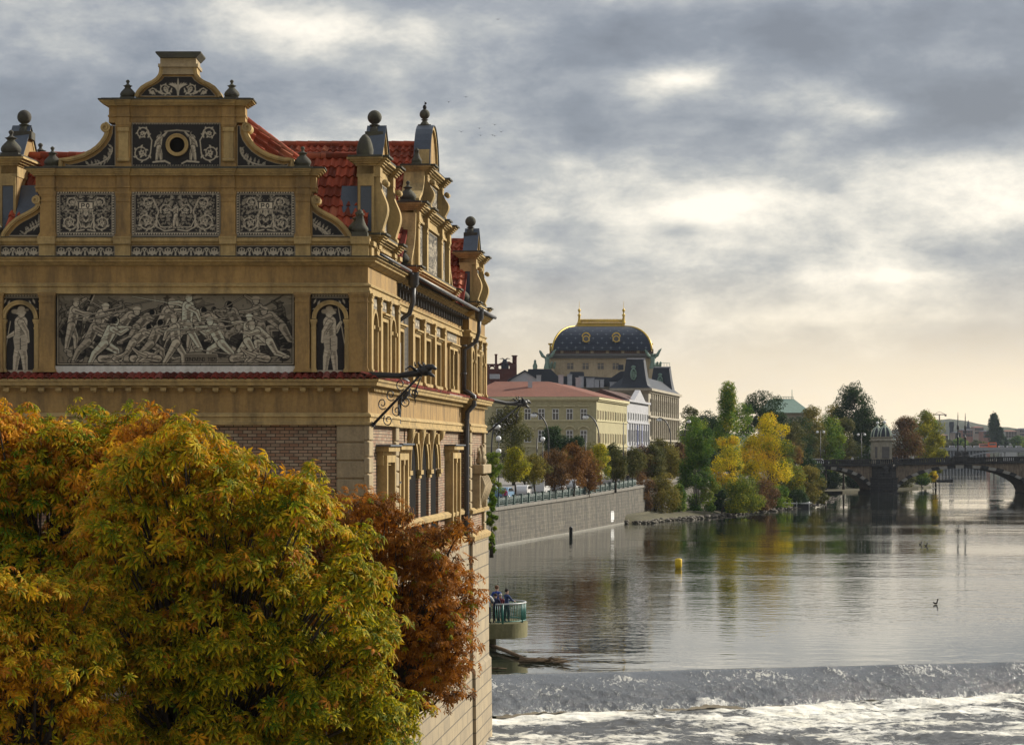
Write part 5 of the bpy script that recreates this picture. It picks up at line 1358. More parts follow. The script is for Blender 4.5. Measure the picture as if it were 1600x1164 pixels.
def foammat(name,wcol,foam,noise_sc,th,rough=.12,sc=(1,1,1)):
    """turbulent water: dark water with white foam where the vertex value and a noise together are high"""
    m,t,b=nt(name)
    at=N(t,'ShaderNodeAttribute'); at.attribute_name='Col'; tc=N(t,'ShaderNodeTexCoord')
    mp=N(t,'ShaderNodeMapping'); mp.inputs['Scale'].default_value=sc; t.links.new(tc.outputs['Object'],mp.inputs[0])
    n=N(t,'ShaderNodeTexNoise',Scale=noise_sc,Detail=8,Roughness=.68,Distortion=.8); t.links.new(mp.outputs[0],n.inputs[0])
    n2=N(t,'ShaderNodeTexNoise',Scale=noise_sc*.35,Detail=4,Roughness=.6); t.links.new(mp.outputs[0],n2.inputs[0])
    s=mth(t,'ADD',at.outputs['Fac'],mth(t,'MULTIPLY',mth(t,'SUBTRACT',n.outputs['Fac'],.5),1.7))
    f=ramp(t,s,[(th-.10,(0,0,0)),(th+.05,(.5,.5,.5)),(th+.25,(1,1,1))]).outputs['Color']
    fc=mix(t,n2.outputs['Fac'],foam,(foam[0]*.85,foam[1]*.78,foam[2]*.6))
    t.links.new(mix(t,f,wcol,fc),b.inputs['Base Color'])
    t.links.new(mth(t,'ADD',mth(t,'MULTIPLY',f,.7),rough),b.inputs['Roughness']); b.inputs['IOR'].default_value=1.333
    bp=N(t,'ShaderNodeBump',Strength=.9,Distance=.12); t.links.new(n.outputs['Fac'],bp.inputs['Height']); t.links.new(bp.outputs[0],b.inputs['Normal'])
    return m
M['weir']=foammat('weir_water',(.13,.138,.145),(.82,.83,.83),3.4,.46,sc=(1.6,.55,1))
M['foam']=foammat('foaming_water',(.09,.088,.08),(.90,.91,.90),1.7,.36)
def crest(X): return 103.0+.249*X
def toe(X): return 97.6+.325*X+.25*np.sin(X*.9)+.2*np.sin(X*.37+1)
me=bpy.data.meshes.new('river_water')
pts=[(-40,crest(-40),-10),(260,crest(260),-10),(3000,400,-10),(3000,9000,-10),(-3000,9000,-10),(-3000,300,-10),(-40,110,-10)]
me.from_pydata(pts,[],[tuple(range(len(pts)))]); me.materials.append(M['water']); tag(link('river_water',me),kind='structure')
# weir face
xs=np.arange(-22,62,.11); ts=np.linspace(0,1,64)
Xg,Tg=np.meshgrid(xs,ts); Yc=crest(Xg); Yt=toe(Xg); Yg=Yc+(Yt-Yc)*Tg
drop=1.2*(Tg**1.5*.9+.1*Tg); rr=fbm(Xg*.8+Yg*.35,Yg*1.2,4,3)-.5; ridge_=(.5+.5*np.sin((Xg*1.05+Yg*.9)+3*fbm(Xg*.25,Yg*.25,2,9)*3))**3
r2=fbm(Xg*2.6+Yg,Yg*2.2,4,13)-.5
r3=fbm(Xg*5,Yg*5,3,17)-.5
Zg=-10-drop+rr*.16*np.minimum(1,Tg*2.2)*(1-.3*Tg)+r2*.14*np.clip(Tg*2-.35,0,1)+r3*.12*np.clip(Tg*2-.5,0,1)+ridge_*.10*np.exp(-((Tg-.16)/.12)**2)
bump_=np.exp(-((Xg-8.6)**2/.35+(Tg-.93)**2/.01)); Zg+=bump_*.22*(.4+fbm(Xg*3,Yg*3,3,8))
Zg[0]=-10.004
fo=.13+.30*np.clip((Tg-.80)/.2,0,1)+.35*bump_+.24*ridge_*np.exp(-((Tg-.26)/.16)**2)+.12*np.exp(-((Tg-.45)/.25)**2)+.20*(fbm(Xg*.5,Yg*.9,3,5)-.5)
V=np.stack([Xg,Yg,Zg],-1).reshape(-1,3); nx=len(xs); idx=np.arange(len(V)).reshape(len(ts),nx)
Q=np.stack([idx[:-1,:-1],idx[:-1,1:],idx[1:,1:],idx[1:,:-1]],-1).reshape(-1,4)[:,::-1]
w_=mesh_np('weir',V,Q,M['weir'],smooth=True,col=np.repeat(fo.reshape(-1,1),3,1)); tag(w_,kind='structure')
# tail water
xs=np.arange(-14,46,.13); ts=np.linspace(0,1,190)
Xg,Tg=np.meshgrid(xs,ts); Yt=toe(Xg)+.35; Yg=Yt+(78-Yt)*Tg; dist=Yt-Yg
Zg=-11.25+(fbm(Xg*.55,Yg*.6,5,21)-.5)*(.30*np.exp(-dist/4)+.22)+(fbm(Xg*2.2,Yg*2.2,4,41)-.5)*.16+.12*np.exp(-((dist-.9)/.6)**2)*fbm(Xg*.8,Yg*.5,3,2)
net=1-np.abs(fbm(Xg*.22+2*fbm(Xg*.1,Yg*.1,2,4),Yg*.30,4,31)-.5)*6
fo=.42*np.exp(-dist/2.6)+.20+.34*np.clip(net,-.6,1)-.05*np.clip(dist/20,0,1)
V=np.stack([Xg,Yg,Zg],-1).reshape(-1,3); nx=len(xs); idx=np.arange(len(V)).reshape(len(ts),nx)
Q=np.stack([idx[:-1,:-1],idx[:-1,1:],idx[1:,1:],idx[1:,:-1]],-1).reshape(-1,4)[:,::-1]
w_=mesh_np('foaming_water',V,Q,M['foam'],smooth=True,col=np.repeat(fo.reshape(-1,1),3,1)); tag(w_,kind='structure')
b=MB(); b.add([(-300,-40,-11.9),(300,-40,-11.9),(300,130,-11.9),(-300,130,-11.9)],[(0,1,2,3)]); tag(b.build('river_bed',M['water']),kind='structure')
# ground round the museum and street towards the trees
M['paving']=brick('grey_paving',(.22,.20,.18),(.27,.25,.22),(.09,.08,.07),w=.6,h=.6,ms=.02,dirt=(.1,.09,.07))
b=MB(); b.fpoly(Frame((0,0,-8.6),(1,0,0),(0,0,1)),[(0,0)],0,0) if False else None
def slab(name,pts,z,mat,th=3.2,kind='structure'):
    n=len(pts); b=MB(); zz=z if hasattr(z,'__len__') else [z]*n
    P=[(x,y,zz[i]) for i,(x,y) in enumerate(pts)]+[(x,y,zz[i]-th) for i,(x,y) in enumerate(pts)]
    b.add(P,[tuple(range(n)),tuple(range(2*n-1,n-1,-1))]+[(i,(i+1)%n,(i+1)%n+n,i+n) for i in range(n)]); return tag(b.build(name,mat),kind=kind)
slab('pavement',[(-70,20),(-2.6,20),(-2.9,61.8),(-70,61.8)],-8.4,M['paving'])
slab('pavement',[(-70,62.2),(FLt.x-.7,62.2),(FLt.x+1.9,92.5),(-3.0,92.5),(-2.9,124),(-70,130)],-8.5,M['paving'])
# ---- embankment wall and street behind it
M['quay']=brick('grey_granite_quay',(.125,.108,.078),(.078,.068,.052),(.18,.165,.13),w=1.7,h=.42,ms=.03,dirt=(.035,.033,.028),damt=.7,runs=((.035,.033,.027),(.27,.25,.20)))
t=M['quay'].node_tree
Qp=[(-9.5,205,-6.4),(-2.1,238,-6.0),(7.1,277,-5.65),(15,313,-5.25),(31,385,-4.4),(66,522,-3.2)]
def sweepz(b,path,prof,m=0):
    """profile d,dz relative to a path with its own height"""
    n=len(path);k=len(prof);P=[]
    for i in range(n):
        a=Vector(path[max(0,i-1)][:2]);c=Vector(path[min(n-1,i+1)][:2]);d=(c-a).normalized();nn=Vector((d.y,-d.x))
        for dd,z in prof:
            P.append((path[i][0]+nn.x*dd,path[i][1]+nn.y*dd,(path[i][2]+z) if z>-90 else -z-100 if False else (path[i][2]+z if z>-90 else -10.8)))
    fs=[]
    for i in range(n-1):
        for j in range(k): fs.append((i*k+j,(i+1)*k+j,(i+1)*k+(j+1)%k,i*k+(j+1)%k))
    fs+= [tuple(range(k)),tuple((n-1)*k+j for j in range(k-1,-1,-1))]; b.add(P,fs,m)
qw=empty('quay_wall',(-2,238,-10.8),'tall grey granite embankment wall with pale streaks rising from the river','wall')
b=MB(); sweepz(b,Qp,[(-1.2,-99),(.28,-99),(.0,-.36),(-1.2,-.36)]); b.build('wall_face',M['quay'],qw)
b=MB(); sweepz(b,Qp,[(-1.0,-.358),(.10,-.358),(.16,-.30),(.16,-.04),(.08,.0),(-1.0,.0)]); b.build('coping',mottled('granite_coping',(.17,.155,.13),var=.3,streak=.4,dirt=(.3,.29,.27)),qw)
b=MB(); Wl=[(x,y,-9.86) for x,y,z in Qp]; sweepz(b,Wl,[(-.1,-.3),(.34,-.3),(.34,.0),(.24,.06),(-.1,.06)]); b.build('waterline_ledge',mottled('pale_ledge',(.22,.21,.18),var=.25),qw)
M['asphalt']=mottled('asphalt',(.075,.072,.07),var=.2,scale=.3,fine=6,bump=.2)
M['kerbstone']=mottled('kerbstone',(.24,.23,.21),var=.2)
M['grass']=mottled('bank_grass',(.055,.052,.022),var=.4,scale=.5,fine=5,dirt=(.13,.10,.06),streak=.6,bump=.8)
def strip(name,inn,out,dz,mat,th=.5):
    b=MB();P=[]
    for x,y,z in Qp: P+= [(x-inn,y+inn*.2,z+dz),(x-out,y+out*.2,z+dz)]
    n=len(Qp);P2=[(x,y,z-th) for x,y,z in P]
    fs=[(2*i,2*i+2,2*i+3,2*i+1) for i in range(n-1)]+[(2*n+2*i+1,2*n+2*i+3,2*n+2*i+2,2*n+2*i) for i in range(n-1)]
    fs+=[(2*i,2*n+2*i,2*n+2*i+2,2*i+2) for i in range(n-1)]+[(2*i+3,2*n+2*i+3,2*n+2*i+1,2*i+1) for i in range(n-1)]
    b.add(P+P2,fs); return tag(b.build(name,mat),kind='structure')
strip('pavement',.95,5.5,-.05,M['paving'],.6); strip('road',5.5,15.0,-.18,M['asphalt'],.6); strip('pavement',15.0,19.5,-.05,M['paving'],.6)
slab('ground',[(-400,200)]+[(x-19,y+3.7) for x,y,z in Qp]+[(60,640),(-400,640)],[-6.9]+[z-.25 for x,y,z in Qp]+[-3.4,-3.4],M['paving'])
# green railing on the quay
M['railgreen']=mottled('green_cast_iron',(.045,.085,.075),rough=.5,var=.3,spec=.5,bump=.1)
rail=empty('railing',(Qp[1][0],Qp[1][1],Qp[1][2]),'long green cast iron railing with square posts along the quay wall','railing')
def along(s):
    """point at path parameter in metres from Qp[0]"""
    for i in range(len(Qp)-1):
        a=Vector(Qp[i]);c=Vector(Qp[i+1]);l=(c-a).length
        if s<=l or i==len(Qp)-2: return a.lerp(c,s/l),(c-a).normalized()
        s-=l
s=20.0
while s<122:
    p,d=along(s); q,_=along(s+3.6); n_=Vector((d.y,-d.x,0))
    b=MB(); fp=Frame(p-n_*.35,(d.x,d.y,0),n_); b.fbox(fp,-.17,.17,0,.98,-.13,.13); b.fbox(fp,-.21,.21,.98,1.08,-.17,.17); b.fbox(fp,-.2,.2,0,.14,-.16,.16); b.build('post',M['railgreen'],rail)
    b=MB(); sl2=(q.z-p.z)
    for v0,v1 in ((.10,.16),(.86,.92),(.66,.70)): b.tube([tuple(Vector(fp(.2,(v0+v1)/2,0))),tuple(Vector(fp(3.4,(v0+v1)/2+sl2,0)))],.03,5)
    x=.32
    while x<3.35:
        b.tube([fp(x,.13+sl2*x/3.6,0),fp(x,.89+sl2*x/3.6,0)],.018,4); 
        if int(x*10)%2==0: b.tube([fp(x+.08*math.cos(a)+.08,.42+.14*math.sin(a)+sl2*x/3.6,0) for a in [i*math.pi/4 for i in range(9)]],.018,4)
        x+=.16
    b.build('rail_panel',M['railgreen'],rail); s+=3.6
# pale plate on the wall near the water, mooring post
p,d=along(33+72); 
pl=W(952,808,304)
b=MB(); fw=Frame((pl[0]+.15,pl[1],0),(.22,.975,0),(.975,-.22,0)); b.fbox(fw,-1.2,1.2,pl[2]-.35,pl[2]+.65,.0,.28); b.fbox(fw,-.9,.9,pl[2]-.6,pl[2]-.4,.0,.25); b.fbox(fw,-1.0,1.0,pl[2]+.7,pl[2]+.8,.0,.27)
tag(b.build('gauge_board',mottled('white_paint_worn',(.7,.7,.7),var=.25)), 'white painted board low on the grey quay wall above the water','board')
b=MB(); c=W(892,838,268); b.lathe((c[0],c[1],-10.6),[(.20,0),(.20,1.5),(.22,1.52),(.20,1.62),(.05,1.72)],seg=10); tag(b.build('mooring_post',M['iron']),'short black post standing in the water against the quay wall','post')
# low bank with trees
BK=[(972,818),(1000,818),(1030,814),(1065,812),(1100,809),(1140,805),(1180,800),(1215,797),(1250,793),(1285,786),(1300,778)]
bank=[];zb_=[]
for px,py in BK: D=10*F/(py-703); bank.append(((px-800)*D/F,D))
V=[];rows=14
inner=[(16,316),(19,330),(24,352),(28,370),(32,388),(37,405),(43,428),(48,450),(54,474),(60,500),(64,515)]
for i in range(len(bank)):
    for j in range(rows):
        f=j/(rows-1); x=bank[i][0]+(inner[i][0]-bank[i][0])*f; y=bank[i][1]+(inner[i][1]-bank[i][1])*f
        V.append((x,y,-10.25+.9*min(1,f*6)**.6+.25*math.sin(x*1.3+y*.7)*min(1,f*4)*.5+.6*f))
Q=[(i*rows+j,(i+1)*rows+j,(i+1)*rows+j+1,i*rows+j+1) for i in range(len(bank)-1) for j in range(rows-1)]
tag(mesh_np('river_bank',V,Q,M['grass'],smooth=True),kind='structure')
# stones and driftwood along its edge
g=random.Random(5); b=MB(); M['rock']=mottled('grey_rock',(.17,.15,.12),var=.5,scale=1.5)
for i in range(420):
    f=g.uniform(0,len(bank)-1.001); k=int(f); x=bank[k][0]+(bank[k+1][0]-bank[k][0])*(f-k); y=bank[k][1]+(bank[k+1][1]-bank[k][1])*(f-k)
    r=g.uniform(.08,.34)*(1.6 if g.random()<.06 else 1); b.ball((x+g.uniform(-.5,1.6),y+g.uniform(-.5,3.2),-9.92+g.uniform(-.1,.25)),(r*g.uniform(.8,1.8),r,r*.6),6,4)
o=b.build('bank_rubble',M['rock']); tag(o,'grey rubble stones lying along the waterline of the wooded bank','rubble',kind='stuff')
GR=[np.array((.036,.090,.012)),np.array((.075,.155,.016)),np.array((.15,.24,.020)),np.array((.27,.32,.025))]
DG=[np.array((.014,.036,.014)),np.array((.026,.058,.018)),np.array((.050,.085,.024))]
YG=[np.array((.09,.14,.015)),np.array((.22,.24,.02)),np.array((.50,.42,.02)),np.array((.66,.50,.03))]
YY=[np.array((.07,.11,.015)),np.array((.22,.26,.015)),np.array((.58,.48,.015)),np.array((.80,.62,.02)),np.array((.74,.44,.02))]
OL=[np.array((.050,.062,.018)),np.array((.095,.10,.024)),np.array((.17,.15,.035))]
OY=[np.array((.08,.09,.02)),np.array((.19,.17,.03)),np.array((.33,.25,.04))]
BW=[np.array((.065,.040,.022)),np.array((.13,.072,.030)),np.array((.22,.115,.035))]
RO=[np.array((.09,.048,.02)),np.array((.19,.085,.025)),np.array((.34,.17,.035))]
def zq(D):
    for i in range(len(Qp)-1):
        if Qp[i][1]<=D<=Qp[i+1][1]: f=(D-Qp[i][1])/(Qp[i+1][1]-Qp[i][1]); return Qp[i][2]+f*(Qp[i+1][2]-Qp[i][2])-.05
    return -3.4 if D>522 else -6.4
QG='autumn trees along the quay promenade'
L_=[ # label, px, ytop, ybot, half, D, cols, kind, n
 ('thin yellow-green tree at the museum corner on the quay',772,706,790,15,246,[OL[1],GR[2],YG[1]],'willow',1600),
 ('small quay tree with bright yellow top and olive base',805,696,754,22,252,[OL[1],OL[2],YG[1],YG[2]],'round',2400),
 ('brown thin-leaved tree beside the bright yellow topped tree',835,708,760,24,262,OY,'round',2000),
 ('bare-looking brown quay tree in front of the pale lamp',866,700,765,25,270,BW,'round',2400),
 ('russet crowned quay tree below the yellow house windows',897,690,762,24,280,RO,'round',2600),
 ('russet orange quay tree leaning over the green railing',920,702,766,22,288,RO,'round',2400),
 ('yellow-green young quay tree under the corner of the yellow house',938,692,752,18,300,YG,'round',1800),
 ('olive quay tree left of the bare bank tree',962,700,752,20,306,OL,'round',2200)]
for i,(lb,px,a,c,hw,D,cl,kd,n) in enumerate(L_): bgtree(lb,px,a,c,hw,D,zq(D),cl,100+i,name='quay_tree',kind=kd,n=n,group=QG)
L2=[('big dark olive tree with brown tips in front of the yellow house',798,632,722,36,335,OL,'round',4500,-4),
 ('dark green round bush tree before the yellow facade centre',868,664,712,24,345,DG,'round',2600,0),
 ('dark green low tree beside the lit lower window of the yellow house',902,680,714,17,345,DG,'round',1500,0),
 ('olive tree in front of the cream terrace end',988,696,748,24,350,OL,'round',2400,0),
 ('dull green tree below the white house',1018,692,750,22,362,OL,'round',2400,0),
 ('mixed green and brown tree beside the curved street lamp',1046,690,748,22,372,OY,'round',2400,0)]
for i,(lb,px,a,c,hw,D,cl,kd,n,ln) in enumerate(L2): bgtree(lb,px,a,c,hw,D,zq(D),cl,140+i,kind=kd,n=n,lean=ln)
zi=-9.45
L3=[('sparse brown willow at the foot of the quay wall',1002,735,800,22,332,BW,'round',1300,6,1),
 ('leaning olive yellow willow at the left tip of the bank',1036,738,804,27,335,OY,'round',2800,14,1),
 ('tall dense dark green willow left of the yellow poplars',1090,668,806,31,350,[GR[0]*.8,GR[0],GR[1],GR[2],YG[1]*.8],'willow',7500,0,0),
 ('yellow poplar with dark branches showing through',1136,676,775,28,372,YY,'round',3000,-8,1),
 ('low yellow-green willow leaning out over the rocks',1162,742,800,36,348,[YG[0],YG[0],YG[1],YG[2]],'round',3600,34,0),
 ('tall bright yellow poplar right of centre of the bank',1202,644,775,35,392,YY,'round',5000,-4,1),
 ('bright yellow smaller tree joined to the tall yellow poplar',1176,680,750,22,395,YY,'round',2200,0,0),
 ('brown leafless thicket tree below the yellow poplar',1195,745,796,24,372,BW,'round',2200,0,1),
 ('green tree with yellow tips behind the jetty',1232,715,785,27,400,[GR[1],GR[2],OL[2],YG[2]],'round',3200,0,0),
 ('olive willow hanging over the white jetty',1262,726,786,24,404,OY,'round',3000,10,0),
 ('pinkish brown sparse tree right of the yellow poplar',1238,690,735,16,440,[BW[1],RO[1],OY[2]],'round',1100,0,1)]
for i,(lb,px,a,c,hw,D,cl,kd,n,ln,tw) in enumerate(L3): bgtree(lb,px,a,c,hw,D,zi,cl,180+i,name='bank_tree',kind=kd,n=n,lean=ln,twigs=bool(tw),group='trees on the low river bank')
L4=[('tall pointed green poplar with an orange flank',1138,597,765,25,430,[GR[0],GR[1],GR[2],GR[2],YG[2]],'poplar',5200),
 ('green tree filling the gap left of the tall poplar',1085,648,740,27,455,GR,'round',3200),
 ('yellow-green tree at the foot of the tall green poplar',1112,680,750,22,430,[GR[1],GR[2],YG[1],YG[2]],'round',2400),
 ('dark green double-topped tree behind the yellow poplar',1186,610,755,34,480,DG,'round',6000),
 ('dark green tree left of the copper roof',1214,618,750,26,500,DG,'round',3400),
 ('distant olive tree row end behind the cream building',1076,632,700,18,640,OL,'round',1500),
 ('distant dark tree between the cream building and the poplar',1106,640,700,22,640,DG,'round',1800),
 ('brown bare-topped tree right of the copper roof',1268,632,725,24,545,OY,'round',2400),
 ('olive brown tree below the copper roof',1242,658,740,24,520,OL,'round',3000),
 ('mid green tree behind the bridge end cars',1290,648,735,28,548,GR,'round',4200),
 ('olive tree between the bridge lamp and the domed kiosk',1318,652,735,26,556,OL,'round',3600),
 ('very tall dark round-headed tree above the bridge',1336,596,700,34,575,[DG[0],DG[1],DG[2]],'round',6500),
 ('dark green tree just left of the domed kiosk',1358,634,735,28,570,DG,'round',4500),
 ('thin brown tree rising behind the bridge lamp',1304,628,700,20,600,OY,'round',1500)]
for i,(lb,px,a,c,hw,D,cl,kd,n) in enumerate(L4): bgtree(lb,px,a,c,hw,D,-9.2 if D>430 else zi,cl,220+i,kind=kd,n=n)
L5=[('russet brown island tree right of the domed kiosk',1412,650,730,30,600,[BW[0],BW[1],RO[1],OL[1]],'round',5200),
 ('tall yellow-green island tree behind the bridge',1446,640,730,28,620,[GR[2],OL[2],YG[1],YG[2]],'round',5200),
 ('bushy yellow-green tree at the island tip by the water',1462,672,738,17,612,[OL[1],YG[1],YG[2]],'round',2400),
 ('small orange tree under the arch at the island tip',1458,735,752,7,600,YY,'round',600),
 ('green shrub tree under the arch beside the orange one',1440,732,757,13,598,GR,'round',1200),
 ('dark shrub tree behind the bridge pier',1414,735,764,16,590,OL,'round',1300),
 ('dark bushy tree under the left arch',1298,730,766,22,570,DG,'round',2200),
 ('dark bushy tree in the shadow of the left arch',1335,732,768,18,575,DG,'round',1800)]
for i,(lb,px,a,c,hw,D,cl,kd,n) in enumerate(L5): bgtree(lb,px,a,c,hw,D,-9.6,cl,260+i,kind=kd,n=n)
QB=[('tall olive tree of the back row filling the gap before the cream building',1030,684,742,26,380),('green brown tree of the back row at the quay bend',1058,690,745,22,388),('low olive tree in the back row beside the museum corner lamps',820,712,752,20,334),('olive tree in the back row before the yellow house corner',925,690,745,24,338),('olive brown tree in the back row under the curved lamp',852,704,748,24,336),('brown olive tree in the back row beside the tram pole',886,702,748,24,337),('green olive tree in the back row before the white house',958,692,746,24,352),('olive tree at the end of the back row of the quay',1000,694,748,26,362)]
for i,(lb,px,a,c,hw,D) in enumerate(QB): bgtree(lb,px,a,c,hw,D,zq(D),[OL,BW,OY][i%3],440+i,name='quay_tree',n=2200,group=QG)
UN=[('tall green tree standing between the green poplar and the dark double tree',1160,628,770,24,470,GR),('dark tree behind the brown topped tree by the copper roof',1250,650,760,24,530,DG),('tall olive tree at the left end of the island bridge ramp',1272,655,740,20,535,OL),('green tree filling the bank behind the dense willow',1120,650,760,24,440,DG),('dark shrub at the waterline under the left yellow poplar',1128,762,806,20,356,DG),('dark bush under the big leaning willow trunk',1150,778,808,16,352,GR),('brown bush above the rocks right of the leaning willow',1188,772,803,20,366,BW),
 ('dense green bush behind the rocks below the yellow poplar',1215,758,800,22,384,GR),('dark green bush beside the jetty',1244,764,794,20,398,DG),('olive bush right of the jetty by the bridge',1278,752,788,16,412,OL),
 ('dark green tree mass behind the left yellow poplar',1108,700,780,26,400,DG),('green tree mass between the two yellow poplars',1165,700,790,26,402,GR),('olive tree mass behind the tall yellow poplar',1228,690,780,28,430,OL),
 ('dark tree mass beside the bridge abutment',1262,700,780,24,460,DG),('dull green tree at the left behind the dense willow',1062,690,770,24,390,OL),('brown and green thicket behind the bare willow',1020,720,775,26,375,OL),('dark shrub on the bank by the quay wall',1060,755,806,15,340,GR)]
for i,(lb,px,a,c,hw,D,cl) in enumerate(UN): bgtree(lb,px,a,c,hw,D,zi,cl,330+i,name='bank_shrub' if a>750 else 'bank_tree',kind='willow' if i%2 else 'round',n=2200)
# land under the trees beyond the bridge
slab('river_bank',[(62,512),(92,560),(96,580),(104,590),(112,615),(112,700),(60,800),(-200,800),(-200,530)],-9.55,M['grass'],1.2)
wl=[(62,531,0),(74,566,0),(84,585,0)]
# shrub hanging at the far corner of the museum
bgtree('green shrub hanging from the wall behind the far museum corner',768,770,862,9,150,-6.7,[GR[1],GR[2],YG[1]],300,name='shrub',kind='willow',n=1400)
# ---------------------------------------------------------------- stone road bridge
M['bstone']=brick('sooty_bridge_stone',(.062,.056,.048),(.036,.034,.031),(.014,.014,.014),w=1.3,h=.6,ms=.05,dirt=(.02,.02,.022),damt=.6)
M['bstone2']=mottled('brown_spandrel_stone',(.25,.19,.13),var=.45,scale=.8,dirt=(.04,.035,.03),streak=.8)
M['blight']=mottled('pale_voussoir',(.34,.32,.28),var=.3)
M['copper']=mottled('green_copper',(.17,.25,.205),rough=.6,var=.25)
M['slate']=mottled('dark_slate',(.030,.036,.048),rough=.5,var=.3,scale=.5,fine=5)
M['gilt']=mottled('gilded_metal',(.62,.42,.07),rough=.45,var=.2,metal=.3)
M['lamp']=mottled('opal_lamp_glass',(.78,.78,.76),rough=.3,var=.05,bump=0)
BD=522.0; bk=BD/F
bx=lambda px:(px-800)*bk
bz=lambda py:(703-py)*bk
def ztop(px): return bz(719.5-(px-1265)*.018)
bridge=empty('stone_bridge',(bx(1382),BD,-10.4),'dark stone arch bridge with balustrade crossing the river at the right','bridge')
bf=Frame((0,BD,0),(1,0,0),(0,-1,0))
def spandrel(x0,x1,cx,a,b_,name='arch_spandrel',dpt=16,mat=None):
    n=40; pts=[]
    for i in range(n+1):
        f=i/n; px=cx-a+2*a*f; px=min(max(px,x0),x1); y=772-b_*math.sqrt(max(0,1-((px-cx)/a)**2)); pts.append((bx(px),bz(y)))
    top=[(bx(x1),ztop(x1)-1.25),(bx(x0),ztop(x0)-1.25)]
    b=MB()
    P=[];k=len(pts)
    for d in (0,-dpt):
        for (u,v) in pts: P.append(bf(u,v,d))
        for (u,v) in pts: P.append(bf(u,ztop(u/bk+800)-1.25,d))
    fs=[]
    for i in range(k-1):
        fs.append((i,i+1,k+i+1,k+i)); fs.append((2*k+i+1,2*k+i,3*k+i,3*k+i+1)); fs.append((i+1,i,2*k+i,2*k+i+1)); fs.append((k+i,k+i+1,3*k+i+1,3*k+i))
    b.add(P,fs); b.build(name,mat or M['bstone2'],bridge)
    # voussoirs, alternately proud and pale
    m=26
    for i in range(m):
        f0=math.pi*(i+.04)/m; f1=math.pi*(i+.96)/m
        def pt(f,g_): return (bx(cx-a*math.cos(f)*(1+g_/a)),bz(772-b_*math.sin(f)*(1+g_/b_)))
        c=800+pt((f0+f1)/2,0)[0]/bk
        if not(x0-2<c<x1+2): continue
        t_=MB(); th=5.5 if i%2 else 4.6
        t_.fpoly(bf,[pt(f0,-.3),pt(f1,-.3),pt(f1,th),pt(f0,th)],-1.2,.10 if i%2 else .22)
        t_.build('voussoir',M['bstone' if i%2 else 'blight'],bridge)
spandrel(1216,1362,1289,73,39); spandrel(1400,1612,1506,106,41)
spandrel(1655,1870,1762,106,41)
def bbox(x0,x1,y0,y1,d0,d1,name,mat): 
    b=MB(); b.fbox(bf,bx(x0),bx(x1),bz(y0),bz(y1),d0,d1); return b.build(name,mat,bridge)
for cx in (1381,1634):
    b=MB(); hw=21; zt_=ztop(cx)-1.2
    b.fpoly(Frame((0,0,-10.4),(1,0,0),(0,0,1)),[(0,0),(0,0),(0,0)],0,0) if False else None
    P=[(bx(cx-hw),BD-.4),(bx(cx-hw*.55),BD-2.6),(bx(cx+hw*.55),BD-2.6),(bx(cx+hw),BD-.4),(bx(cx+hw),BD+16.4),(bx(cx-hw),BD+16.4)]
    def loft(z0,z1,s=1.0):
        n=len(P); c=Vector((bx(cx),BD+8)); Q=[tuple(c+(Vector(p)-c)*s) for p in P]
        b.add([(x,y,z0) for x,y in Q]+[(x,y,z1) for x,y in Q],[tuple(range(n-1,-1,-1)),tuple(range(n,2*n))]+[(i,(i+1)%n,(i+1)%n+n,i+n) for i in range(n)])
    loft(-10.6,-9.6,1.08); loft(-9.6,bz(748),1.0); loft(bz(748),bz(746),1.04); loft(bz(746),zt_,.93); loft(zt_-.5,zt_+.05,1.0)
    b.build('pier',M['bstone'],bridge)
    b=MB()
    for i in range(5): b.fbox(bf,bx(cx-10),bx(cx+10),bz(766-i*4.2),bz(766-i*4.2)+.3,2.4,2.75)
    c=bf(bx(cx),bz(733),2.3); b.lathe((c[0],c[1],c[2]-1.2),[(.7,0),(.8,.5),(.5,.9),(.9,1.4),(.5,1.9),(.2,2.3)],seg=10); b.build('carved_cartouche',M['bstone'],bridge)
# deck, cornice, balustrade
b=MB(); P=[];
for px in (1180,1900):
    for d in (.45,-16.5): 
        for dz in (-1.45,-1.18): u=bx(px); p=bf(u,ztop(px)+dz,d); P.append(p)
b.add(P,[(0,1,3,2),(4,6,7,5),(0,4,5,1),(2,3,7,6),(1,5,7,3),(0,2,6,4)]); b.build('deck',M['bstone'],bridge)
b=MB(); b.add([tuple(p) for p in []],[])
for d in (.2,-16.1):
    for (dz0,dz1,w_) in ((-1.18,-1.0,.22),(-.16,.0,.20)):
        P=[]
        for px in (1180,1900):
            for dd in (d-w_,d+w_):
                for dz in (dz0,dz1): P.append(bf(bx(px),ztop(px)+dz,dd))
        b.add(P,[(0,1,3,2),(4,6,7,5),(0,4,5,1),(2,3,7,6),(1,5,7,3),(0,2,6,4)])
    px=1182
    while px<1720:
        b.fbox(bf,bx(px),bx(px)+.22,ztop(px)-1.0,ztop(px)-.15,d-.1,d+.1); 
        if int((px-1182)/3)%9==0: b.fbox(bf,bx(px)-.3,bx(px)+.5,ztop(px)-1.18,ztop(px)+.02,d-.25,d+.25)
        px+=3
b.build('balustrade',M['bstone'],bridge)
M['rib']=mottled('pale_verdigris_rib',(.48,.55,.44),bump=0)
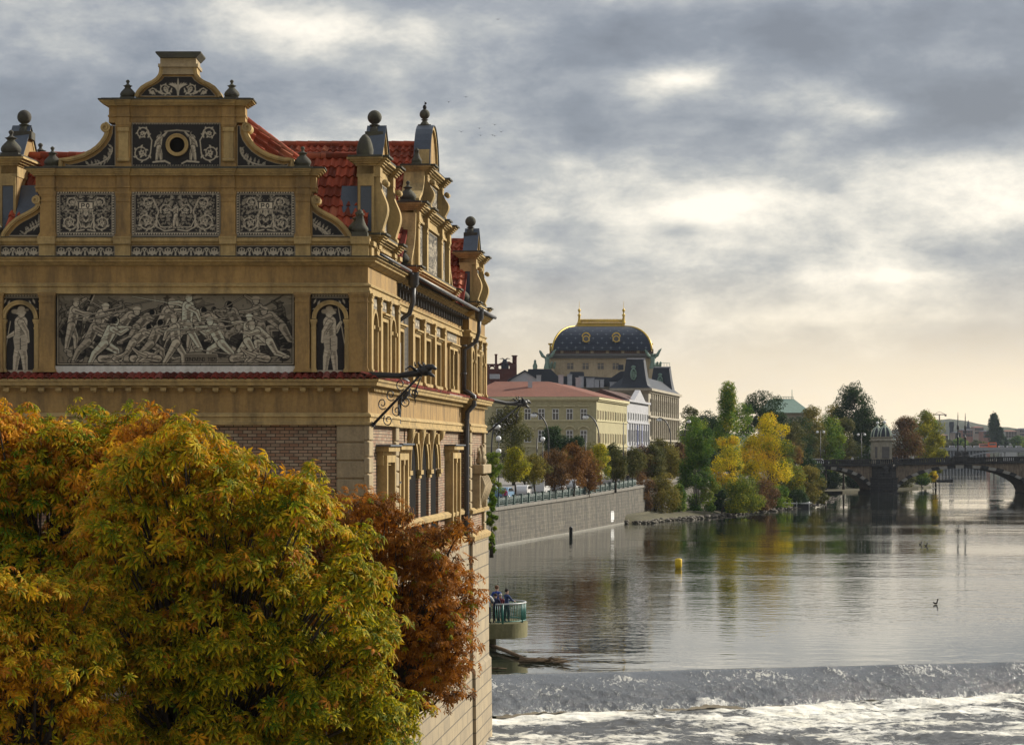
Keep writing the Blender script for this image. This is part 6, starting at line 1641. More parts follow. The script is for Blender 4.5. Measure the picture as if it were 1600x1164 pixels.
# kiosks with copper-ribbed domes
M['kiosk']=mottled('pale_kiosk_stone',(.37,.33,.25),var=.2,dirt=(.12,.11,.09),streak=.6)
for (px,dd,lb,sc) in ((1384,.0,'square stone kiosk with ribbed green dome at the near parapet of the bridge',1.0),(1373,-14.5,'square stone kiosk with ribbed green dome at the far parapet of the bridge',1.0)):
    D=BD-dd; k=D/F; x=(px-800)*k; zb=ztop(px)-1.2; e=empty('bridge_kiosk',(x,D+1.6,zb),lb,'kiosk','domed kiosks on the bridge')
    z=lambda py:(703-py)*BD/F
    b=MB(); b.lathe((x,D+1.6,zb),[(1.6,0),(1.6,.7),(1.45,.75),(1.38,z(691)-zb)],sq=4); b.build('kiosk_wall',M['kiosk'],e)
    b=MB(); b.box(x-.85,x+.85,D+.0,D+.12,z(716),z(698)); b.build('door_panel',mottled('grey_panel',(.13,.12,.11)),e)
    b=MB(); b.lathe((x,D+1.6,z(691)),[(1.42,0),(1.5,.2),(1.72,.35),(1.72,.6),(1.42,.75),(1.42,1.0),(1.6,1.1),(1.6,1.3)],sq=4); b.build('kiosk_cornice',M['kiosk'],e)
    pr=[(1.5*math.cos(R(a)),z(682)-.0+2.3*math.sin(R(a))) for a in range(0,80,12)]
    b=MB(); b.lathe((x,D+1.6,0),pr,seg=8); b.build('dome',M['slate'],e)
    b=MB()
    for i in range(8):
        a=i*math.pi/4; b.tube([(x+r*1.03*math.cos(a),D+1.6+r*1.03*math.sin(a),zz) for r,zz in pr],.13,5)
    b.lathe((x,D+1.6,z(682)+2.15),[(.4,0),(.5,.2),(.25,.45),(.1,.8)],seg=8); b.build('dome_rib',M['rib'],e)
    b=MB(); b.ball((x,D+1.6,z(682)+3.25),.36); b.build('dome_ball',M['lamp'],e)
# flag masts
for px,dd,lb in ((1497,0,'left one of the two tall dark masts on the bridge'),(1508.5,-15,'right one of the two tall dark masts on the bridge')):
    x=(px-800)*(BD-dd)/F; D=BD-dd+.2; z0=ztop(px)-.9; e=empty('bridge_mast',(x,D,z0),lb,'mast','masts on the bridge')
    b=MB(); b.lathe((x,D,z0),[(.9,0),(.9,1.3),(.6,1.45),(.5,2.2),(.3,2.4)],sq=4); b.build('mast_base',M['bstone'],e)
    b=MB(); b.lathe((x,D,z0+2.3),[(.16,0),(.15,3),(.28,3.05),(.28,3.3),(.13,3.4),(.12,5),(.24,5.1),(.26,5.9),(.12,6.1),(.09,8),(.03,9)],seg=8); b.build('mast_pole',M['iron'],e)
def twin_lamp(px,D,zb,ytop,lb,grp,yl=None):
    x=(px-800)*D/F; zt_=(703-ytop)*D/F; e=empty('street_lamp',(x,D,zb),lb,'street lamp',grp)
    b=MB(); b.tube([(x,D,zb),(x,D,zb+1.2),(x,D,zt_-.3)],[.16,.09,.06],7); b.tube([(x-.75,D,zt_-.5),(x,D,zt_-.25),(x+.75,D,zt_-.5)],.05,5); b.build('post',M['iron'],e)
    for s_ in (-1,1): b=MB(); b.ball((x+s_*.75,D,zt_-.75),.30); b.build('lamp_globe',M['lamp'],e)
twin_lamp(1346,BD+2,ztop(1346)-1.2,674,'twin globe lamp on the bridge left of the kiosks','twin globe lamps on the bridge')
twin_lamp(1282,BD+2,ztop(1282)-1.2,670,'twin globe lamp at the left end of the bridge','twin globe lamps on the bridge')

# ---------------------------------------------------------------- people and vehicles (helpers)
def person_mesh(seed,pose,height,jacket,trousers,hair,skin=(.45,.28,.20)):
    """continuous body grown by a skin modifier, coloured by region; returns body and hair mesh"""
    J={'pelvis':(0,0,.52),'waist':(0,.0,.62),'chest':(0,-.01,.74),'neck':(0,-.01,.835),'head0':(0,-.015,.88),'head1':(0,-.02,.955),
       'shl':(-.11,0,.80),'shr':(.11,0,.80),'hipl':(-.05,0,.50),'hipr':(.05,0,.50)}
    st=pose.get('step',.06)
    J['knl']=(-.058,-st,.27); J['knr']=(.058,st*.3,.27); J['anl']=(-.06,-st*.6,.045); J['anr']=(.06,st,.045); J['tol']=(-.065,-st*.6-.09,.018); J['tor']=(.065,st-.09,.018)
    if pose.get('arms')=='rail':
        J['ell']=(-.15,-.10,.66); J['elr']=(.15,-.10,.66); J['hal']=(-.09,-.22,.63); J['har']=(.09,-.22,.63)
    elif pose.get('arms')=='phone':
        J['ell']=(-.14,-.06,.67); J['elr']=(.14,-.06,.67); J['hal']=(-.04,-.16,.76); J['har']=(.04,-.16,.76)
    else:
        J['ell']=(-.15,.02,.65); J['elr']=(.15,.02,.65); J['hal']=(-.155,-.04,.50); J['har']=(.155,-.04,.50)
    E=[('pelvis','waist'),('waist','chest'),('chest','neck'),('neck','head0'),('head0','head1'),('chest','shl'),('chest','shr'),('shl','ell'),('shr','elr'),('ell','hal'),('elr','har'),
       ('pelvis','hipl'),('pelvis','hipr'),('hipl','knl'),('hipr','knr'),('knl','anl'),('knr','anr'),('anl','tol'),('anr','tor')]
    Rr={'pelvis':.078,'waist':.070,'chest':.085,'neck':.033,'head0':.046,'head1':.050,'shl':.045,'shr':.045,'hipl':.062,'hipr':.062,'ell':.030,'elr':.030,'hal':.020,'har':.020,'knl':.040,'knr':.040,'anl':.026,'anr':.026,'tol':.022,'tor':.022}
    names=list(J); me=bpy.data.meshes.new('body'); H=height
    V=[tuple(c*H for c in J[n]) for n in names]; Ed=[(names.index(a),names.index(b_)) for a,b_ in E]
    # fingers: five short chains from each hand
    rad=[Rr[n]*H for n in names]
    for s_ in ('l','r'):
        h=names.index('ha'+s_); hp=Vector(V[h]); e_=Vector(V[names.index('el'+s_)]); d=(hp-e_).normalized(); sx_=-1 if s_=='l' else 1
        side_=Vector((sx_,0,0)); side_=(side_-d*side_.dot(d)).normalized()
        V.append(tuple(hp+d*.035*H)); rad.append(.016*H); Ed.append((h,len(V)-1)); palm=len(V)-1
        for k,(o_,l_) in enumerate(((-.018,.034),(-.006,.042),(.006,.040),(.018,.030))):
            V.append(tuple(Vector(V[palm])+side_*o_*H+d*l_*.6*H)); rad.append(.0055*H); Ed.append((palm,len(V)-1))
            V.append(tuple(Vector(V[-1])+d*l_*.5*H+Vector((0,0,-.012*H)))); rad.append(.0048*H); Ed.append((len(V)-2,len(V)-1))
        V.append(tuple(hp+side_*(-.026)*H+d*.02*H)); rad.append(.006*H); Ed.append((h,len(V)-1))
    me.from_pydata(V,Ed,[]); o=bpy.data.objects.new('tmp',me); COL.objects.link(o)
    o.modifiers.new('skin','SKIN'); sv=me.skin_vertices[0].data
    for i,r in enumerate(rad): sv[i].radius=(r,r*(.8 if i in (0,1,2) else 1))
    sv[0].use_root=True
    sb=o.modifiers.new('sub','SUBSURF'); sb.levels=2; sb.render_levels=2
    dg=bpy.context.evaluated_depsgraph_get(); m2=bpy.data.meshes.new_from_object(o.evaluated_get(dg)); m2.name='body'
    bpy.data.objects.remove(o); bpy.data.meshes.remove(me)
    mats=[mottled('coat',jacket,var=.15,fine=30,bump=.1),mottled('trousers',trousers,var=.15,fine=30,bump=.1),mottled('skin',skin,var=.05,bump=0,rough=.6),mottled('shoes',(.02,.02,.02))]
    m2.materials.clear()
    for q in mats: m2.materials.append(q)
    for p in m2.polygons:
        c=p.center/H; p.use_smooth=True
        isarm=abs(c.x)>.02 and c.y<-.13 and .5<c.z<.80
        if pose.get('arms')=='phone': hand=c.y<-.15 and c.z>.72
        elif pose.get('arms')=='rail': hand=c.y<-.20 and c.z>.55
        else: hand=abs(c.x)>.135 and c.z<.515
        p.material_index=2 if (c.z>.845 or hand) else 0 if c.z>.505 else 3 if c.z<.05 else 1
    hb=MB(); hc=(0,-.004*H,.955*H); hb.ball(hc,(.060*H,.062*H,.056*H),12,8)
    # nose, ears, eyes and mouth keep the face readable
    fb=MB(); fb.ball((0,-.068*H,.925*H),(.008*H,.014*H,.012*H),6,5,0)
    for s_ in (-1,1): fb.ball((s_*.052*H,-.01*H,.925*H),(.006*H,.012*H,.018*H),6,5,0); fb.ball((s_*.018*H,-.060*H,.938*H),(.006*H,.006*H,.004*H),6,4,1)
    fb.box(-.014*H,.014*H,-.067*H,-.060*H,.899*H,.903*H,1)
    return m2,hb,fb,mats[2]
def person(label,loc,rz,seed,height=1.72,jacket=(.03,.04,.08),trousers=(.03,.03,.04),hair=(.05,.03,.02),arms='down',step=.04,group=None,skirt=False):
    e=empty('person',loc,label,'person',group,rz)
    me,hb,fb,sk=person_mesh(seed,dict(arms=arms,step=step),height,jacket,trousers,hair)
    o=bpy.data.objects.new('body',me); COL.objects.link(o); o.parent=e
    for bb,nm,mt in ((hb,'hair',[mottled('hair',hair,fine=40)]),(fb,'face',[sk,M['iron']])):
        off=Vector(loc); bb.v=[(x+off.x,y+off.y,z+off.z) for x,y,z in bb.v]; bb.build(nm,mt,e)
    return e
def car(label,c,d,paint,seed=0,kind='hatch',group=None):
    """small car seen from afar: body shell, glass house, bumpers, wheels with rims, lamps"""
    d=Vector((d[0],d[1],0)).normalized(); fr_=Frame((c[0],c[1],c[2]),d,Vector((d.y,-d.x,0)))
    e=empty('parked_car' if kind!='van' else 'parked_van',c,label,'car' if kind!='van' else 'van',group)
    Hh=1.48 if kind!='van' else 1.95; Wd=.86; pm=mottled('car_paint',paint,rough=.3,var=.04,spec=.6,bump=0)
    if kind=='van': P=[(-2.3,.35),(-2.3,1.0),(-2.25,1.9),(-2.0,1.95),(1.0,1.93),(1.35,1.75),(1.75,1.15),(2.25,.95),(2.35,.6),(2.3,.32)]; G=[(-2.0,1.1),(-1.95,1.7),(1.0,1.72),(1.30,1.62),(1.62,1.12)]
    else: P=[(-2.05,.35),(-2.1,.75),(-2.0,.98),(-1.65,1.36),(-1.3,1.46),(.15,1.46),(.45,1.38),(1.05,.98),(1.85,.85),(2.08,.65),(2.05,.30)]; G=[(-1.72,1.0),(-1.45,1.33),(-1.2,1.38),(.12,1.38),(.38,1.31),(.90,.99)]
    b=MB(); b.fpoly(fr_,P,-Wd,Wd); b.build('body',pm,e,bevel=.07)
    b=MB(); b.fpoly(fr_,G,-Wd-.012,Wd+.012); 
    top=P[5] if kind!='van' else P[4]; b.build('side_window',M['glass'],e)
    ws=(P[6],P[7]) if kind!='van' else (P[5],P[6]); b=MB(); 
    for (p,q) in (ws,):
        b.add([fr_(p[0]+.02,p[1]+.0,-Wd*.82),fr_(q[0]+.02,q[1]+.03,-Wd*.88),fr_(q[0]+.02,q[1]+.03,Wd*.88),fr_(p[0]+.02,p[1]+.0,Wd*.82),fr_(p[0]-.05,p[1]-.08,-Wd*.82),fr_(q[0]-.05,q[1]-.05,-Wd*.88),fr_(q[0]-.05,q[1]-.05,Wd*.88),fr_(p[0]-.05,p[1]-.08,Wd*.82)],[(0,1,2,3),(7,6,5,4),(0,4,5,1),(1,5,6,2),(2,6,7,3),(3,7,4,0)])
    b.build('windscreen',M['glass'],e)
    for u in (-1.3,1.3):
        for s_ in (-1,1):
            b=MB(); b.tube([fr_(u,.32,s_*.62),fr_(u,.32,s_*.90)],.32,14); w_=b.build('wheel',M['iron'],e); b=MB(); b.tube([fr_(u,.32,s_*.895),fr_(u,.32,s_*.915)],.19,10); b.build('rim',M['lamp'],w_)
    for s_ in (-1,1):
        b=MB(); b.fbox(fr_,2.0,2.10,.62,.76,s_*.62-.16,s_*.62+.16); b.build('headlight',M['lamp'],e)
    return e
# cars along the quay road and the kerb
CP=[((.62,.62,.62),'white hatchback parked at the kerb under the yellow topped tree','hatch'),((.6,.6,.58),'long white van parked between the brown trees','van'),((.40,.30,.16),'tan hatchback parked by the quay railing','hatch'),((.55,.56,.58),'silver hatchback behind the railing left of the russet tree','hatch'),
    ((.16,.28,.42),'pale blue hatchback parked below the russet tree','hatch'),((.62,.61,.60),'white hatchback right of the pale blue car','hatch'),((.60,.60,.60),'white van beside the olive quay tree','van'),((.45,.45,.46),'grey hatchback at the far end of the quay','hatch'),((.6,.6,.6),'white hatchback beneath the curved lamp','hatch')]
for i,(pc,lb,kd) in enumerate(CP):
    p,d=along(26+i*10.5); n_=Vector((d.y,-d.x,0)); q=p-n_*(6.8); car(lb,(q.x,q.y,q.z-.16),(d.x,d.y),pc,i,kd,'cars parked along the quay')
for i,(px,pc,lb) in enumerate(((1285,(.6,.6,.6),'white car crossing the left end of the bridge'),(1262,(.5,.5,.5),'silver car entering the bridge beside the trees'))):
    x=bx(px); car(lb,(x,BD+5.0,ztop(px)-1.1),(1,0),pc,20+i,'hatch','cars on the stone bridge')
# curved street lamps of the embankment
def arm_lamp(px_pole,px_head,ytop,D,label):
    zb=zq(D); x=(px_pole-800)*D/F; xh=(px_head-800)*D/F; zt_=(703-ytop)*D/F
    e=empty('street_lamp',(x,D,zb),label,'street lamp','curved arm lamps on the embankment')
    pts=[(x,D,zb),(x,D,zb+1),(x,D,zt_-3.2)]
    for i in range(1,8):
        a=i/7*math.pi/2; pts.append((x+(xh-x)*(1-math.cos(a)),D,zt_-3.2+3.2*math.sin(a)))
    b=MB(); b.tube(pts,[.14,.11,.10]+[.09]*7,7); b.build('post',M['iron'],e)
    b=MB(); b.ball((xh,D,zt_-.35),(.45,.3,.28),10,7); b.build('lamp_head',M['lamp'],e)
    b=MB(); b.lathe((xh,D,zt_-.15),[(.28,0),(.15,.15),(.04,.25)],seg=8); b.build('lamp_cap',M['iron'],e)
arm_lamp(857,834,645,300,'curved street lamp in front of the second window of the yellow house')
arm_lamp(936,915,648,318,'curved street lamp at the corner of the yellow house')
arm_lamp(1048,1030,653,372,'curved street lamp in front of the cream mansard building')
arm_lamp(768,776,662,262,'street lamp nearest the museum, half hidden by the dark tree')
arm_lamp(1070,1076,656,420,'small curved street lamp right of the cream building')
for i,(px,yt,D,lb) in enumerate(((839,684,300,'thin dark tram pole left of the first curved lamp'),(915,678,312,'thin dark tram pole below the right window of the yellow house'),(974,660,330,'dark pole between the yellow house and the white house'))):
    b=MB(); x=(px-800)*D/F; b.tube([(x,D,zq(D)),(x,D,(703-yt)*D/F)],[.11,.07],6); o=b.build('tram_pole',M['iron']); tag(o,lb,'pole','tram poles on the embankment')
for px,py,D,lb in ((779,685,258,'white globe lamp upper one beside the dark olive tree'),(779,705,258,'white globe lamp lower one beside the dark olive tree'),(848,686,296,'white globe lamp before the dark green bush')):
    x,y,z=W(px,py,D); e=empty('globe_lamp',(x,D,zq(D)),lb,'street lamp','globe lamps on the embankment'); b=MB(); b.tube([(x,D,zq(D)),(x,D,z-.2)],[.08,.05],6); b.build('post',M['iron'],e); b=MB(); b.ball((x,D,z),.30); b.build('lamp_globe',M['lamp'],e)

# ---------------------------------------------------------------- embankment buildings
M['yellow']=mottled('yellow_stucco',(.39,.35,.205),var=.12,scale=.2,fine=2,dirt=(.25,.2,.1),streak=.3)
M['yellow2']=mottled('yellow_trim',(.50,.45,.27),var=.1,scale=.2,fine=2)
M['cream']=mottled('cream_stone_front',(.40,.36,.28),var=.15,scale=.25,fine=2,dirt=(.2,.17,.13),streak=.4)
M['whitew']=mottled('white_stucco',(.40,.40,.42),var=.1,scale=.3,fine=2)
M['redroof']=mottled('faded_red_roof',(.21,.080,.050),var=.25,scale=.25,fine=3,dirt=(.12,.06,.045),streak=.5)
M['fwhite']=mottled('white_window_frame',(.62,.62,.60),bump=0)
SV_=Vector((.178,.984,0)).normalized()
yb=empty('yellow_house',(5,402,-4.6),'long yellow stuccoed house with a low red hipped roof','building')
YF=Frame((0,400,0),(1,0,0),(0,-1,0)); YO=Vector(((932-800)*400/F,400,0)); YS=Frame(YO,SV_,(SV_.y,-SV_.x,0))
ky=400/F
def fwin(fr_,u,v0,v1,w,parent,fm='fwhite',d=0.0,mull=True,gl='glass'):
    b=MB(); b.fbox(fr_,u-w/2,u+w/2,v0,v1,d-.05,d+.03); f=b.build('window',M[gl],parent)
    b=MB(); t_=.10
    b.fbox(fr_,u-w/2-t_,u-w/2,v0-t_,v1+t_,d-.02,d+.09); b.fbox(fr_,u+w/2,u+w/2+t_,v0-t_,v1+t_,d-.02,d+.09); b.fbox(fr_,u-w/2,u+w/2,v1,v1+t_,d-.02,d+.088); b.fbox(fr_,u-w/2,u+w/2,v0-t_,v0,d-.02,d+.12)
    if mull: b.fbox(fr_,u-.05,u+.05,v0,v1,d,d+.07); b.fbox(fr_,u-w/2,u-.05,v0+(v1-v0)*.62,v0+(v1-v0)*.62+.1,d,d+.065); b.fbox(fr_,u+.05,u+w/2,v0+(v1-v0)*.62,v0+(v1-v0)*.62+.1,d,d+.065)
    b.build('window_frame',M[fm],f); return f
ez=(703-620)*ky; YL=41.0
b=MB(); P=[(-8,400),(YO.x,400),(YO.x+SV_.x*YL,400+SV_.y*YL),(-8+SV_.x*YL,400+SV_.y*YL)]
n=4; b.add([(x,y,-5.2) for x,y in P]+[(x,y,ez) for x,y in P],[(3,2,1,0),(4,5,6,7)]+[(i,(i+1)%4,(i+1)%4+4,i+4) for i in range(4)]); b.build('wall',M['yellow'],yb)
Pp=[(P[3][0],P[3][1]),(P[0][0],P[0][1]),(P[1][0],P[1][1]),(P[2][0],P[2][1])]
for z0,z1,dd in ((ez-.45,ez,.55),(ez-.7,ez-.45,.3),((703-657)*ky-.1,(703-657)*ky+.15,.15),((703-697)*ky-.15,(703-697)*ky+.15,.2)):
    b=MB(); b.sweep(Pp,[(-.3,z0),(dd,z0),(dd,z1),(-.3,z1)]); b.build('cornice',M['yellow2'],yb)
b=MB(); C0=Vector((P[0][0]-.6,P[0][1]-.6,ez+.02));C1=Vector((P[1][0]+.6,P[1][1]-.6,ez+.02));C2=Vector((P[2][0]+.6,P[2][1]+.3,ez+.02));C3=Vector((P[3][0]-.6,P[3][1]+.3,ez+.02))
zr=(703-596)*412/F
R0=Vector((-3,412.5,zr));R1=Vector((6.4,412.5,zr));R2=Vector((11.5,440,zr));R3=Vector((0,440,zr))
b.add([C0,C1,C2,C3,R0,R1,R2,R3],[(0,1,5,4),(1,2,6,5),(2,3,7,6),(3,0,4,7),(4,5,6,7),(3,2,1,0)]); b.build('roof',M['redroof'],yb)
for i,px in enumerate((781,803,824.5,846,868,890,912)):
    u=(px-800)*ky; fwin(YF,u,(703-655.5)*ky,(703-639.5)*ky,.95,yb)
    b=MB(); b.fbox(YF,u-.95,u+.95,(703-635)*ky,(703-633.5)*ky,0,.3); b.build('window_hood',M['yellow2'],yb)
    fwin(YF,u,(703-690)*ky,(703-673)*ky,1.0,yb); b=MB(); b.ribbon(YF,arcpts(u,(703-676)*ky,1.15,25,155,8),.18,0,.25); b.build('window_hood',M['yellow2'],yb)
for i in range(12):
    u=1.6+i*3.3
    for a,c in ((1.2,2.9),(-1.9,-.2),(5.4,6.9)): fwin(YS,u,a,c,1.15,yb,fm='yellow2',mull=False,gl='frame' if (i+int(a))%4 else 'glass')
b=MB(); 
for u in (16,): b.fbox(YS,10,22,.2,.5,0,.8)
b.build('balcony_ledge',M['yellow2'],yb)
for i,(x,y,h,w_) in enumerate(((3.2,407.5,1.6,.75),(9.0,424,1.3,.9),(12.5,436,1.2,.9))):
    b=MB(); zz=zr-.5 if i else zr-1.6; b.box(x-w_/2,x+w_/2,y-.5,y+.5,zz,zz+h+.6); b.box(x-w_/2-.1,x+w_/2+.1,y-.6,y+.6,zz+h+.6,zz+h+.75); b.build('chimney',M['whitew'],yb)
# white house
WO=YS(YL+.2,0,0); WO=Vector(WO); WS=Frame(WO,SV_,(SV_.y,-SV_.x,0)); WL=34.0
wh=empty('white_house',tuple(WO+Vector((-3,15,-4.5))),'narrow white classical house with a small triangular pediment','building')
wz=(703-628)*445/F
b=MB(); b.fbox(WS,0,WL,-5,wz,-9,0); b.build('wall',M['whitew'],wh)
b=MB(); b.fbox(WS,-.3,WL+.2,wz,wz+.4,-9.2,.5); b.fbox(WS,0,WL,0.6,.9,-.1,.2); b.fbox(WS,0,WL,5.2,5.45,-.1,.2); b.build('cornice',M['whitew'],wh)
b=MB(); b.fpoly(WS,[(8,wz+.4),(26,wz+.4),(17,wz+2.6)],-.6,.4); b.fpoly(WS,[(10.5,wz+.6),(23.5,wz+.6),(17,wz+2.2)],.4,.42); b.build('pediment',M['whitew'],wh)
b=MB(); A=[WS(-.2,wz+.42,-9.2),WS(WL+.2,wz+.42,-9.2),WS(WL+.2,wz+.42,.3),WS(-.2,wz+.42,.3),WS(0,wz+2.4,-5),WS(WL,wz+2.4,-5)]
b.add(A,[(3,2,5,4),(0,4,5,1),(0,3,4),(1,5,2),(0,1,2,3)]); b.build('roof',mottled('brown_roof',(.10,.055,.045),var=.2),wh)
for i in range(9):
    u=2+i*3.75
    for a,c in ((1.6,3.9),(-2.2,0),(5.9,7.2)): fwin(WS,u,a,c,1.2,wh,mull=False)
    b=MB(); b.fbox(WS,u+1.6,u+2.1,.9,5.2,-.05,.25); b.build('pilaster',M['whitew'],wh)
for u in (13.5,20.5): b=MB(); b.fbox(WS,u-.45,u+.45,-3.2,4.9,.35,.42); b.build('banner',mottled('blue_banner',(.10,.12,.26)),wh)
# cream corner building with two mansard towers
CO=Vector(WS(WL+.3,0,0)); CS=Frame(CO,SV_,(SV_.y,-SV_.x,0)); CF=Frame(CO,(1,0,0),(0,-1,0)); CL=57.0
cb=empty('corner_building',tuple(CO+Vector((-5,25,-4.3))),'tall cream stone building with two dark mansard towers at the river','building')
cz=(703-606.5)*CO.y/F
b=MB(); b.fbox(CS,0,CL,-5,cz-.9,-8,0); b.build('wall',M['cream'],cb)
Q4=[Vector(CS(0,0,-8)),Vector(CS(0,0,0)),Vector(CS(CL,0,0)),Vector(CS(CL,0,-8))]; pth=[(q.x,q.y) for q in Q4]
for z0,z1,dd in ((cz-.9,cz-.5,.3),(cz-.5,cz,.8),(6.7,7.1,.45),(1.8,2.2,.4),(-1.6,-1.3,.4)):
    b=MB(); b.sweep(pth,[(-.5,z0),(dd,z0),(dd,z1),(-.5,z1)]); b.build('cornice',M['cream'],cb)
for i in range(14):
    u=3.2+i*3.9
    for a,c in ((8.0,10.6),(2.9,5.9),(-.9,1.2),(-4,-2.2)): fwin(CS,u,a,c,1.5,cb,fm='cream',mull=False)
    b=MB(); b.fbox(CS,u+1.7,u+2.2,2.2,6.7,-.05,.35); b.fbox(CS,u+1.7,u+2.2,7.1,cz-.9,-.05,.3); b.build('pilaster',M['cream'],cb)
for i in range(2): fwin(CF,-2.5-i*3.2,8.0,10.6,1.4,cb,fm='cream',mull=False)
b=MB(); A=[CS(-.4,cz+.02,-8.4),CS(CL+.4,cz+.02,-8.4),CS(CL+.4,cz+.02,.5),CS(-.4,cz+.02,.5),CS(3,cz+2.8,-5),CS(CL-3,cz+2.8,-5),CS(CL-3,cz+2.8,-3),CS(3,cz+2.8,-3)]
b.add(A,[(3,2,6,7),(2,1,5,6),(1,0,4,5),(0,3,7,4),(4,7,6,5),(0,1,2,3)]); b.build('roof',M['slate'],cb)
def mansard(u,d,hw,h,lb='tower_roof'):
    c=Vector(CS(u,cz,d)); b=MB(); n=7; pr=[]
    for i in range(n+1):
        f=i/n; pr.append((hw*(1-.42*f**.55),h*f))
    a0=math.atan2(SV_.x,SV_.y)
    P=[]
    for r,z in pr:
        for sx_,sy_ in ((-1,-1),(1,-1),(1,1),(-1,1)): q=c+Vector((SV_.y,-SV_.x,0))*(sx_*r)+SV_*(sy_*r); P.append((q.x,q.y,c.z+z))
    fs=[(j*4+i,j*4+(i+1)%4,(j+1)*4+(i+1)%4,(j+1)*4+i) for j in range(n) for i in range(4)]+[(3,2,1,0),(4*n,4*n+1,4*n+2,4*n+3)]
    b.add(P,fs); t_=b.build(lb,M['slate'],cb)
    b=MB(); q=hw*.60; b.box(c.x-q,c.x+q,c.y-q,c.y+q,c.z+h,c.z+h+.25); b.build('tower_cap',M['whitew'],t_)
    b=MB(); b.tube([(c.x-hw*.2+.5*math.cos(a),c.y-hw*.80,c.z+h*.48+1.1*math.sin(a)) for a in [i*math.pi/6 for i in range(13)]],.22,6); b.ball((c.x-hw*.2,c.y-hw*.78,c.z+h*.48),(.35,.15,.75)); b.ball((c.x-hw*.2,c.y-hw*.76,c.z+h*.48+1.5),(.5,.2,.35)); b.build('tower_crest',M['copper'],t_)
    return t_
mansard(3.0,-3.0,3.1,6.0); mansard(CL-4.5,-3.2,3.1,6.0)
b=MB(); c=Vector(CS(CL-4.5,cz+6.2,-3.2))
for i in range(6): b.tube([(c.x-1.6+i*.65,c.y-1.5,c.z),(c.x-1.6+i*.65,c.y-1.5,c.z+.9)],.05,4)
b.tube([(c.x-1.6,c.y-1.5,c.z+.9),(c.x+1.7,c.y-1.5,c.z+.9)],.05,4); b.build('tower_railing',M['copper'],cb)
# ---------------------------------------------------------------- domed theatre
TD=565.0; tk=TD/F; tx=lambda px:(px-800)*tk; tz=lambda py:(703-py)*tk
th=empty('domed_theatre',(tx(941),TD+15,-3.5),'large stone theatre with a dark blue starred roof and gilded crest','building')
TF=Frame((0,TD,0),(1,0,0),(0,-1,0))
M['theatre']=mottled('theatre_stone',(.40,.33,.22),var=.18,scale=.3,fine=2,dirt=(.2,.15,.1),streak=.4)
M['blueroof']=mottled('blue_slate_roof',(.012,.020,.038),rough=.45,var=.25,scale=.4,fine=4)
b=MB(); b.fbox(TF,tx(858),tx(1023),-4,tz(560),-38,0); b.build('wall',M['theatre'],th)
b=MB(); b.fbox(TF,tx(856),tx(1025),tz(560),tz(556.5),-38.5,.6); b.fbox(TF,tx(855),tx(1026),tz(556.5),tz(553),-39,1.1); b.build('cornice',mottled('grey_cornice',(.12,.12,.12),var=.2),th)
b=MB(); b.fbox(TF,tx(860),tx(1021),tz(553),tz(549),-38,.3)
px=864
while px<1020: b.fbox(TF,tx(px),tx(px)+.3,tz(549),tz(546.5),-.2,.2); px+=3.3
b.fbox(TF,tx(860),tx(1021),tz(546.5),tz(545.5),-.3,.3); b.build('parapet',mottled('brown_parapet',(.14,.09,.07)),th)
for px in (878,902,925,949,973,997):
    b=MB(); b.box(tx(px)-.35,tx(px)+.35,TD-.6,TD+.1,tz(552),tz(546)); b.ball((tx(px),TD-.25,tz(545)),.4,8,6); b.build('parapet_vase',M['theatre'],th)
for px in (891,915,938.5,962): 
    w_=fwin(TF,tx(px),tz(577),tz(567.5),1.5,th,fm='theatre',mull=True)
    b=MB(); b.ribbon(TF,[(tx(px)-1.3,tz(566)),(tx(px)-.5,tz(564.6)),(tx(px),tz(563.6)),(tx(px)+.5,tz(564.6)),(tx(px)+1.3,tz(566))],.2,0,.3); b.build('window_hood',M['theatre'],w_)
# vault: half width shrinks on a quarter-ellipse, depth likewise
HW=(tx(1018)-tx(863))/2; TC=tx(940.5); hb_=tz(548); ht=tz(507); 
def vw(f): return (tx(905)-TC)*-1+ (HW-(TC-tx(905)))*math.cos(f*math.pi/2)**.9
prs=[]
for i in range(13):
    f=i/12; prs.append((vw(f),hb_+(ht-hb_)*math.sin(f*math.pi/2)**1.02))
cy=TD+19; P=[]
for w_,z in prs:
    dd=w_*1.12*18/HW
    for sx_,sy_ in ((-1,-1),(1,-1),(1,1),(-1,1)): P.append((TC+sx_*w_,cy+sy_*dd,z))
b=MB(); b.add(P,[(j*4+i,j*4+(i+1)%4,(j+1)*4+(i+1)%4,(j+1)*4+i) for j in range(12) for i in range(4)]+[(48,49,50,51),(3,2,1,0)]); dome=b.build('dome_roof',M['blueroof'],th)
for sx_,sy_ in ((-1,-1),(1,-1),(1,1),(-1,1)):
    b=MB(); b.tube([(TC+sx_*w_,cy+sy_*w_*1.12*18/HW,z) for w_,z in prs],.24,6); b.build('gilded_rib',M['gilt'],th)
b=MB(); M['star']=mottled('pale_star',(.22,.25,.28),bump=0)
def onvault(px,f):
    i=min(11,int(f*12)); q=f*12-i; w0,z0=prs[i];w1,z1=prs[i+1]; w_=w0+(w1-w0)*q; z=z0+(z1-z0)*q; dd=w_*1.12*18/HW
    return w_,z,cy-dd-.06
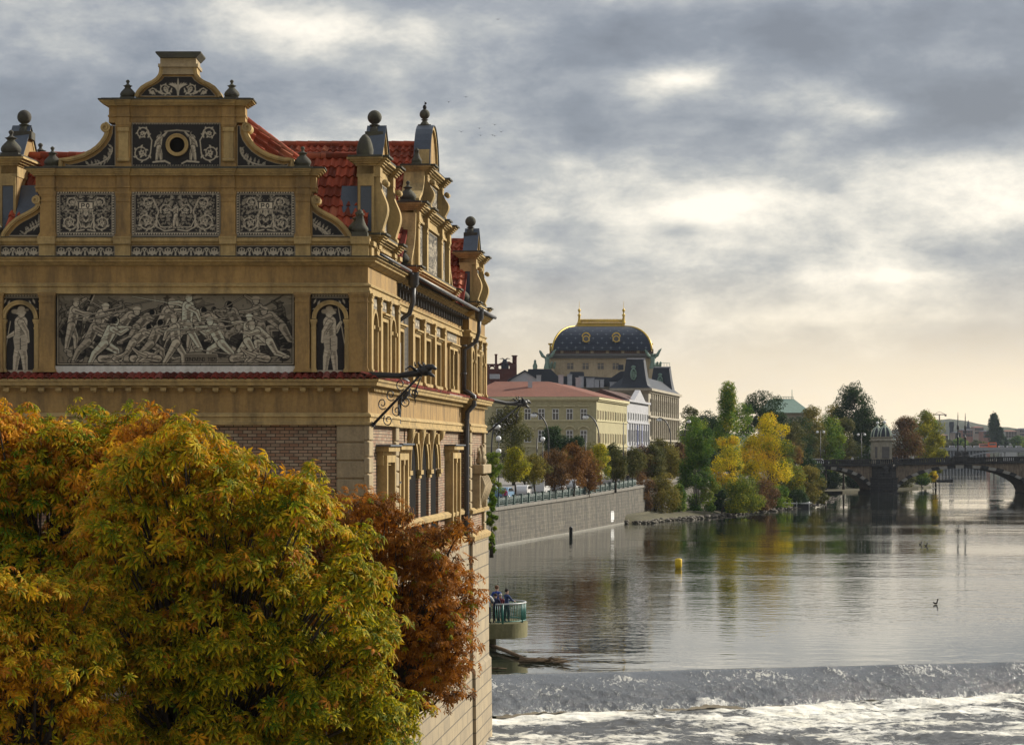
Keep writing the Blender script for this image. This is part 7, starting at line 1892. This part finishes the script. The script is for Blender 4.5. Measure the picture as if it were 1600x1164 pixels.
for r_ in range(6):
    f=.07+r_*.125
    for c_ in range(-8,9):
        x=TC+(c_+(.5 if r_%2 else 0))*2.15; w_,z,y=onvault(0,f)
        if abs(x-TC)>w_-1.0: continue
        _,z2,y2=onvault(0,f+.06); up=Vector((0,y2-y,z2-z)).normalized(); c=Vector((x,y,z)); nn=Vector((0,up.z,-up.y))*-1
        for v in (Vector((1,0,0)),up):
            o_=v.cross(Vector((0,-up.z,up.y))).normalized()*.07; b.add([tuple(c+v*.5+nn*0),tuple(c+o_),tuple(c-v*.5),tuple(c-o_)],[(0,1,2,3)])
b.build('star_pattern',M['star'],dome)
for px in (915.5,962.5):
    x=tx(px); w_,z,y=onvault(0,.27); b=MB(); b.box(x-.95,x+.95,y-.9,y+1.5,tz(534),tz(526)); q=b.build('roof_dormer',M['kiosk'],th)
    b=MB(); FF=Frame((0,y-.9,0),(1,0,0),(0,-1,0)); b.fpoly(FF,arcpts(x,tz(530),.62,0,340,17),-.0,.12); b.build('dormer_window',M['glass'],q)
    b=MB(); b.ribbon(FF,arcpts(x,tz(530),.72,0,360,17),.22,0,.2); b.ribbon(FF,arcpts(x,tz(526.6),.95,0,180,9),.3,-.2,.3); b.build('dormer_rim',M['gilt'],q)
b=MB(); b.box(tx(904),tx(979.5),cy-9,cy+9,tz(507.5),tz(502)); b.box(tx(903.5),tx(980),cy-9.5,cy+9.5,tz(502),tz(501)); b.build('gilded_platform',M['gilt'],th)
b=MB()
for px in np.arange(906,979,2.3): b.tube([(tx(px),cy-9,tz(501)),(tx(px),cy-9,tz(495.5))],.13,4); b.tube([(tx(px)-.12,cy-9,tz(496.4)),(tx(px),cy-9,tz(494.6)),(tx(px)+.12,cy-9,tz(496.4))],.07,4)
b.tube([(tx(906),cy-9,tz(497)),(tx(978),cy-9,tz(497))],.17,4); b.tube([(tx(906),cy-9,tz(499)),(tx(978),cy-9,tz(499))],.15,4)
b.box(tx(932),tx(950),cy-9.2,cy-8.9,tz(499.5),tz(497)); b.build('gilded_crest',M['gilt'],th)
for px in (907,977.5): b=MB(); b.lathe((tx(px),cy-9,tz(501)),[(.5,0),(.35,.6),(.25,1.6),(.5,1.9),(.2,2.2),(.15,2.6),(.36,3.0),(.36,3.25),(.06,3.6),(.03,5.4)],seg=8); b.build('crest_finial',M['gilt'],th)
for px in (860,1018): b=MB(); b.lathe((tx(px),TD+2,tz(548)),[(.25,0),(.2,1.0),(.18,1.4),(.55,1.6),(.5,1.9)],seg=8); b.build('torch_finial',M['gilt'],th)
def winged(px,D,ybase,h,flip,label):
    x=(px-800)*D/F; z=(703-ybase)*D/F; b=MB()
    b.lathe((x,D,z),[(.9,0),(.8,h*.15),(.5,h*.40),(.62,h*.52),(.5,h*.60),(.2,h*.66)],seg=10); b.ball((x,D,z+h*.72),h*.065)
    for s_ in (-1,1):
        pts=[(x+s_*.3,D+.1,z+h*.58),(x+s_*1.1,D+.3,z+h*.70),(x+s_*1.7,D+.3,z+h*.92),(x+s_*(2.2 if s_==flip else 1.9),D+.2,z+h*(1.04 if s_==flip else .98))]; b.tube(pts,[.25,.42,.30,.05],7)
    b.tube([(x-flip*.3,D-.2,z+h*.57),(x-flip*1.1,D-.3,z+h*.66),(x-flip*1.5,D-.3,z+h*.80)],[.18,.13,.09],6)
    # horses' chests before the chariot
    for q in (.9,1.7):
        b.tube([(x+flip*q,D-.5,z),(x+flip*q,D-.6,z+h*.22),(x+flip*(q+.2),D-1.0,z+h*.36),(x+flip*(q+.35),D-1.3,z+h*.32)],[.18,.42,.25,.13],7)
    o=b.build('winged_statue',M['copper'],th); return o
winged(855,TD-3,578,4.9,1,''); winged(1020,TD-2,578,5.1,1,'')
b=MB(); b.box(tx(835),tx(866),TD-5,TD+6,8,tz(577.5)); b.box(tx(1012),tx(1032),TD-5,TD+6,8,tz(577.5)); b.build('side_pylon',M['theatre'],th)
b=MB(); b.lathe(W(836,578,TD-2),[(.5,0),(.6,1.0),(.3,1.7),(.3,2.2),(.1,2.5)],seg=8); b.build('seated_statue',M['copper'],th)
# roofs in front of the theatre
ro=empty('slate_roofed_block',W(905,603,500),'low block with dark slate roofs and white chimneys below the theatre','building')
rk=500/F; rf=Frame((0,500,0),(1,0,0),(0,-1,0)); rz_=lambda py:(703-py)*rk; rx=lambda px:(px-800)*rk
b=MB(); b.fbox(rf,rx(838),rx(992),-4,rz_(604),-20,0); b.build('wall',M['cream'],ro)
b=MB(); b.fpoly(rf,[(rx(836),rz_(604)),(rx(868),rz_(588)),(rx(890),rz_(588)),(rx(891),rz_(581)),(rx(912),rz_(581)),(rx(913),rz_(588)),(rx(955),rz_(590)),(rx(970),rz_(580)),(rx(985),rz_(580)),(rx(992),rz_(604))],-12,.3); b.build('roof',M['slate'],ro)
for i,(px,w_,yt) in enumerate(((890,1.0,586),(908,1.0,589),(919,.9,592),(925,.8,592),(932,1.0,594),(940,.8,594),(956,1.0,598),(964,1.0,598))):
    b=MB(); b.box(rx(px)-w_/2,rx(px)+w_/2,498.4-i*.1,499.6-i*.1,rz_(606),rz_(yt)); b.box(rx(px)-w_/2-.08,rx(px)+w_/2+.08,498.3-i*.1,499.7-i*.1,rz_(yt),rz_(yt)+.12); b.build('chimney',M['whitew'],ro)
b=MB(); b.fpoly(rf,[(rx(966),rz_(578)),(rx(974),rz_(578)),(rx(974),rz_(570)),(rx(966),rz_(570))],-1,.5); b.build('chimney',M['slate'],ro)
# dark roofs and white gable at the left
gh=empty('gabled_house',W(822,600,470),'white gabled house behind the red roof','building'); gk=470/F; gf=Frame((0,470,0),(1,0,0),(0,-1,0)); gx=lambda px:(px-800)*gk; gz=lambda py:(703-py)*gk
b=MB(); b.fpoly(gf,[(gx(796),-4),(gx(796),gz(594)),(gx(820),gz(580)),(gx(844),gz(594)),(gx(844),-4)],-14,0); b.build('wall',M['whitew'],gh)
b=MB(); b.ribbon(gf,[(gx(793),gz(595.5)),(gx(820),gz(579.3)),(gx(847),gz(595.5))],.35,-14.3,.3); b.build('roof',M['slate'],gh)
b=MB(); b.fpoly(Frame((0,480,0),(1,0,0),(0,-1,0)),[(gx(820),gz(596)),(gx(826),gz(574)),(gx(862),gz(574)),(gx(880),gz(592)),(gx(880),gz(600))],-8,0); b.build('roof',M['slate'],gh)
b=MB(); b.box(gx(838),gx(845),466,468,gz(602),gz(588)); b.box(gx(837.5),gx(845.5),465.8,468.2,gz(588),gz(587)); b.build('chimney',M['whitew'],gh)
# brick building with arcaded chimney wall
rb=empty('red_brick_building',W(785,600,520),'dark red brick building with an arcaded gable wall and two chimneys','building'); hk=520/F; hf=Frame((0,520,0),(1,0,0),(0,-1,0)); hx=lambda px:(px-800)*hk; hz=lambda py:(703-py)*hk
M['redbrick']=mottled('dark_red_brick',(.10,.035,.028),var=.3,scale=.5)
b=MB(); b.fbox(hf,hx(745),hx(807.5),-4,hz(576.2),-10,0)
# arches: piers and top band
for a,c in ((745,764.5),(773,779),(796,807.5)): b.fbox(hf,hx(a),hx(c),hz(576.2),hz(571),-3,0)
b.fbox(hf,hx(745),hx(807.5),hz(571),hz(568.5),-3,.0)
for cx,r in ((768.8,4.3),):
    b.ribbon(hf,arcpts(hx(cx),hz(576),r*hk,0,180,10),.25,-3,.02)
b.fpoly(hf,[(hx(779),hz(568.5)),(hx(786),hz(565)),(hx(796),hz(565)),(hx(803),hz(568.5))],-3,0)
b.build('wall',M['redbrick'],rb)
for px,hw,yt in ((775,1.8,553),(804,3.5,555)):
    b=MB(); b.lathe((hx(px),521,hz(572)),[(hw*hk,0),(hw*hk,(572-yt-2)*hk),(hw*hk*1.35,(572-yt-1.5)*hk),(hw*hk*1.35,(572-yt)*hk)],seg=10); b.build('chimney',M['redbrick'],rb)
b=MB(); x,y,z=hx(789),519,hz(568); b.ball((x,y,z+.3),(.6,.5,.7)); 
for s_ in (-1,1): b.tube([(x,y,z+.6),(x+s_*.5,y,z+1.1),(x+s_*1.2,y,z+1.0)],[.2,.15,.05],6)
b.fbox(hf,hx(783),hx(795),hz(576.2),hz(568.5),-2,.1); b.build('eagle_ornament',M['slate'],rb)
b=MB(); b.box(hx(766),hx(781),505,508,hz(595),hz(588)); b.build('chimney',M['whitew'],rb)
# copper roofed palace among the trees
pk=570/F; px_=lambda p:(p-800)*pk; pz=lambda y:(703-y)*pk
pa=empty('palace',(px_(1238),585,-9),'island palace with pale green copper roof among the trees','building')
b=MB(); b.box(px_(1205),px_(1270),570,600,-9,pz(645)); b.build('wall',M['cream'],pa)
b=MB(); A=[(px_(1208),569,pz(645)),(px_(1268),569,pz(645)),(px_(1272),601,pz(645)),(px_(1203),601,pz(645)),(px_(1215),580,pz(622)),(px_(1248),580,pz(622)),(px_(1248),590,pz(622)),(px_(1215),590,pz(622))]
b.add(A,[(0,1,5,4),(1,2,6,5),(2,3,7,6),(3,0,4,7),(4,5,6,7),(3,2,1,0)]); b.build('roof',M['copper'],pa)
b=MB()
for p in np.arange(1216,1248,2.6): b.tube([(px_(p),580,pz(622)),(px_(p),580,pz(618))],.06,4)
b.tube([(px_(1216),580,pz(618.5)),(px_(1247),580,pz(618.5))],.06,4); b.tube([(px_(1246),581,pz(622)),(px_(1246),581,pz(607))],.08,4); b.build('roof_railing',M['copper'],pa)

# ---------------------------------------------------------------- beyond the bridge
ld=slab('ground',[(200,1330),(1900,1330),(4000,9000),(-3000,9000),(-3000,800),(60,800),(112,700),(140,760),(165,1000)],-8.4,M['grass'],2)
fb=empty('far_bridge',W(1560,700,1300),'pale concrete bridge far upriver with thin columns','bridge'); fk=1300/F; ff=Frame((0,1300,0),(1,0,0),(0,-1,0)); fx=lambda p:(p-800)*fk; fz=lambda y:(703-y)*fk
M['conc']=mottled('pale_concrete',(.30,.30,.30),var=.12,scale=.1,fine=1)
b=MB(); b.fbox(ff,fx(1440),fx(1900),fz(704),fz(701),-18,0); b.fbox(ff,fx(1440),fx(1900),fz(701),fz(699),-.4,0); b.build('deck',M['conc'],fb)
b=MB()
for p in range(1445,1545,5): b.fbox(ff,fx(p),fx(p)+.5,-10,fz(704),-16,-.5)
b.build('column_row',M['conc'],fb)
b=MB()
for cx in (1580,1720):
    b.ribbon(ff,[(fx(cx+70*math.cos(R(a))),fz(718-13*math.sin(R(a)))) for a in range(0,181,12)],.8,-16,-.3)
b.build('arch',M['conc'],fb)
def boxcar(name,label,cat,px,D,z,L,H,c,grp=None):
    x=(px-800)*D/F; b=MB(); e=empty(name,(x,D,z),label,cat,grp)
    b.box(x-L/2,x+L/2,D,D+2.4,z+.4,z+H); b.build('body',mottled('vehicle_paint',c,bump=0),e,bevel=.15)
    b=MB(); b.box(x-L/2+.3,x+L/2-.3,D-.03,D+2.43,z+H*.55,z+H*.85); b.build('window_band',M['glass'],e)
    for q in (-.35,.35): b=MB(); b.tube([(x+L*q,D-.02,z+.42),(x+L*q,D+2.4,z+.42)],.42,10); b.build('wheel',M['iron'],e)
boxcar('bus','bright orange bus on the far bridge','bus',1551,1304,fz(701),4.4,3.6,(.65,.12,.03)); boxcar('bus','longer pale red bus left of the orange one on the far bridge','bus',1539,1309,fz(701),6,2.8,(.55,.22,.16))
for i,px in enumerate((1488,1500,1514,1526,1565,1578,1592)): boxcar('distant_car','small pale car on the far bridge','car',px,1304,fz(701),2.9,1.7,(.5,.5,.5),'cars on the far bridge')
# far side trees, houses and hills
FG='trees on the far bank upriver'
for i,(px,yt,hw,D,cl,lb) in enumerate(((1478,686,14,1420,OL,'distant olive tree nearest the island on the far bank'),(1500,684,15,1420,GR,'distant green tree behind the two masts'),(1524,687,13,1420,OL,'distant low tree right of the masts'),(1570,682,10,1420,DG,'distant dark tree right of the tall poplar'),(1592,680,15,1400,GR,'distant green tree at the right edge'),(1536,690,10,1420,OY,'distant low yellowish tree by the poplar'))):
    bgtree(lb,px,yt,706,hw,D,-8.4,cl,400+i,name='distant_tree',n=1200,group=FG,sz=1.0)
bgtree('tall dark distant poplar above the far bridge',1553,647,704,13,1400,-8.4,DG,410,name='poplar_tree',kind='poplar',n=2600,sz=.9)
bgtree('shorter dark poplar leaning on the tall distant one',1564,668,704,7,1395,-8.4,DG,411,name='poplar_tree',kind='poplar',n=900,sz=.9)
M['farwall']=mottled('distant_plaster',(.34,.27,.22),var=.2,scale=.02,fine=.2); M['farwall2']=mottled('distant_brick',(.30,.14,.10),var=.2,scale=.02,fine=.2); M['farwall3']=mottled('distant_pale',(.42,.42,.42),var=.1,scale=.02,fine=.2)
g=random.Random(9)
for i,(px,w_,yt,D,mt,lb) in enumerate(((1512,16,672,1900,'farwall2','distant reddish block behind the masts'),(1530,14,668,2000,'farwall','distant tan block with a flat roof left of the poplar'),(1542,10,674,1850,'farwall2','distant brick block touching the poplar'),(1580,18,674,1700,'farwall3','distant wide pale block right of the poplar'),(1600,14,671,2100,'farwall','distant tan block at the right edge'),(1476,10,680,1700,'farwall3','distant white block beside the island tree'),(1497,8,676,1600,'farwall','distant narrow block between tree and masts'))):
    x=(px-800)*D/F;k=D/F; e=empty('distant_house',(x,D,-8.4),lb,'building','distant city blocks'); b=MB(); b.box(x-w_/2*k,x+w_/2*k,D,D+20,-8.4,(703-yt)*k); b.build('wall',M[mt],e)
    b=MB(); zt_=(703-yt)*k; b.add([(x-w_/2*k-.5,D-.5,zt_),(x+w_/2*k+.5,D-.5,zt_),(x+w_/2*k+.5,D+20,zt_),(x-w_/2*k-.5,D+20,zt_),(x-w_/2*k+2,D+10,zt_+2.2*k),(x+w_/2*k-2,D+10,zt_+2.2*k)],[(0,1,5,4),(1,2,5),(2,3,4,5),(3,0,4),(3,2,1,0)]); b.build('roof',M['redroof' if i%2 else 'slate'],e)
    for r_ in range(2):
        for c_ in range(4):
            b=MB(); u=x+(-.36+.24*c_)*w_*k; zz=zt_-(3+r_*5)*k; b.box(u-.9,u+.9,D-.15,D+.1,zz-1.0,zz+1.2); b.build('window',M['glass'],e)
e=empty('factory_chimney',((1487-800)*1800/F,1800,-8.4),'tall dark factory chimney in the distant haze','chimney'); b=MB(); b.lathe(((1487-800)*1800/F,1800,-8.4),[(2.2,0),(1.7,(703-662)*.5+5),(2.1,(703-661)*.5+6),(2.1,(703-659)*.5+8.4)],seg=12); b.build('shaft',M['slate'],e)
e=empty('church_spire',((1513-800)*2300/F,2300,-8.4),'small dark church spire on the distant skyline','spire'); b=MB(); b.lathe(((1513-800)*2300/F,2300,-8.4),[(2.8,0),(2.8,8.4+22),(1.4,8.4+24),(1.6,8.4+25),(.1,8.4+30)],seg=8); b.build('spire',M['slate'],e)
x0=(1468-800)*1500/F; kk=1500/F; e=empty('tower_crane',(x0,1500,-8.4),'thin yellow tower crane in the distance','crane')
b=MB(); b.box(x0-.35,x0+.35,1500,1500.7,-8.4,(703-648)*kk); b.build('mast',M['farwall'],e); b=MB(); b.box(x0-4.2,x0+4.6,1500.1,1500.6,(703-648.5)*kk,(703-647)*kk); b.tube([(x0-4,1500.3,(703-648)*kk),(x0,1500.3,(703-643)*kk),(x0+4.5,1500.3,(703-648)*kk)],.15,4); b.box(x0+3.4,x0+4.6,1500,1500.7,(703-650.5)*kk,(703-648)*kk); b.build('jib',M['farwall'],e)
def hill(pts,D,th,mat):
    V=[];Q=[];m=12; g=np.random.default_rng(int(D))
    xs=np.linspace(pts[0][0],pts[-1][0],90); ys=np.interp(xs,[p[0] for p in pts],[p[1] for p in pts])
    for i,(px,py) in enumerate(zip(xs,ys)):
        k=D/F; zt_=(703-py)*k
        for j in range(m):
            f=j/(m-1); a=f*math.pi; z=-9+(zt_+9)*math.sin(a)**.8+g.normal(0,1.2)*math.sin(a); V.append(((px-800)*k,D-th*math.cos(a),z))
    Q=[(i*m+j,(i+1)*m+j,(i+1)*m+j+1,i*m+j+1) for i in range(89) for j in range(m-1)]
    return tag(mesh_np('hill',V,Q,mat,smooth=True),kind='structure')
M['hillgreen']=mottled('wooded_hill',(.045,.065,.03),var=.4,scale=.01,fine=.05,dirt=(.2,.15,.12),streak=.5,bump=.5)
hill([(1380,690),(1430,668),(1455,658),(1470,657),(1490,665),(1510,676),(1560,684),(1640,690),(1800,690)],2950,420,M['hillgreen'])
hill([(1300,690),(1480,682),(1520,672),(1560,669),(1600,671),(1680,668),(1800,676),(1900,690)],2300,250,M['hillgreen'])
hill([(-200,690),(100,660),(500,650),(900,662),(1100,676),(1300,690)],2900,400,M['hillgreen'])

# ---------------------------------------------------------------- on and by the water
M['buoy']=mottled('yellow_buoy_paint',(.75,.50,.02),rough=.5,var=.1)
D=10*F/(888-703); x=(1060-800)*D/F; e=empty('buoy',(x,D,-10.1),'bright yellow cylindrical buoy floating in mid river','buoy')
b=MB(); b.lathe((x,D,-10.1),[(.24,0),(.26,.22),(.29,.24),(.30,.26),(.30,.86),(.27,.92),(.05,.96)],seg=18); b.build('float',M['buoy'],e); b=MB(); b.lathe((x,D,-10.15),[(.25,0),(.25,.27)],seg=16); b.tube([(x,D,-9.2),(x,D,-9.05)],.03,6); b.build('collar',M['iron'],e)
D=396; x0=(1222-800)*D/F;x1=(1268-800)*D/F; e=empty('jetty',((x0+x1)/2,D,-10.1),'white topped floating jetty under the willow at the bank','jetty')
b=MB(); b.box(x0,x1,D,D+3,-9.25,-9.05); b.build('deck',mottled('white_deck',(.66,.67,.68),var=.1),e); b=MB(); b.box(x0+.2,x1-.2,D+.15,D+2.8,-10.2,-9.25); b.build('float',M['iron'],e)
b=MB()
for q in (x0+.5,(x0+x1)/2,x1-.4): b.tube([(q,D+.05,-10.4),(q,D+.05,-8.85)],.06,6)
b.build('mooring_pile',M['lamp'],e)
def rowboat(x,D,L,lb,c,z=-10.0,rz=0):
    e=empty('rowing_boat',(x,D,z),lb,'boat'); b=MB(); n=10; V=[];
    for i in range(n+1):
        f=i/n*2-1; w_=.62*(1-abs(f)**2.4)+.02; zt_=.45+.18*f*f
        for s_ in (-1,-.6,.6,1): V.append((x+f*L/2,D+s_*w_,z+(zt_ if abs(s_)==1 else -.12)))
    fs=[(i*4+j,(i+1)*4+j,(i+1)*4+j+1,i*4+j+1) for i in range(n) for j in range(3)]; b.add(V,fs); b.build('hull',mottled('boat_hull',c),e)
    b=MB(); 
    for q in (-.2,.15): b.box(x+q*L-.12,x+q*L+.12,D-.5,D+.5,z+.28,z+.33)
    b.build('seat',M['frame'],e)
rowboat((1472-800)*735/F,735,7.0,'long dark boat moored off the island tip seen through the arch',(.04,.035,.035)); rowboat((1440-800)*690/F,690,4,'small dark boat by the island bank under the arch',(.05,.05,.055))
M['duck']=mottled('duck_feathers',(.05,.045,.04),bump=0)
def duck(px,py,lb,s=1.0):
    s*=.5; D=10*F/(py-703); x=(px-800)*D/F; b=MB(); b.ball((x,D,-9.93),(.26*s,.13*s,.11*s),8,6); b.tube([(x+.16*s,D,-9.88),(x+.22*s,D,-9.76),(x+.25*s,D,-9.70)],[.05,.04,.03],6); b.ball((x+.27*s,D,-9.68),(.065,.05,.05),7,5); b.tube([(x+.31*s,D,-9.68),(x+.39*s,D,-9.70)],[.025,.01],5); b.tube([(x-.2*s,D,-9.9),(x-.34*s,D,-9.84)],[.07,.01],5)
    tag(b.build('duck',M['duck']),lb,'duck','ducks on the river')
duck(1462,944,'dark duck alone on the open water at the right'); duck(1502,760,'duck far beyond the arch'); duck(1438,851,'leading duck of the pair below the bridge'); duck(1447,853,'trailing duck of the pair below the bridge')
# driftwood lodged at the museum
M['wood']=mottled('wet_driftwood',(.15,.10,.055),var=.4,scale=3)
def P_(px,py,z=-9.93): D=-z*F/(py-703); return ((px-800)*D/F,D,z)
b=MB(); b.tube([P_(755,1004,-9.8),P_(790,1016,-9.85),P_(818,1028,-9.92)],[.10,.10,.08],7); g=random.Random(3)
for i in range(46):
    px=g.uniform(808,872); py=1030+g.uniform(-3,4)+(px-808)*.03; a=P_(px,py,-9.9); b.tube([a,(a[0]+g.uniform(.3,1.1),a[1]+g.uniform(-.3,.3),a[2]+g.uniform(-.05,.16))],[.03,.008],5)
b.tube([P_(812,1030),P_(850,1031),P_(875,1034)],[.10,.08,.02],7)
tag(b.build('driftwood_log',M['wood']),'long pale driftwood trunk with a brown tangle of roots above the weir','driftwood')
b=MB(); b.tube([P_(760,1043),P_(775,1044),P_(792,1044)],[.03,.05,.02],6); b.tube([P_(775,1044),P_(781,1041,-9.8)],[.03,.01],5); tag(b.build('driftwood_branch',M['wood']),'thin dark branch floating beside the museum wall above the weir','driftwood')
# viewing balcony beyond the museum
BDist=116.0; bcx=(778-800)*BDist/F; zf=(703-978)*114/F
vb_=empty('viewing_platform',(bcx,BDist+1,-10.2),'rounded concrete viewing platform with green railing beside the museum','platform')
M['teal']=mottled('teal_railing_paint',(.03,.16,.13),rough=.45,var=.2,spec=.5,bump=.1); M['mossy']=mottled('mossy_concrete',(.20,.18,.09),var=.25,scale=1.2,fine=8,dirt=(.10,.11,.04),streak=.6)
rp=(825-778)*BDist/F; n=28
def circ(r,z,a0=-95,a1=95,sy=1.25): return [(bcx+r*math.cos(R(a0+(a1-a0)*i/n)),BDist+1.2+r*sy*math.sin(R(a0+(a1-a0)*i/n)),z) for i in range(n+1)]
b=MB(); top=circ(rp,zf); bot=circ(rp*.98,zf-.75); ex=[(bcx-3,BDist+1.2+rp*1.25),(bcx-3,BDist+1.2-rp*1.25)]
T_=top+[(x,y,zf) for x,y in ex]; B_=bot+[(x,y,zf-.75) for x,y in ex]; k=len(T_); b.add(T_+B_,[tuple(range(k)),tuple(range(2*k-1,k-1,-1))]+[(i,(i+1)%k,(i+1)%k+k,i+k) for i in range(k)]); b.build('slab',M['mossy'],vb_)
b=MB(); b.lathe((bcx-1.0,BDist+1.2,-10.6),[(.9,0),(.9,10.6+zf-.74)],seg=12); b.build('pillar',M['mossy'],vb_)
b=MB(); rr_=rp*.93; b.tube([(x,y,zf+.98) for x,y,z in circ(rr_,0)],.045,6); b.build('handrail',mottled('grey_handrail',(.42,.43,.42),rough=.4),vb_)
b=MB(); b.tube([(x,y,zf+.10) for x,y,z in circ(rr_,0)],.03,5)
m_=44
for i in range(m_+1):
    a=R(-95+190*i/m_); x=bcx+rr_*math.cos(a); y=BDist+1.2+rr_*1.25*math.sin(a); b.tube([(x,y,zf+.08),(x,y,zf+.97)],.014,4)
b.build('baluster_row',M['teal'],vb_)
for a in (-80,-30,20,70): b=MB(); x=bcx+rr_*math.cos(R(a)); y=BDist+1.2+rr_*1.25*math.sin(R(a)); b.tube([(x,y,zf),(x,y,zf+1.0)],.05,6); b.build('post',M['teal'],vb_)
PG='people on the viewing platform'
def onp(px,dy): return ((px-800)*(BDist+dy)/F,BDist+dy,zf)
person('tall person in a bright blue jacket at the back of the platform',onp(776,1.3),R(160),1,1.82,(.02,.05,.22),(.02,.02,.03),(.12,.06,.03),'down',group=PG)
person('person with grey hair and dark red coat at the middle of the platform group',onp(782,.1),R(200),2,1.48,(.10,.012,.02),(.03,.03,.04),(.40,.38,.36),'phone',group=PG)
person('person in a dark navy coat with dark hair left in the platform group',onp(774.5,-.1),R(170),3,1.50,(.02,.025,.06),(.02,.02,.02),(.03,.02,.015),'phone',group=PG)
person('person in a blue denim jacket leaning on the right of the platform group',onp(791.5,.7),R(120),4,1.68,(.03,.05,.13),(.02,.02,.03),(.02,.015,.012),'rail',group=PG)
person('person in a white shirt half hidden by the museum corner',onp(761.5,-.3),R(150),5,1.70,(.62,.64,.66),(.05,.05,.06),(.08,.05,.03),'rail',group=PG)
for i,(s,off,jk,lb) in enumerate(((16,2.2,(.35,.03,.10),'walker in a bright pink jacket behind the quay railing'),(44,2.6,(.02,.02,.025),'walker in black on the quay under the brown trees'),(60,2.0,(.02,.02,.03),'person in dark clothes beside the pale blue car'),(64,2.8,(.5,.5,.5),'person in a light grey top on the quay'),(86,2.4,(.25,.03,.03),'person in a red jacket near the olive quay tree'),(94,2.0,(.02,.02,.02),'person in black at the far end of the quay'))):
    p,d=along(s+33); n_=Vector((d.y,-d.x,0)); q=p-n_*off; person(lb,(q.x,q.y,q.z-.05),R(20+60*i),30+i,1.74,jk,(.02,.02,.03),(.04,.03,.02),'down',.08,'people walking on the quay')
for i,(px,lb) in enumerate(((1398,'first dark walker on the bridge right of the kiosk'),(1403,'second dark walker on the bridge right of the kiosk'),(1411,'third walker from the kiosk on the bridge, apart from the first two'),(1428,'walker in white on the bridge'),(1481,'lone dark walker left of the masts on the bridge'),(1333,'walker in white left of the bridge lamp'))):
    person(lb,(bx(px),BD+1.2,ztop(px)-1.1),R(40*i),50+i,2.0 if False else 1.9,(.5,.5,.5) if 'white' in lb else (.02,.02,.025),(.02,.02,.03),(.03,.02,.02),'down',.08,'people on the stone bridge')
# birds
M['bird']=mottled('dark_bird',(.025,.025,.028),bump=0)
def bird(px,py,D,lb,s=.42,seed=0):
    g=random.Random(seed); x,y,z=W(px,py,D); b=MB(); b.ball((x,y,z),(.16*s,.36*s,.13*s),8,6); b.ball((x,y-.36*s,z+.05*s),.10*s,6,5); b.tube([(x,y+.3*s,z),(x,y+.62*s,z-.02)],[.09*s,.03*s],5)
    u=g.uniform(.15,.7); 
    for q in (-1,1): b.add([(x+q*.08*s,y-.15*s,z),(x+q*.08*s,y+.18*s,z),(x+q*.55*s,y+.10*s,z+u*.55*s),(x+q*.55*s,y-.16*s,z+u*.6*s),(x+q*1.1*s,y+.16*s,z+u*.5*s)],[(0,1,2,3),(3,2,4)])
    tag(b.build('flying_bird',M['bird']),lb,'bird','birds in the sky')
BL=[(701,160,'bird highest on the left of the two apart'),(728,152,'upper right bird of the two flying apart'),(720.5,206.5,'leftmost bird of the lower flock'),(749,201,'second bird from the left in the lower flock'),(751,212,'low bird under the second one in the flock'),(773,195.5,'topmost bird of the lower flock'),(783,206.5,'rightmost bird of the lower flock'),(769.5,211.5,'lower left bird of the close pair in the flock'),(773,213,'lower right bird of the close pair in the flock'),(778,31,'single tiny bird high in the clouds')]
for i,(px,py,lb) in enumerate(BL): bird(px,py,170,lb,.20,seed=i)
p=sr(13.3,11.10,-.25); b=MB(); b.ball((p[0],p[1],p[2]+.08),(.065,.11,.09),8,6); b.ball((p[0]+.03,p[1]-.07,p[2]+.20),.042,7,5); b.tube([(p[0],p[1]+.08,p[2]+.06),(p[0],p[1]+.27,p[2]-.03)],[.05,.02],5); b.tube([(p[0],p[1]-.12,p[2]+.25),(p[0],p[1]-.17,p[2]+.24)],[.015,.004],4); tag(b.build('perched_bird',M['bird']),'small dark bird perched on the highest ball finial','bird')
# distant roof and instruments left of the museum
b=MB(); e=empty('neighbour_building',W(5,262,120),'pale building with roof instruments at the far left edge','building')
k=120/F; nx_=lambda p:(p-800)*k; nz=lambda y:(703-y)*k
b.box(nx_(-200),nx_(14),120,134,-8.5,nz(262)); b.build('wall',M['cream'],e); b=MB(); b.box(nx_(-202),nx_(17),119.6,134.4,nz(262),nz(257)); b.build('cornice',M['cream'],e)
b=MB(); b.tube([(nx_(9),121,nz(257)),(nx_(9),121,nz(238))],.08,6); b.ball((nx_(10),121,nz(237)),(.25,.2,.14)); b.tube([(nx_(1.5),121,nz(257)),(nx_(1.5),121,nz(228))],.05,5); b.build('roof_antenna',M['iron'],e)

# ---------------------------------------------------------------- haze
hz_=bpy.data.materials.new('haze_air'); hz_.use_nodes=True; t=hz_.node_tree; t.nodes.remove(t.nodes['Principled BSDF'])
pv=t.nodes.new('ShaderNodeVolumePrincipled'); pv.inputs['Color'].default_value=(.74,.84,1.0,1); pv.inputs['Density'].default_value=.000045; pv.inputs['Anisotropy'].default_value=.0
t.links.new(pv.outputs[0],t.nodes['Material Output'].inputs['Volume'])
b=MB(); b.box(-1500,2200,-100,3600,-13.5,110); o=b.build('haze',hz_); tag(o,kind='stuff')
scene.cycles.volume_bounces=0; scene.cycles.max_bounces=6; scene.cycles.transparent_max_bounces=8; scene.cycles.diffuse_bounces=3; scene.cycles.glossy_bounces=3; scene.cycles.transmission_bounces=3
scene.cycles.caustics_reflective=False; scene.cycles.caustics_refractive=False
scene.cycles.use_denoising=True
